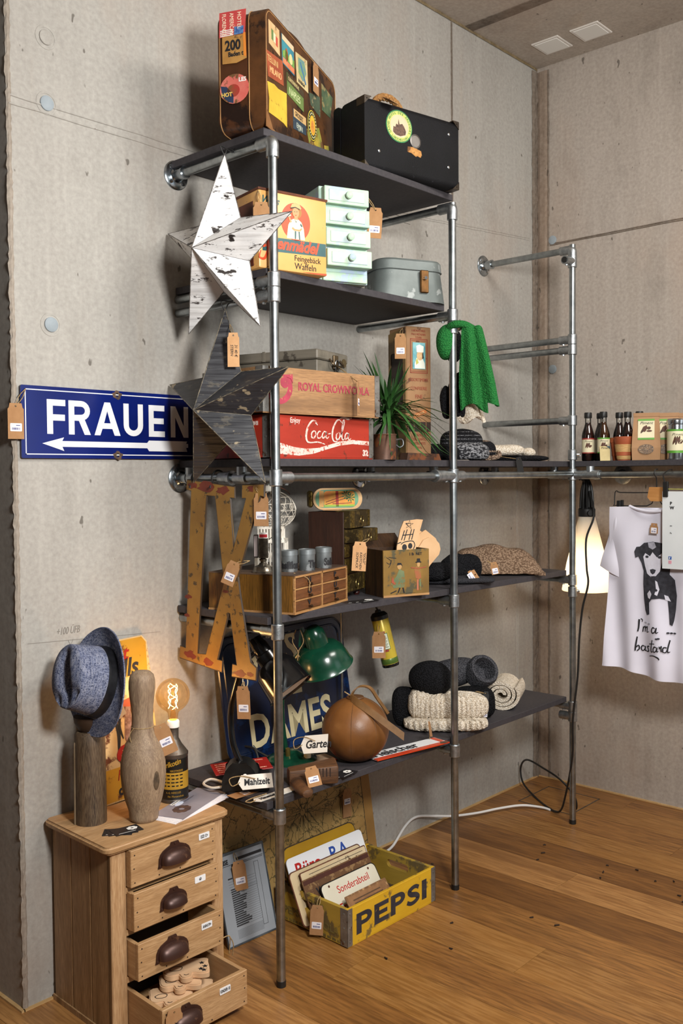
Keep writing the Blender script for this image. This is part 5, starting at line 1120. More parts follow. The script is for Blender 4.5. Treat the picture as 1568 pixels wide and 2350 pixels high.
# wooden plane
OLDW = wood('#6a4526', '#4d3019', 'x', 3, .6, '#3a2413')
t = thing('wooden_block', 'worn brown wooden mould block with carved grooves on the lowest shelf', 'wooden block', (-2.06, -.345, T5), -38)
b = bx(0, .155, -.028, .038, 0, .058, .008, seg=2)
for v in b.verts: v.co += Vector((0, 0, .008*noise.noise(v.co*30) - (.012 if v.co.x < .05 and v.co.z > .03 else 0)))
P(t, 'block', b, OLDW)
b = bmesh.new()
for i in range(7): bx(.06+.011*i, .064+.011*i, -.0285, -.027, .022, .048, b=b)
P(t, 'carved_groove', b, mat('#2a180c', None, .8), smooth=0)
t = thing('wooden_peg', 'short rounded wooden peg sticking out over the shelf edge in front of the wooden block', 'wooden handle', (-2.075, -.40, T5+.017), 0, None, (rad(90), 0, rad(-28)))
P(t, 'grip', lathe([(0, -.01), (.018, -.008), (.024, .0), (.0245, .05), (.021, .095), (.015, .108), (0, .112)], 24, None, Matrix.Diagonal((1, .75, 1, 1))), OLDW)
tag('brown card price tag laid over the wooden peg and block', (-2.07, -.455, T5+.07), .075, .042, -40, (-55, -12), to=(-2.06, -.43, T5+.05), st=-.04)
for i in range(3): card(('business card on the lowest shelf, bottom of the little fan by the ball', 'business card on the lowest shelf, middle of the little fan by the ball', 'business card on the lowest shelf, top of the little fan by the ball')[i], -1.90+.012*i, -.408-.004*i, T5+.0008*i, -14+11*i, .08, .05)
# knitwear on the lowest shelf
t = thing('ribbed_snood', 'thick cream ribbed snood folded double on the lowest shelf', 'snood', (-1.21, -.335, T5), CAMZ)
def ribs(n, amp):
    def fn(u, v, p):
        p = p.copy(); a = abs(sin(p.x*n))**.5; s = 1-amp*(1-a); return Vector((p.x, p.y*s, p.z*s))
    return fn
P(t, 'lower_fold', blob((-.012, -.02, .024), (.158, .07, .025), 150, 14, ribs(150, .3), e=.6), KC)
P(t, 'upper_fold', blob((.0, .0, .082), (.152, .062, .052), 170, 18, ribs(165, .22), e=.65), KC)
P(t, 'left_bulge', blob((-.105, .0, .09), (.046, .052, .058), 70, 14, ribs(165, .2), e=.75), KC)
heap('knit_hat', 'black knit hat lying on top of the cream ribbed snood', (-1.235, -.275, T5+.112), (.082, .07, .072), KB, .12, 9, 41, cat_='hat', e=1.0)
heap('folded_knit', 'black knit scarf hanging down behind the left end of the cream snood', (-1.285, -.19, T5), (.055, .04, .075), KB, .12, 12, 43)
heap('folded_knit', 'black ribbed snood between the cream one and the rolled scarf', (-1.02, -.315, T5), (.09, .06, .062), knit('#1c1c1f', '#08080a', 120), .1, 12, 45)
t = thing('grey_knit_hat', 'charcoal knit hat with a folded brim lying on the black knitwear', 'hat', (-.985, -.235, T5+.118), 0, None, (0, rad(-14), rad(CAMZ)))
P(t, 'crown', blob((-.03, .02, .042), (.115, .075, .056), 40, 18, rough(.06, 10, 4), e=.9), KGREY); P(t, 'cuff', lathe([(.052, -.04), (.062, -.03), (.064, .02), (.058, .035), (.046, .034), (.04, .0), (.03, -.02), (0, -.02)], 36, None, Matrix.Translation((.085, -.03, .028)) @ Matrix.Rotation(rad(60), 4, 'X') @ Matrix.Rotation(rad(28), 4, 'Y')), KGREY)
t = thing('rolled_scarf', 'cream knit scarf rolled up at the right of the lowest shelf', 'scarf', (-.80, -.315, T5), CAMZ-18)
def roll(u, v):
    a = u*2*pi*3.1; r = .012+.05*u; return (r*cos(a)*1.15, -.07+.17*v, .062+r*sin(a)*.98)
P(t, 'spiral', sheet(roll, 90, 6, .013), KC, smooth=80)
P(t, 'loose_end', sheet(lambda u, v: (-.052-.035*u*(1-.3*u), -.07+.17*v, .05-.045*u), 6, 6, .012), KC, smooth=80)
tag('black card tag with a pale lower half hanging on the black ribbed snood', (-1.06, -.405, T5+.112), .1, .022, CAMZ, (-6, 4), to=(-1.08, -.37, T5+.118), m=BLACK, st=-.078)
# ================================================================ pine chest on the left
PINE1 = wood('#c29d72', '#a67f55', 'x', 2.2, .5, '#94704a', 0); PINEZ = wood('#c5a27a', '#ad875e', 'z', 2.0, .5, '#966f4a'); PINEY = wood('#bd9a70', '#a37d55', 'y', 2.0, .5)
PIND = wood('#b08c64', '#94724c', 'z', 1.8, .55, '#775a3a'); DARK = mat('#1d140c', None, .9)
IRON = mat('#4a3129', '#3a251f', .38, .45, 12, '#6a4a38', .66, 30)
t = thing('pine_chest', 'small pine chest with four drawers and rusty cup handles, lower drawers pulled out', 'chest of drawers', (-2.684, -.313, 0), -1.5)
w, d, h = .376, .306, .508
for i in range(3): P(t, 'side_plank', bx(0, .016, .002+i*.1, .1+i*.1-.0015, .012, h, .001), PIND)
P(t, 'side_panel', bx(w-.016, w, 0, d, .012, h), PINEZ); P(t, 'back_panel', bx(.016, w-.016, d-.01, d, .012, h), PINEZ)
P(t, 'corner_post', bx(0, .047, -.003, .02, .0, h, .003), PINEZ); P(t, 'corner_post', bx(w-.04, w, -.003, .02, .0, h, .003), PINEZ)
P(t, 'base_strip', bx(-.004, .002, 0, d, .0, .016), PIND)
P(t, 'shade_panel', bx(.02, w-.04, .12, .125, .02, h-.01), DARK)  # near-black sheet added for the shade inside the chest
b = prism(rrect(-.024, w+.014, -.022, d+.004, .022, 5), h, h+.021); bmesh.ops.bevel(b, geom=[e for e in b.edges if abs(e.verts[0].co.z-e.verts[1].co.z) < 1e-6], offset=.006, segments=3, affect='EDGES'); P(t, 'top_board', b, PINE1)
DZ = ((.403, .515-.012, .022, 'EIZE·12+', 1), (.288, .391, .034, '·60·', .8), (.16, .26, .05, 'ANNI·39+', 1), (.026, .124, .156, 'KINDER·10', 1))
for i in range(3): P(t, 'rail', bx(.047, w-.04, .0, .018, DZ[i][0]-.02, DZ[i][0]-.004), PINE1)
for i, (z0, z1, o, s, hs) in enumerate(DZ):
    x0, x1 = .049, .334
    k = P(t, 'drawer', bx(x0, x1, -o, -o+.014, z0, z1, .0015), PINE1)
    for q in (x0, x1-.012): P(k, 'drawer_side', bx(q, q+.012, -o+.014, .11, z0, z1-.003), PINEY, smooth=0)
    P(k, 'drawer_bottom', bx(x0+.012, x1-.012, -o+.014, .11, z0+.006, z0+.012), PINEY)
    P(k, 'drawer_back', bx(x0+.012, x1-.012, .098, .11, z0, z1-.012), DARK)  # coloured near-black for the shade at the back of the drawer
    cx = (.190, .176, .158, .122)[i]+(.0 if i < 3 else .0); cz = (z0+z1)/2+.008; R = .047*hs
    cp = bmesh.new(); n = 16; rows = []; hz = R*.78; zb_ = cz-.022
    for j in range(9):
        v = j/8*pi/2; rows.append([cp.verts.new((cx+R*cos(pi*q/n), -o-.001-.03*cos(v)*sin(pi*q/n)**.55, zb_+hz*sin(v)*sin(pi*q/n)**.5)) for q in range(n+1)])
    for A, B in zip(rows, rows[1:]):
        for q in range(n): cp.faces.new((A[q], A[q+1], B[q+1], B[q]))
    oa = [(cx+(R+.007)*cos(pi*q/12), zb_-.004+(hz+.012)*sin(pi*q/12)**.6) for q in range(13)]; ia = [(cx+(R-.004)*cos(pi*q/12), zb_-.004+(hz-.002)*sin(pi*q/12)**.6) for q in range(13)]
    prism([(cx+R+.009, zb_-.009)]+oa[:5]+[(cx+.016, zb_+hz+.008), (cx+.012, zb_+hz+.016), (cx-.012, zb_+hz+.016), (cx-.016, zb_+hz+.008)]+oa[8:]+[(cx-R-.009, zb_-.009), (cx-R+.002, zb_-.009)]+ia[::-1]+[(cx+R-.002, zb_-.009)], o, o+.0035, cp, FX)
    c = P(k, 'cup_handle', cp, IRON, smooth=60)
    for q in ((cx-R-.003, zb_-.003), (cx+R+.003, zb_-.003), (cx, zb_+hz+.011)): P(c, 'nail', lathe([(.004, 0), (.003, .002), (0, .003)], 8, None, Matrix.Translation((q[0], -o-.003, q[1])) @ FX), IRON)
    lx = (.274, .249, .258, .236)[i]; lz = z1-.035
    e = P(k, 'enamel_label', prism(rrect(lx, lx+.037, lz, lz+.018, .002, 2), o, o+.0015, M=FX), ENW); e['label'] = 'small white enamel label with dark lettering'
    txt(e, s, .0125, (lx+.0185, -o-.002, lz+.005), INK, align='CENTER', wx=.55)
    b = bmesh.new()
    for q in ((x0+.012, z0+.012), (x0+.012, z1-.014), (x1-.012, z0+.012), (x1-.012, z1-.014), (x0+.09, z0+.01), (x0+.16, z0+.008), (x1-.01, (z0+z1)/2), (x0+.01, (z0+z1)/2)): cyl((q[0], -o+.001, q[1]), (q[0], -o-.0006, q[1]), .0021, 8, b)
    P(k, 'nail', b, mat('#2e1c10', None, .8))
P(t, 'twine', tube([(.334, -.04, .17), (.36, -.045, .172), (.368, -.04, .15), (.372, -.03, .11)], .0016, 5, tube([(.36, -.045, .172), (.38, -.04, .14), (.385, -.03, .10)], .0016, 5)), TWINE)
# bear shaped breakfast boards in the open drawer
MAPLE = mat('#d9b792', '#cda680', .5, 0, 9)
def bear(label, x, y, z, rz, s=1.0, tl=(0, 0), art=0):
    t2 = thing('animal_board', label, 'wooden board', (x, y, z), 0, 'animal shaped boards in the open drawer', (rad(tl[0]), rad(tl[1]), rad(rz)))
    L = [(-.055, .05), (-.062, .01), (-.058, -.02), (-.04, -.034), (-.02, -.03), (-.014, -.045), (.0, -.052), (.016, -.044), (.02, -.028), (.04, -.034), (.06, -.034), (.066, -.02), (.064, .03), (.055, .05)]
    Q = cat([(a*s, c*s, 0) for a, c in L], 3, True); b = prism([(q.x, q.y) for q in Q], 0, .018); bmesh.ops.bevel(b, geom=[e for e in b.edges if abs(e.verts[0].co.z-e.verts[1].co.z) < 1e-6], offset=.003, segments=2, affect='EDGES')
    P(t2, 'board', b, MAPLE)
    P(t2, 'drawn_face', strokes([[(-.045*s, .0), (-.03*s, .012*s), (-.01*s, .008*s), (-.015*s, -.008*s), (-.038*s, -.01*s), (-.045*s, .0)]], .0022, .0186, None, None, 3), INK, smooth=0)
    P(t2, 'drawn_snout', strokes([[(-.006*s, -.034*s), (.0, -.038*s), (.008*s, -.034*s)]], .0022, .0186, None, None, 3), INK, smooth=0)
    for dx, dy in (((.046, .02), (.054, .0), (.042, -.012), (.05, -.02)) if art else ()):
        P(t2, 'inked_star', prism([(dx+(.009 if q % 2 == 0 else .004)*cos(q*pi/5+.3), dy+(.009 if q % 2 == 0 else .004)*sin(q*pi/5+.3)) for q in range(10)], .0182, .0186), INK, smooth=0)
    return t2

zb = .04
dx0, dy0 = -2.684, -.313
bear('animal shaped maple board at the left of the drawer, at the bottom', dx0+.125, dy0-.075, zb, -42, .86)
bear('animal shaped maple board lying second from the left in the drawer', dx0+.155, dy0-.045, zb+.0195, -40, .92)
bear('animal shaped maple board in the middle of the drawer, under the starred one', dx0+.20, dy0-.03, zb+.039, -38, .9)
bear('animal shaped maple board under the right side of the starred one', dx0+.24, dy0-.035, zb+.001, -36, .9)
bear('animal shaped maple board with inked stars, topmost in the drawer', dx0+.228, dy0-.02, zb+.0585, -36, 1.0, art=1)
tag('brown card tag with handwriting hanging over the front of the lowest drawer', (dx0+.075, dy0-.168, .113), .085, .048, -10, (-4, 4), to=(dx0+.12, dy0-.12, .075), sticker=False, lines=('BRETTCHEN', 'KINDER-'))

# things on the pine chest
TC = .529
OLDLOG = wood('#55402b', '#2c1e12', 'z', 3.2, .65, '#6e5b44')
t = thing('wooden_post', 'dark weathered wooden post with a split side, carrying the hat', 'post', (-2.620, -.125, TC), CAMZ)
P(t, 'shaft', lathe([(.044, 0), (.0435, .1), (.0425, .22), (.041, .25), (.035, .258), (0, .258)], 28), OLDLOG); P(t, 'cup', lathe([(.022, .254), (.03, .262), (.042, .285), (.044, .30), (0, .30)], 28), mat('#3c2a1c', '#2a1c12', .6, 0, 14))
P(t, 'split', tube([(-.038, -.024, .0), (-.037, -.024, .12), (-.036, -.022, .23)], .003, 6), mat('#8a775e', '#6a573f', .7))
# felt hat
HAT = None
def tweed():
    s = NB('blue_tweed'); v = s.co()
    a = s.noise(s.co((1, 1, .12)), 420, 2); b_ = s.noise(s.co((.12, .12, 1)), 420, 2)
    c = s.mix(s.ramp(a, .42, .6), lin('#4a5068'), lin('#777d94')); c = s.mix(s.ramp(b_, .45, .62), c, lin('#858898')); c = s.mix(s.ramp(s.noise(v, 260, 3), .55, .62), c, lin('#3a4056'))
    s.bump(a, .4, .002); return s.done(c, .9, 0, .15)
HAT = tweed()
ax = Vector((-.66, -.68, .30)).normalized()           # where the crown points, as seen by someone facing the shelf
Rz = Matrix.Rotation(rad(CAMZ), 4, 'Z')
lng = Vector((.38, 0, -.92)); lng = (lng-ax*lng.dot(ax)).normalized(); sd = ax.cross(lng)
Mh = Matrix(((lng.x, sd.x, ax.x, 0), (lng.y, sd.y, ax.y, 0), (lng.z, sd.z, ax.z, 0), (0, 0, 0, 1)))
t = thing('felt_hat', 'blue grey tweed trilby hat with a black band, tipped on the wooden post', 'hat', (-2.606, -.16, TC+.40))
t.matrix_basis = Matrix.Translation((-2.606, -.16, .928)) @ Rz @ Mh
# local: x = front, z = crown
def crown(u, v):
    a = u*2*pi; s = v
    rx, ry = .098, .083
    if s < .72:
        k = s/.72; sc = 1-.13*k; z = .105*k
        return (rx*sc*cos(a), ry*sc*sin(a), z*(1+.06*cos(a)*-1))
    k = (s-.72)/.28; sc = .87*(1-k)+.02; x, y = rx*sc*cos(a), ry*sc*sin(a)
    z = .105*(1-.06*cos(a))+.014*sin(min(1, k*1.6)*pi/2)
    z -= .038*math.exp(-(y/.020)**2)*min(1, k*1.7)*(1 if x > -.07 else .5)
    for q in (-1, 1): z -= .012*math.exp(-((x-.055)/.02)**2-((y-q*.04)/.016)**2)
    return (x, y, z)
P(t, 'crown', sheet(crown, 72, 34, .003), HAT, smooth=60)
def brim(u, v):
    a = u*2*pi; r = .0+v; rx, ry = .097+.052*v, .082+.052*v
    z = -.002+.018*v*v*abs(sin(a))**2-.016*v*max(0, cos(a))+.02*v*v*max(0, -cos(a))
    return (rx*cos(a), ry*sin(a), z)
P(t, 'brim', sheet(brim, 72, 8, .003), HAT, smooth=60)
P(t, 'brim_edge', tube([Vector(brim(i/36, 1)) for i in range(36)], .0022, 6, None, 2, True), HAT)
BANDM = mat('#111114', '#1a1a1e', .38, 0, 60)
P(t, 'band', sheet(lambda u, v: ((.0995-.003*v)*cos(u*2*pi), (.0845-.003*v)*sin(u*2*pi), .001+.027*v), 72, 3, .002), BANDM, smooth=60)
P(t, 'bow', bx(-.03, .02, -.09, -.083, .002, .027, .002), BANDM)
tag('pale card price tag poking out under the brim of the tweed hat', (-2.575, -.215, TC+.325), .05, .046, CAMZ, (0, 66), sticker=False, m=CARDL)
# bowling pin
PINW = wood('#a58e72', '#88715a', 'z', 3.2, .65, '#665040'); 
t = thing('bowling_pin', 'large old wooden skittle with a turned head and cracked knot', 'skittle', (-2.512, -.225, TC), CAMZ)
prof = [(.0, 0), (.034, 0), (.0395, .004), (.041, .012), (.0425, .03), (.052, .06), (.0605, .1), (.0635, .135), (.0625, .165), (.058, .19), (.0525, .207), (.0505, .212), (.0495, .218), (.0445, .224), (.037, .24), (.031, .265), (.0295, .29), (.0315, .32), (.0355, .35), (.0375, .375), (.0368, .395), (.033, .412), (.022, .422), (.008, .4245), (0, .4245)]
P(t, 'body', lathe(prof, 48), PINW, smooth=60)
P(t, 'knot', lathe([(.0, .002), (.006, .003), (.012, .001)], 14, None, Matrix.Translation((.045, -.0425, .125)) @ Matrix.Rotation(rad(45), 4, 'Z') @ FX @ Matrix.Diagonal((.8, 2.2, 1, 1))), mat('#5e4a34', '#3f3122', .8, 0, 60))
P(t, 'twine', tube([(.0315*cos(a), .0315*sin(a), .266) for a in [i*2*pi/14 for i in range(14)]], .0013, 5, tube([(-.02, -.026, .266), (-.03, -.03, .25), (-.026, -.034, .23)], .001, 5), 2, True), TWINE)
tag('brown card price tag hanging at the neck of the wooden skittle', (-2.478, -.262, TC+.262), .092, .046, CAMZ+18, (0, -20), to=(-2.49, -.245, TC+.267), st=-.045)
# can lamp with glowing filament bulb
t = thing('can_lamp', 'table lamp made from an old lettered chemical can with a large glowing filament bulb', 'lamp', (-2.352, -.155, TC), CAMZ)
CANM = mat('#6f665c', '#565049', .42, .7, 14, '#5a3a28', .62, 30)
P(t, 'body', lathe([(.041, 0), (.043, .002), (.0432, .008), (.0418, .01), (.0418, .135), (.0432, .137), (.0432, .144), (.04, .148), (.024, .17), (.018, .182), (.0155, .186), (.0155, .215), (.017, .217), (.017, .222), (0, .222)], 40), CANM)
def wrap(x0, x1, z0, z1, m, nm, R=.0422, n=18):
    b = bmesh.new(); V = [[b.verts.new((R*sin(x), -R*cos(x), z)) for z in (z0, z1)] for x in [x0+(x1-x0)*i/n for i in range(n+1)]]
    for u, v in zip(V, V[1:]): b.faces.new((u[0], v[0], v[1], u[1]))
    return P(t, nm, b, m)
BLB = mat('#12110f', '#1a1714', .4); YLB = mat('#b58a2c', '#a0771f', .45, 0, 14)
wrap(-1.9, 1.9, .012, .132, BLB, 'black_label'); wrap(-1.9, 1.9, .042, .092, YLB, 'yellow_label', .0424)
def wtxt(s, size, x, z, m, R=.0427, wx=.75, slope=0, bold=0):
    o = txt(t, s, size, (0, 0, 0), m, bold=bold, wx=wx, ex=0)
    for v in o.data.vertices:
        a = x+v.co.x/R; zz = z+v.co.y+slope*v.co.x; v.co = (R*sin(a), -R*cos(a), zz)
    o.rotation_euler = (0, 0, 0)
wtxt('Erlkotin', .022, -.62, .104, YLB, wx=.8, slope=.28, bold=.0006); wtxt('NIKOTINSEIFE', .0085, -.1, .095, YLB)
for i in range(4):
    for q in range(5): wrap(-.62+q*.3+.04*(i % 2), -.38+q*.3-.03*(q % 2), .0825-i*.0105, .0862-i*.0105, BLB, 'fine_print', .0427, 4)
wtxt('A.-G. HERKULES', .0085, -.4, .03, YLB); wtxt('Abt. Pflanzenschutz', .0085, -.3, .019, YLB)
P(t, 'lamp_holder', lathe([(.014, .215), (.0185, .22), (.0185, .236), (.016, .24), (0, .24)], 24), WHITE)
gl = bpy.data.materials.new('amber_glass'); gl.use_nodes = True; nt = gl.node_tree; nt.nodes.clear()
o_ = nt.nodes.new('ShaderNodeOutputMaterial'); tr = nt.nodes.new('ShaderNodeBsdfTransparent'); tr.inputs[0].default_value = (1, .87, .66, 1); gs = nt.nodes.new('ShaderNodeBsdfGlossy'); gs.inputs['Roughness'].default_value = .04; fr_ = nt.nodes.new('ShaderNodeFresnel'); fr_.inputs[0].default_value = 1.22; mx = nt.nodes.new('ShaderNodeMixShader')
ml_ = nt.nodes.new('ShaderNodeMath'); ml_.operation = 'MULTIPLY'; ml_.inputs[1].default_value = .3; nt.links.new(fr_.outputs[0], ml_.inputs[0]); nt.links.new(ml_.outputs[0], mx.inputs[0]); nt.links.new(tr.outputs[0], mx.inputs[1]); nt.links.new(gs.outputs[0], mx.inputs[2]); nt.links.new(mx.outputs[0], o_.inputs[0])
bc = .328-.013
P(t, 'glass_bulb', lathe([(.013, .24), (.016, .262), (.024, .272)]+[(.0505*cos(a), bc+.0505*sin(a)) for a in [-1.0+i*.16 for i in range(17)]]+[(0, bc+.0505)], 40, closed=True), gl, (-.03*0, 0, 0), smooth=80)
def emis(name, c, st):
    m = bpy.data.materials.new(name); m.use_nodes = True; b = m.node_tree.nodes['Principled BSDF']; b.inputs['Base Color'].default_value = (0, 0, 0, 1); b.inputs['Emission Color'].default_value = c; b.inputs['Emission Strength'].default_value = st; return m
fil = bmesh.new()
for k in range(4):
    tube([(.014*cos(k*pi/2+.5*sin(i*1.4)+i*.35), .014*sin(k*pi/2+i*.35), .275+i*.0072) for i in range(11)], .0009, 5, fil, 3)
P(t, 'filament', fil, emis('filament_glow', (1, .62, .22, 1), 26)); P(t, 'glass_stem', lathe([(.01, .24), (.008, .262), (.003, .28), (.002, .352), (0, .353)], 14), gl)
def point(name, loc, e, c, r=.02):
    l = bpy.data.lights.new(name, 'POINT'); l.energy = e; l.color = c; l.shadow_soft_size = r; o = bpy.data.objects.new(name, l); COL.objects.link(o); o.location = loc; return o
point('bulb_light', (-2.352, -.155, TC+bc), 1.6, (1, .62, .3), .03)
# rusty enamel sign behind
SG = mat('#c08f26', '#b08022', .4, 0, 5, '#5c3019', .60, 9); SGC = mat('#cfb487', '#bb9d6c', .45, 0, 7, '#5c3019', .585, 10)
t = thing('rusty_sign', 'rusted yellow enamel advertising sign leaning on the wall behind hat and skittle', 'sign', (-2.565, -.055, TC), 0, None, (rad(-4.5), rad(-2.5), 0))
w, h = .24, .475
P(t, 'plate', prism([(0, 0), (w-.01, 0), (w, .2), (w-.006, .33), (w, .36), (w-.004, h-.02), (w-.02, h), (0, h)], 0, .003, M=FX), SGC)
dec(t, [(.0, h-.12), (w-.012, h-.115), (w-.008, h-.022), (w-.022, h-.004), (0, h-.004)], SG, .0032, name='yellow_field'); dec(t, [(0, .004), (w-.014, .004), (w-.012, .1), (0, .1)], SG, .0032, name='yellow_field')
RD = mat('#a02218', '#8a1c14', .4, 0, 9, '#5c3019', .66, 14)
txt(t, 't', .06, (.142, -.0042, h-.062), RD, shear=.3, bold=.001); txt(t, 'lls', .075, (.138, -.0042, h-.112), INK, shear=.25, bold=.0018, wx=.9)
txt(t, 'el', .09, (.085, -.0042, .118), RD, shear=.3, bold=.003); txt(t, 'hler h', .045, (.085, -.0042, .062), RD, shear=.3, wx=.8); txt(t, 'or. Crè', .042, (.085, -.0042, .018), INK, bold=.0016, shear=.1, wx=.9)
b = strokes([[(.09, .26, .004), (.105, .2, .012), (.10, .13, .006), (.11, .08, .002)], [(.08, .3, .003), (.09, .24, .006)], [(.12, .26, .004), (.11, .22, .01), (.12, .18, .004)]], .006, .0036, None, FX); P(t, 'print', b, INK, smooth=0)
dec(t, [(.135, .15), (.152, .16), (.158, .22), (.152, .26), (.162, .29), (.14, .285), (.13, .23), (.125, .18)], mat('#9a7e78', '#6a4a40', .6, 0, 90), .0034, name='chipped_patch'); dec(t, [(.12, .29), (.17, .30), (.185, .285), (.16, .268), (.13, .274)], mat('#a63a1e', '#8a3018', .5), .0035, name='red_patch')
# leaflets
for i in range(5):
    t = thing('leaflet', ('leaflet with a flower picture, lowest of the stack on the pine chest', 'leaflet second from below in the stack on the pine chest', 'leaflet third from below in the stack on the pine chest', 'leaflet second from the top in the stack on the pine chest', 'leaflet with a dark flower picture, topmost of the stack on the pine chest')[i], 'leaflet', (-2.352-.004*(4-i), -.232-.004*(4-i), TC+.0015*i), 21-2*(4-i), 'leaflets on the pine chest')
    P(t, 'paper', bx(-.125, .125, -.05, .05, 0, .0013), mat('#77747f', '#8c8a96', .4, 0, 8) if i == 4 else PAPER)
    if i == 4:
        b = bmesh.new()
        for q in range(9): a = q*2*pi/9; prism(oval(-.055+.02*cos(a), -.004+.017*sin(a), .013, .009, 10), .0014, .0016+.00003*q, b)
        P(t, 'flower_print', b, mat('#2b2430', '#5a4238', .5, 0, 60), smooth=0); P(t, 'light_patch', prism(oval(-.02, .026, .02, .009), .0014, .0016), mat('#c9d3e6')); P(t, 'title_box', bx(-.04, .03, .036, .046, .0013, .0017), WHITE)
        b = bmesh.new()
        for q in ((-.036, .026, .0395, .0425), (.0, .06, .0225, .0235), (.0, .05, .019, .02)): prism([(q[0], q[2]), (q[1], q[2]), (q[1], q[3]), (q[0], q[3])], .0018, .0019, b)
        P(t, 'print', b, INK, smooth=0)
    else: pass
for i in range(3): card(('business card on the pine chest, leftmost of the little fan', 'business card on the pine chest, middle of the little fan', 'business card on the pine chest, topmost of the little fan')[i], -2.617+.011*i, -.252-.004*i, TC+.0008*i, -42+16*i, .08, .05)
# ================================================================ on the floor by the wall
t = thing('map_board', 'old brownish map mounted on board, leaning on the wall below the lowest shelf', 'map', (-2.17, -.085, .0), 0, None, (rad(-8.5), 0, 0))
w, h = .84, .505
def mapmat():
    s = NB('old_map'); v = s.co(); c = s.mix(s.ramp(s.noise(v, 7, 5), .35, .65), lin('#9c7a45'), lin('#b5955c'))
    c = s.mix(s.ramp(s.noise(v, 22, 6, .7, 1.5), .56, .62), c, lin('#6d5a34'))
    vo = s.n('TexVoronoi', feature='DISTANCE_TO_EDGE'); vo.inputs['Scale'].default_value = 16; ds = s.noise(v, 9, 5, .7); mp = s.mix(.12, v, ds); s.l(mp, vo.inputs['Vector'])
    c = s.mix(s.ramp(vo.outputs['Distance'], .006, .03, (1, 1, 1, 1), (0, 0, 0, 1)), c, lin('#4c4428')); c = s.mix(s.ramp(s.noise(v, 3.2, 4), .62, .7), c, lin('#5a5c3c'))
    return s.done(c, .6)
P(t, 'map_sheet', bx(0, w, -.004, 0, 0, h), mapmat(), smooth=0); P(t, 'border_line', bx(w-.05, w-.048, -.0045, -.004, 0, h), INK); P(t, 'margin', bx(w-.046, w, -.0045, -.004, 0, h), mat('#a17a42', '#8f6a36', .6, 0, 8))
rm = random.Random(11); L = []
for i in range(26):
    a = i*2*pi/26+rm.random()*.2; r = .05; x, z = .47, .29; q = [(x+.012*cos(a), z+.012*sin(a), .0022)]
    for k in range(6): a += rm.uniform(-.4, .4); x2, z2 = q[-1][0]+rm.uniform(.012, .05)*cos(a), q[-1][1]+rm.uniform(.01, .04)*sin(a); q.append((min(max(x2, .02), w-.06), min(max(z2, .02), h-.02), .0012))
    L.append(q)
P(t, 'road_lines', strokes(L, .0014, .0046, None, FX, 2), mat('#3b3c26', None, .7), smooth=0)
P(t, 'backing', bx(0, w, 0, .004, 0, h), mat('#6b5233', None, .8))
tag('brown card price tag on the brownish map, right below the edge of the lowest shelf', (-1.485, -.068, .315), .11, .04, -10, to=(-1.487, -.06, .37), st=-.04)
t = thing('framed_form', 'grey printed form in a thin metal frame leaning at the foot of the map', 'framed form', (-2.159, -.17, .0), 0, None, (rad(-15.5), 0, rad(-3.5)))
w, h = .2, .285; GREYP = mat('#8e9399', '#82878d', .35, 0, 4)
P(t, 'sheet', bx(0, w, -.001, .003, .0, h), GREYP); b = bx(w-.004, w, -.004, .004, 0, h); bx(0, w, -.004, .004, 0, .005, b=b); bx(0, w, -.004, .004, h-.008, h, b=b); bx(0, .003, -.004, .004, 0, h, b=b); P(t, 'frame', b, mat('#3c4146', '#6d757c', .3, .6, 12), smooth=0)
txt(t, 'SPEISE', .02, (.008, -.0014, h-.036), INK, bold=.0008, wx=.8); b = bmesh.new()
def bar(x0, x1, z0, z1): bx(x0, x1, -.0014, -.001, z0, z1, b=b)
bar(.085, .19, h-.033, h-.024); bar(.008, .192, h-.042, h-.0405); bar(.06, .19, h-.043-.003, h-.0445); bar(.062, .115, h-.068, h-.06); bar(.04, .058, h-.084, h-.080)
for i in range(5): bar(.04, .15, h-.092-i*.008, h-.0915-i*.008)
rf = random.Random(2)
for i in range(18): zz = h-.118-i*.0066; bar(.045, .075+rf.random()*.035, zz, zz+.0034); bar(.045, .15, zz-.0012, zz-.0008)
for i in range(8): zz = h-.242-i*.0035; bar(.045, .15, zz, zz+.0005)
for q in ((.150, .151, .03, h-.055), (.168, .169, .03, h-.055)): bar(*q)
bar(.150, .169, .03, .031); bar(.150, .169, h-.056, h-.055)
P(t, 'print', b, INK, smooth=0)
tag('brown card price tag with a loop of twine hanging on the framed form', (-2.085, -.135, .245), .1, .044, -30, (0, -7), to=(-2.075, -.10, .272))
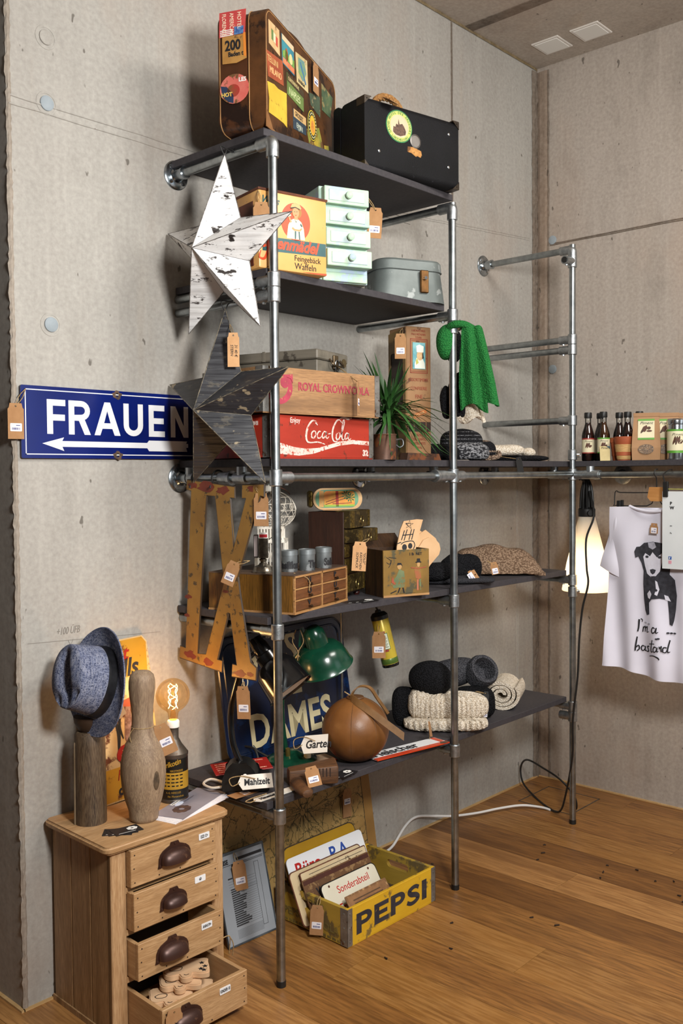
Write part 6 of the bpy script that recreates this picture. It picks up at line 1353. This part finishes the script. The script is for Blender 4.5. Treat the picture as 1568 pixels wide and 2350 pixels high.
# pepsi crate with enamel plates
YP = mat('#d3a726', '#c5971c', .5, 0, 5, '#7a6434', .63, 16, .08, 60, (.6, 3, 3)); YPE = mat('#b39236', '#9d8030', .55, 0, 6, '#6b5a36', .58, 12, .08, 60, (3, .6, 3)); NAVY = mat('#26262f', '#34333a', .6, 0, 18, '#a9862a', .69, 70); OLDIN = wood('#4d3b28', '#362819', 'x', 1, .8)
def pepsi(t):
    bb = bmesh.new(); H = .067; z0 = .03; K = .085
    def pl(dx, pts, holes=()): prism([(dx+a*K, z0+c*H) for a, c in pts], 0, .0006, bb, FX, [[(dx+a*K, z0+c*H) for a, c in q] for q in holes])
    def Pp(dx):
        o = [(.5+.38*cos(a), .69+.31*sin(a)) for a in [pi/2-i*pi/10 for i in range(11)]]; n_ = [(.48+.14*cos(a), .69+.11*sin(a)) for a in [pi/2-i*pi/8 for i in range(9)]]
        pl(dx, [(0, 0), (.28, 0), (.28, .38)]+o[::-1]+[(0, 1)], [[(.28, .58)]+n_[::-1]+[(.28, .8)]])
    def Ee(dx): pl(dx, [(0, 0), (.84, 0), (.84, .22), (.28, .22), (.28, .4), (.76, .4), (.76, .6), (.28, .6), (.28, .78), (.84, .78), (.84, 1), (0, 1)])
    Pp(.042); Ee(.129); Pp(.212); pl(.378, [(0, 0), (.3, 0), (.3, 1), (0, 1)])
    strokes([[(.294+x*K, z0+z*H, w_) for x, z, w_ in ((.78, .78, .014), (.6, .89, .0135), (.38, .88, .015), (.17, .75, .018), (.3, .57, .018), (.6, .45, .018), (.74, .27, .018), (.52, .12, .015), (.26, .11, .0135), (.04, .24, .014))]], .014, .0006, bb, FX, 6)
    P(t, 'lettering', bb, NAVY, smooth=0)
    for s, sz, y, z in (('PEPSI', .033, .29, .032), ('COLA', .033, .135, .030)): txt(t, s, sz, (-.0008, y, z), mat('#5c5230', '#8a7432', .7, 0, 40), 'l', bold=.0012, wx=1.05, sp=1.05)
    txt(t, 'PEPSI COLA BOTTLERS CO.', .0125, (-.0008, .262, .1), mat('#5c5230', '#8a7432', .7, 0, 40), 'l', wx=1.05)
    b = bmesh.new()
    for i in range(12): bx(-.0006, 0, .03+i*.022, .045+i*.022, .008, .016, b=b)
    P(t, 'print', b, mat('#5c5230', '#8a7432', .7, 0, 40), smooth=0)
crate('soda_crate', 'yellow wooden soda crate lettered PEPSI on the floor, full of old enamel plates', (-1.905, -.448, 0), -.5, .452, .318, .124, YP, OLDIN, pepsi, em=YPE)
def plate(name, label, y, z, x0, x1, Lh, lean, m, edge=None, dec_=None, r=.016, th=.003):
    t = thing(name, label, 'sign', (x0, y, z), 0, 'enamel plates in the yellow crate', (rad(-lean), 0, 0)); w = x1-x0
    if edge: P(t, 'edge', prism(rrect(0, w, 0, Lh, r, 4), 0, th-.0006, M=FX), edge); P(t, 'face', prism(rrect(.0035, w-.0035, .0035, Lh-.0035, r*.9, 4), 0, th, M=FX), m)
    else: P(t, 'face', prism(rrect(0, w, 0, Lh, r, 4), 0, th, M=FX), m)
    if dec_: dec_(t, w, Lh, th+.0003)
    return t
ENC = mat('#d9d3c0', '#cec6b0', .3, 0, 6); AGED = mat('#c9b592', '#bba57f', .5, 0, 8, '#5e4630', .66, 24); BRN = mat('#6b4a2c', '#553820', .6, .1, 9, '#8a6a44', .6, 40); REDI = mat('#b3211d', None, .4)
plate('enamel_plate', 'big yellow enamel plate with a dark edge, hindmost in the yellow crate', -.205, .02, -1.90, -1.535, .225, 17, mat('#b38a20', '#a67d18', .35, 0, 6), mat('#2b2620', '#4a3a28', .5, 0, 30), r=.03)
def d1(t, w, L, o): txt(t, 'Büro', .062, (.03, -o, L-.066), REDI, bold=.0012); txt(t, 'P A', .062, (.20, -o, L-.06), mat('#24479a'), bold=.0012)
plate('enamel_plate', 'white enamel plate with red and blue letters, behind the aged cream one in the crate', -.245, .018, -1.905, -1.525, .205, 23, ENW, None, d1)
def d2(t, w, L, o):
    b = bmesh.new()
    for q in ((.04, w-.02, L-.0285, L-.027), (.04, w-.02, L-.016, L-.0145)): bx(q[0], q[1], -o-.0003, -o, q[2], q[3], b=b)
    P(t, 'print', b, INK, smooth=0)
plate('enamel_plate', 'aged cream enamel plate with rusty holes, in front of the white one in the crate', -.278, .018, -1.93, -1.575, .178, 25, AGED, RUST, None)
plate('enamel_plate', 'cream enamel plate with a black line border, second cream plate in the crate', -.293, .018, -1.895, -1.565, .172, 25, AGED, RUST, d2, r=.005)
def d3(t, w, L, o): dec(t, [(.004, L-.018), (w-.004, L-.018), (w-.004, L-.004), (.004, L-.004)], mat('#4a2418', '#3c1c12', .5), o, name='dark_edge'); txt(t, 'Wer Handel treibt', .034, (.05, -o-.0006, L-.062), INK, wx=.95, bold=.001)
plate('enamel_plate', 'brown rusted enamel plate with faded black letters behind the cream red lettered one', -.312, .016, -1.905, -1.572, .158, 27, BRN, None, d3, r=.008)
def d4(t, w, L, o):
    txt(t, 'Sonderabteil', .0345, (.068, -o, L-.047), REDI, wx=.92); txt(t, '...Frauen', .04, (.028, -o, L-.106), REDI, wx=.9, bold=.0004)
    for x in (.04, w-.038): P(t, 'rivet', lathe([(.0045, 0), (.004, .001), (0, .0012)], 10, None, Matrix.Translation((x, -o+.0005, L-.014)) @ FX), RUST)
plate('enamel_plate', 'cream enamel plate with red lettering Sonderabteil and a black edge in the crate', -.345, .015, -1.852, -1.575, .138, 33, ENC, mat('#191714', None, .3), d4, r=.02)
RSM = mat('#8a6440', '#6d4b2e', .7, .15, 20, '#b08a5c', .6, 60)
def d5(t, w, L, o):
    b = bmesh.new(); r5 = random.Random(4)
    for i in range(5): bx(.03, w-.03-r5.random()*.05, -o-.0004, -o, L-.024-i*.011, L-.02-i*.011, b=b)
    P(t, 'raised_text', b, mat('#4a331f', '#5c4128', .7, 0, 200), smooth=0); dec(t, rrect(.008, w-.008, .006, L-.006, .003, 2), mat('#7d5836', '#936a44', .7, .1, 30), o-.0005, name='raised_field')
plate('rusty_plate', 'small rusty brown metal plate with raised text, foremost in the yellow crate', -.40, .016, -1.80, -1.592, .102, 38, RSM, None, d5, r=.003)
tag('brown card price tag hanging over the left end of the yellow soda crate', (-1.925, -.335, .105), .1, .044, CAMZ-6, (0, 3), to=(-1.905, -.33, .135))
# cables on the floor
solo('white_cable', tube([(-1.24, -.05, .004), (-1.18, -.04, .012), (-1.08, -.02, .055), (-1.0, -.015, .07), (-.9, -.03, .05), (-.8, -.06, .03), (-.68, -.10, .02), (-.56, -.14, .018), (-.46, -.19, .016), (-.41, -.26, .010), (-.40, -.30, .004)], .0052, 10), mat('#d9d6d2', None, .4), 'white electric cable running along the wall to the floor hatch', 'cable')

# ================================================================ along the right wall
SHM = bpy.data.materials.new('opal_shade'); SHM.use_nodes = True; nt = SHM.node_tree; nt.nodes.clear()
o_ = nt.nodes.new('ShaderNodeOutputMaterial'); a_ = nt.nodes.new('ShaderNodeBsdfTranslucent'); a_.inputs[0].default_value = (1, .90, .74, 1); d_ = nt.nodes.new('ShaderNodeBsdfDiffuse'); d_.inputs[0].default_value = (.92, .86, .76, 1); m_ = nt.nodes.new('ShaderNodeMixShader'); m_.inputs[0].default_value = .4
nt.links.new(a_.outputs[0], m_.inputs[1]); nt.links.new(d_.outputs[0], m_.inputs[2]); nt.links.new(m_.outputs[0], o_.inputs[0])
LX0, LY0 = -.355, -.452
t = thing('cone_lamp', 'glowing white cone lamp hanging on its black cable beside the far post', 'lamp', (LX0, LY0, .99))
P(t, 'shade', lathe([(.104, 0), (.1055, .004), (.085, .12), (.05, .26), (.032, .33)], 48, closed=True), SHM, smooth=80)
P(t, 'cap', lathe([(.034, .318), (.036, .322), (.036, .352), (.03, .358), (.012, .362), (.010, .40), (0, .40)], 28), BLACK); P(t, 'cap_lug', cyl((-.03, -.03, .337), (-.04, -.04, .337), .012, 10), BLACK)
P(t, 'bulb', blob((0, 0, .14), (.028, .028, .036), 18, 10), emis('warm_bulb', (1, .78, .5, 1), 8))
point('lamp_light', (LX0, LY0, 1.09), 1.7, (1, .74, .47), .035); point('lamp_light_low', (LX0, LY0, 1.0), .5, (1, .74, .47), .03)
b = bmesh.new(); rc_ = random.Random(8)
for i in range(7):
    wv = rc_.uniform(.018, .038); hh = rc_.uniform(.10, .14); dx = rc_.uniform(-.012, .012); a = rc_.uniform(0, pi)
    tube([(dx+wv*cos(q)*cos(a), wv*cos(q)*sin(a), .455-hh+hh*sin(q)*1.0+.03) for q in [k*2*pi/12 for k in range(12)]], .0042, 7, b, 2, True)
tube([(0, 0, .39), (.004, .0, .43), (.0, .004, .5)], .007, 8, b, 2); tube([(-.02, .0, .47), (-.05, .02, .505), (-.07, .01, .50), (-.075, -.01, .48)], .006, 7, b)
P(t, 'cable_bundle', b, BLACK)
solo('black_cable', tube([(-.375, -.475, 1.42), (-.42, -.52, 1.32), (-.44, -.495, 1.22), (-.465, -.51, 1.10), (-.49, -.53, 1.035), (-.492, -.505, .93), (-.495, -.492, .80), (-.50, -.487, .645), (-.505, -.468, .46), (-.495, -.46, .30), (-.45, -.40, .1), (-.43, -.36, .02), (-.385, -.28, .006), (-.30, -.16, .006), (-.24, -.06, .035), (-.22, -.035, .10), (-.27, -.10, .16), (-.36, -.24, .17), (-.40, -.35, .15), (-.39, -.41, .09), (-.37, -.41, .03), (-.33, -.36, .006)], .0044, 8), BLACK, 'black lamp cable running down along the far post and looping on the floor', 'cable')
# t-shirt on hanger
TY = -.825
t = thing('clip_hanger', 'black wire clip hanger with a wooden middle holding the white t-shirt', 'hanger', (-.488, TY, 0), -90)
b = tube([(-.03, 0, 1.418), (-.155, 0, 1.418), (-.165, 0, 1.424), (-.176, 0, 1.418), (-.178, 0, 1.37), (-.172, 0, 1.365), (-.04, 0, 1.365), (-.015, 0, 1.385)], .0022, 7, None, 2); tube([(.03, 0, 1.418), (.155, 0, 1.418), (.165, 0, 1.424), (.176, 0, 1.418), (.178, 0, 1.37), (.172, 0, 1.365), (.04, 0, 1.365), (.015, 0, 1.385)], .0022, 7, b, 2)
tube([(0, 0, 1.43), (.0, 0, 1.462), (.0, -.004, 1.478), (0, -.022, 1.492), (0, -.012, 1.509), (0, .008, 1.511)], .0024, 7, b); P(t, 'wire', b, BLACK)
P(t, 'wooden_middle', prism([(-.028, 1.44), (.028, 1.44), (.036, 1.40), (.022, 1.384), (-.022, 1.384), (-.036, 1.40)], -.006, .006, M=FX), wood('#c08a50', '#a8733c', 'x', 1, .5))
for s in (-1, 1):
    b = bx(s*.158-.008, s*.158+.008, -.008, .008, 1.33, 1.385, .002); bx(s*.148-.005, s*.148+.005, .002, .012, 1.36, 1.387, .001, b); P(t, 'clip', b, BLACK)
SH = mat('#dcdae6', '#d5d3e0', .9, 0, 5)
t = thing('t_shirt', 'white t-shirt with a printed dog and lettering hanging from the clip hanger', 't-shirt', (-.50, TY, 0), -90)
def shirt(u, v):
    # u across, v from the hem up
    z0 = .70+.012*sin(u*6+1)-.012*u; hw = .213-.028*v**.7
    x = (2*u-1)*hw; top = 1.366-.006*abs(2*u-1)
    a = abs(x)
    if a < .1: top -= .018*(1-(a/.1)**2)
    z = z0+(top-z0)*v
    f = (.012*sin(x*55+2*v)*(1-v)**1.2+.006*sin(x*23+5*v)+.007*noise.noise(Vector((x*12, z*6, 3))))
    return (x, -.012-f-.008*(1-(2*u-1)**2), z)
P(t, 'front', sheet(shirt, 64, 46, .0022), SH, smooth=80)
P(t, 'back', sheet(lambda u, v: ((2*u-1)*(.205-.025*v**.7), .014+.004*sin(u*19+3*v), .705+(1.362-.705-(.004 if abs(2*u-1) > .5 else .004))*v), 40, 20, .002), SH, smooth=80)
for s in (-1, 1):
    def slv(u, v, s=s): return (s*(.176+.042*v+.026*(u-.5)*0-(.058*u*(v))), -.008-.007*sin(u*7+1)-.010*sin(pi*u)+.006*v, 1.345-.262*v+.034*(u-.5)*v+.0*u)
    P(t, 'sleeve', sheet(lambda u, v: (s*((.162-.02*u)+(.058-.064*u)*v+.012*(1-u)*v), -.006-.010*sin(pi*u)-.004*sin(v*9), 1.352-.018*u-(.235+.028*u)*v), 18, 26, .0022), SH, smooth=80)
def nk(k): x = -.1+.2*k/14; return (x, -.0345+.02*(abs(x)/.1)**2, 1.346+.018*(x/.1)**2)
P(t, 'collar', tube([nk(k) for k in range(15)], .006, 8, None, 3), SH)
P(t, 'neck_label', bx(.004, .022, -.004, -.001, 1.318, 1.336), WHITE)
# printed dog (flat print following the shirt)
BK = mat('#26262c', '#3a3a42', .9, 0, 60); GY = mat('#8f8f9c', '#b5b5c2', .9, 0, 50); WH = mat('#d9d8e4', '#cfceda', .9, 0, 40)
def pr(poly, m, lay=0, nm='dog_print'):
    me_b = bmesh.new(); prism(poly, 0, .0004, me_b); bmesh.ops.triangulate(me_b, faces=me_b.faces[:])
    for _ in range(2): bmesh.ops.subdivide_edges(me_b, edges=[e for e in me_b.edges if e.calc_length() > .012], cuts=1, use_grid_fill=False); bmesh.ops.triangulate(me_b, faces=me_b.faces[:])
    for v in me_b.verts:
        x, z = v.co.x, v.co.y; u = .5+x/(2*.2); vv = min(1, max(0, (z-.7)/.655)); hw = .213-.028*vv**.7; u = .5+x/(2*hw); q = shirt(u, vv)
        v.co = (x, q[1]-.0035-.0007*lay-(.0004 if v.co.z > 0 else 0), z)
    return P(t, nm, me_b, m, smooth=0)
pr([(-.052, 1.205), (-.036, 1.22), (.0, 1.226), (.035, 1.222), (.058, 1.205), (.075, 1.19), (.083, 1.15), (.07, 1.14), (.066, 1.10), (.088, 1.08), (.096, 1.02), (.09, .965), (.082, .92), (.076, .90), (.066, .905), (.062, .955), (.058, 1.0), (.03, 1.005), (.0, 1.0), (-.012, .985), (-.01, .94), (-.022, .935), (-.03, .955), (-.036, 1.0), (-.038, 1.06), (-.036, 1.11), (-.045, 1.14), (-.058, 1.165), (-.07, 1.16), (-.074, 1.185), (-.066, 1.203)], BK, 0)
pr([(-.03, 1.18), (-.01, 1.168), (.0, 1.185), (.018, 1.165), (.036, 1.182), (.04, 1.16), (.03, 1.11), (.016, 1.092), (-.004, 1.088), (-.02, 1.10), (-.03, 1.13), (-.038, 1.165)], WH, 1)
pr([(-.02, 1.222), (.006, 1.225), (.014, 1.205), (.0, 1.195), (-.016, 1.203)], GY, 1); pr([(-.008, 1.116), (.004, 1.12), (.016, 1.116), (.012, 1.104), (.004, 1.098), (-.004, 1.104)], BK, 2)
for x in (-.022, .028): pr(oval(x, 1.166, .007, .005, 10), BK, 2)
pr([(-.008, 1.092), (.004, 1.088), (.014, 1.093), (.004, 1.091)], BK, 2); pr([(-.02, 1.02), (-.008, 1.035), (.0, 1.02), (-.008, 1.0), (-.016, 1.005)], WH, 1); pr([(.046, 1.02), (.06, 1.015), (.07, .995), (.05, 1.0)], WH, 1)
pr([(.014, 1.075), (.022, 1.07), (.03, 1.04), (.022, 1.015), (.012, 1.02), (.018, 1.04)], WH, 1); pr([(.014, 1.038), (.02, 1.042), (.024, 1.036), (.018, 1.03)], BK, 2)
for (x, z) in ((-.028, .905), (-.012, .902), (.074, .872), (.086, .872), (.062, .872), (.022, .846), (.03, .848)): pr(oval(x, z, .006, .0035, 8), GY if z > .89 else BK, 1)
G = [[(-.056, .915, .007), (-.058, .885, .006), (-.062, .866, .005)], [(-.05, .918, .004), (-.043, .914, .004), (-.044, .906, .003)], [(-.038, .888, .005), (-.042, .866, .004)], [(-.039, .88, .003), (-.03, .89, .005), (-.031, .868, .004)], [(-.03, .88, .003), (-.02, .89, .005), (-.021, .868, .004), (-.012, .872, .002)],
     [(.016, .886, .004), (.008, .89, .005), (.002, .878, .005), (.006, .868, .005), (.016, .874, .004), (.022, .89, .005), (.02, .87, .005), (.03, .874, .002)],
     [(-.064, .845, .005), (-.07, .81, .006), (-.072, .788, .005)], [(-.071, .80, .004), (-.06, .81, .005), (-.057, .797, .005), (-.066, .788, .004)], [(-.036, .808, .004), (-.045, .81, .005), (-.05, .80, .005), (-.045, .79, .004), (-.036, .797, .004), (-.032, .81, .005), (-.034, .792, .005), (-.026, .795, .002)], [(-.012, .812, .004), (-.022, .81, .005), (-.018, .80, .005), (-.016, .792, .005), (-.028, .79, .003)],
     [(.004, .84, .004), (-.002, .81, .005), (-.002, .793, .005), (.006, .794, .003)], [(-.012, .822, .003), (.014, .826, .003)], [(.022, .812, .004), (.014, .814, .005), (.008, .803, .005), (.012, .793, .004), (.022, .80, .004), (.026, .814, .005), (.025, .797, .005), (.032, .80, .002)], [(.034, .818, .004), (.036, .81, .005), (.042, .82, .004), (.041, .80, .004), (.05, .804, .002)], [(.06, .814, .004), (.05, .815, .005), (.046, .804, .005), (.05, .796, .004), (.06, .802, .004), (.07, .845, .005), (.063, .81, .005), (.064, .797, .005), (.072, .80, .002)], [(-.012, .774, .003), (.01, .778, .004), (.03, .772, .006), (.034, .765, .004)]]
b = strokes(G, .005, 0, None, None, 4)
for v in b.verts:
    x, z = v.co.x, v.co.y; vv = (z-.7)/.655; hw = .213-.028*vv**.7; q = shirt(.5+x/(2*hw), vv); v.co = (x, q[1]-.005, z)
P(t, 'lettering', b, INK, smooth=0)
tag('small brown tag with a barcode pinned at the neck of the white t-shirt', (-.545, TY-.016, 1.292), .042, .032, -90, (0, 3), st=-.02)
t = thing('poster', 'white paper notice held by a black clip in front of the t-shirt', 'poster', (-.565, -.988, 1.128), -90)
P(t, 'paper', bx(-.105, .105, -.0006, 0, 0, .297), mat('#c9ced0', '#d6dadb', .6, 0, 4)); P(t, 'clip', bx(-.102, -.082, -.006, .006, .275, .335, .002), BLACK)
P(t, 'line', tube([(-.1, .0, .306), (.105, .0, .304)], .0012, 5, None, 0), mat('#b5b84a', None, .5))
for i, (s, z, sz) in enumerate((('P', .246, .016), ('W', .229, .016), ('on', .163, .0085), ('Fa', .135, .0085))): txt(t, s, sz, (-.075, -.0012, z), INK, bold=.0006 if i < 2 else 0)
P(t, 'blue_icon', bx(-.08, -.068, -.0014, -.0006, .036, .048, .0), mat('#24509c')); txt(t, 'f', .011, (-.0765, -.002, .038), WHITE, bold=.0006); P(t, 'pink_icon', bx(-.08, -.068, -.0014, -.0006, .02, .032), mat('#c98a9c', '#d8a0a8', .5, 0, 200))
solo('poster_wire', tube([(-.565, -.893, 1.46), (-.55, -.88, 1.49), (-.49, -.88, 1.508), (-.47, -.88, 1.5065)], .0022, 6), BLACK, 'black wire hook from which the paper notice hangs on the rail', 'hook')

# bottles, bags and tins on the long shelf
BOT = bpy.data.materials.new('bottle_glass'); BOT.use_nodes = True; nt = BOT.node_tree; nt.nodes.clear()
o_ = nt.nodes.new('ShaderNodeOutputMaterial'); tr = nt.nodes.new('ShaderNodeBsdfTransparent'); tr.inputs[0].default_value = (.93, .94, .93, 1); gs = nt.nodes.new('ShaderNodeBsdfGlossy'); gs.inputs['Roughness'].default_value = .06; fr_ = nt.nodes.new('ShaderNodeFresnel'); fr_.inputs[0].default_value = 1.5; mx = nt.nodes.new('ShaderNodeMixShader')
nt.links.new(fr_.outputs[0], mx.inputs[0]); nt.links.new(tr.outputs[0], mx.inputs[1]); nt.links.new(gs.outputs[0], mx.inputs[2]); nt.links.new(mx.outputs[0], o_.inputs[0])
SAUCE = mat('#2a1410', '#35190f', .12, 0, 9, spec=.7); SAUCE2 = mat('#4a2c16', '#3a2212', .12, 0, 9, spec=.7); LBL = mat('#d8cfae', '#cfc5a2', .6); LGRN = mat('#4f8f2c', '#5d9a34', .5); LRED = mat('#8f2a24', None, .5)
CHILI = mat('#5a2a18', '#3c2a16', .6, 0, 90)
def wraplab(t, R, z0, z1, m, nm, span=1.3):
    b = bmesh.new(); n = 16; V = [[b.verts.new((R*sin(x), -R*cos(x), z)) for z in (z0, z1)] for x in [-span+2*span*i/n for i in range(n+1)]]
    for u, v in zip(V, V[1:]): b.faces.new((u[0], v[0], v[1], u[1]))
    return P(t, nm, b, m)
def leafprint(t, R, zc, s=1.0):
    b = bmesh.new()
    for (x, z, rx, rz) in ((-.008, .004, .003, .010), (-.003, .002, .0032, .012), (.003, .005, .003, .009), (-.011, -.002, .002, .007), (.009, .0, .006, .004), (.006, -.004, .006, .003)):
        V = [b.verts.new((R*sin((x+rx*cos(a)+.2*rz*sin(a))*s/R), -R*cos((x+rx*cos(a)+.2*rz*sin(a))*s/R), zc+(z+rz*sin(a))*s)) for a in [i*2*pi/9 for i in range(9)]]; b.faces.new(V)
    P(t, 'print', b, CHILI, smooth=0)
def script(t, R, z, s=.011, flat=None):
    o = txt(t, 'Piment', s, (0, 0, 0), INK, align='CENTER', shear=.35, wx=1.1, ex=0)
    for v in o.data.vertices: v.co = (R*sin(v.co.x/R), -R*cos(v.co.x/R), z+v.co.y)
    o.rotation_euler = (0, 0, 0)
def bottle(x, y, label, sauce, top, hh=.205, lab=True):
    t = thing('sauce_bottle', label, 'bottle', (x, y, T3), -58, 'small sauce bottles on the long shelf'); R = .026
    P(t, 'glass', lathe([(R-.004, 0), (R, .003), (R, .108), (R-.002, .12), (.015, .148), (.0125, .158), (.0125, .19), (0, .19)], 28), BOT, smooth=60)
    P(t, 'sauce', lathe([(R-.005, .002), (R-.0015, .005), (R-.0015, .108), (R-.0035, .12), (.0138, .146), (.0112, .158), (.0112, .163), (0, .163)], 24), sauce, smooth=60)
    P(t, 'cap', lathe([(.0152, .182), (.016, .184), (.016, .202), (.0145, .206), (0, .206)], 20), BLACK)
    if lab:
        wraplab(t, R+.0004, .034, .096, LBL, 'label'); wraplab(t, R+.0007, .091, .097, top, 'label_edge'); wraplab(t, R+.0007, .0325, .037, top, 'label_edge'); leafprint(t, R+.001, .064); script(t, R+.001, .08)
    return t
bottle(-.40, -.482, 'sauce bottle with a red edged label, nearest the far post', SAUCE, LRED); bottle(-.40, -.553, 'sauce bottle with a green edged label, half hidden by a small card', SAUCE2, LGRN)
bottle(-.325, -.50, 'dark sauce bottle standing behind the gap between the two labelled ones', SAUCE, LRED); bottle(-.30, -.575, 'dark sauce bottle in the back row, just right of the green labelled one', SAUCE, LRED, lab=False)
bottle(-.315, -.62, 'dark sauce bottle in the back row over the small flower pot', SAUCE, LRED, lab=False); bottle(-.30, -.665, 'dark sauce bottle in the back row, farthest right', SAUCE, LRED, lab=False)
t = thing('small_card', 'small cream card leaning in front of the green labelled bottle', 'card', (-.437, -.582, T3), 0, None, (rad(-12), 0, rad(-66)))
P(t, 'paper', prism([(-.022, 0), (.018, 0), (.016, .062), (-.026, .062)], 0, .0012, M=FX), mat('#cdbb88', '#bfae7c', .7, 0, 30)); txt(t, 'Piment', .013, (-.02, -.0016, .05), INK, shear=.3); P(t, 'dark_corner', prism([(.0, .062), (.016, .062), (.0165, .05)], .0012, .0016, M=FX), mat('#2a4a55'))
TERR = mat('#a5542f', '#954826', .7, 0, 9); RAFF = mat('#cba56c', '#b98f56', .7, 0, 40, bump=.4, bsc=90, st=(1, 1, 8))
t = thing('flower_pot', 'small terracotta pot wrapped in straw coloured bands on the long shelf', 'pot', (-.41, -.652, T3))
P(t, 'pot', lathe([(.028, 0), (.0385, .072), (.0395, .074), (.041, .098), (.038, .098), (.034, .02), (0, .02)], 32), TERR); P(t, 'straw_wrap', lathe([(.0288, .004), (.0305, .006)]+[(.0308+.0082*i/9+(.0006 if i % 2 else 0), .008+i*.0064) for i in range(10)]+[(.0385, .0662)], 32, closed=True), RAFF)
t = thing('flower_pot', 'terracotta pot behind the straw wrapped one, only its rim showing', 'pot', (-.362, -.605, T3)); P(t, 'pot', lathe([(.026, 0), (.036, .074), (.038, .076), (.039, .096), (.035, .096), (.03, .02), (0, .02)], 28), TERR)
KRAFT = mat('#a57f5c', '#98734f', .8, 0, 9); 
def bag(x, y, label, hh=.19, art=True):
    t = thing('paper_bag', label, 'paper bag', (x, y, T3), -68, 'brown paper bags on the long shelf'); b = bmesh.new(); R = []
    for z, sw, sd in ((0, .054, .031), (.05, .056, .033), (.11, .053, .022), (hh-.012, .049, .004), (hh, .049, .003)):
        R.append([b.verts.new(p) for p in ((-sw, -sd, z), (sw, -sd, z), (sw, 0, z) if z < hh-.02 and z > 0 else (sw, 0, z), (sw, sd, z), (-sw, sd, z), (-sw, 0, z))])
    R[2][2].co.x -= .012; R[2][5].co.x += .012
    for A, B in zip(R, R[1:]):
        for i in range(6): b.faces.new((A[i], A[(i+1) % 6], B[(i+1) % 6], B[i]))
    b.faces.new(R[0][::-1]); b.faces.new(R[-1]); P(t, 'bag', b, KRAFT, smooth=0)
    P(t, 'folded_top', bx(-.051, .051, -.0065, .005, hh-.014, hh+.002, .001), KRAFT)
    M = Matrix.Translation((0, -.0295, .06)) @ Matrix.Rotation(rad(-10.5), 4, 'X') @ FX; 
    if art:
        k = P(t, 'label', prism(rrect(-.032, .032, .022, .108, .002, 2), .002, .003, M=M), LBL)
        for q in ((.1, .108), (.022, .03)): P(k, 'label_edge', prism([(-.032, q[0]), (.032, q[0]), (.032, q[1]), (-.032, q[1])], .003, .0034, M=M), LGRN, smooth=0)
        bb = bmesh.new()
        for (xx, z, rx, rz, sl) in ((-.01, .066, .006, .016, .6), (-.003, .068, .006, .018, .5), (-.016, .058, .004, .012, .8), (.01, .07, .008, .008, .2), (.012, .058, .011, .005, .2)): prism([(xx+rx*cos(a)+sl*rz*sin(a)*.4, z+rz*sin(a)*.8) for a in [i*2*pi/10 for i in range(10)]], .003, .0037+.00004*len(bb.verts)*.1, bb, M)
        P(k, 'print', bb, CHILI, smooth=0)
        o = txt(k, 'Piment', .016, (0, 0, 0), INK, align='CENTER', shear=.35, wx=1.1, ex=.0002); o.data.transform(M @ Matrix.Translation((0, .086, .0036))); o.rotation_euler = (0, 0, 0)
    P(t, 'window', prism(oval(0, -.008+.0, .031, .02, 24), .001, .0035, M=Matrix.Translation((0, -.0305, .052)) @ Matrix.Rotation(rad(-6), 4, 'X') @ FX), mat('#3a2a1a', '#7a5a38', .5, 0, 220, '#b8a080', .63, 160))
    return t
bag(-.40, -.742, 'brown paper bag with a green edged label and oval window, frontmost of the row')
bag(-.335, -.795, 'brown paper bag right behind the front one'); bag(-.275, -.815, 'brown paper bag third in the row', art=False); bag(-.20, -.84, 'brown paper bag at the very back of the row', art=False)
t = thing('tea_canister', 'silver tin canister with a green and cream label at the right edge', 'canister', (-.40, -.868, T3), -60)
TINM = mat('#c9ccce', '#b7babc', .18, 1.0, 10); P(t, 'body', lathe([(.036, 0), (.0365, .003), (.0365, .14), (0, .14)], 36), TINM); P(t, 'lid', lathe([(.0375, .138), (.0385, .142), (.0385, .156), (.034, .162), (.02, .163), (.018, .16), (0, .16)], 36), TINM)
wraplab(t, .0369, .026, .12, LGRN, 'label_edge', 1.9); wraplab(t, .0372, .036, .112, LBL, 'label', 1.9); leafprint(t, .0376, .072, 1.5); script(t, .0376, .094, .015)
t = thing('dark_canister', 'dark object cut off by the right edge of the picture behind the canister', 'canister', (-.22, -1.0, T3)); P(t, 'body', lathe([(.05, 0), (.05, .2), (.044, .21), (0, .21)], 28), BLACK); P(t, 'lid', lathe([(.051, .195), (.051, .22), (.03, .228), (0, .228)], 28), BLACK)
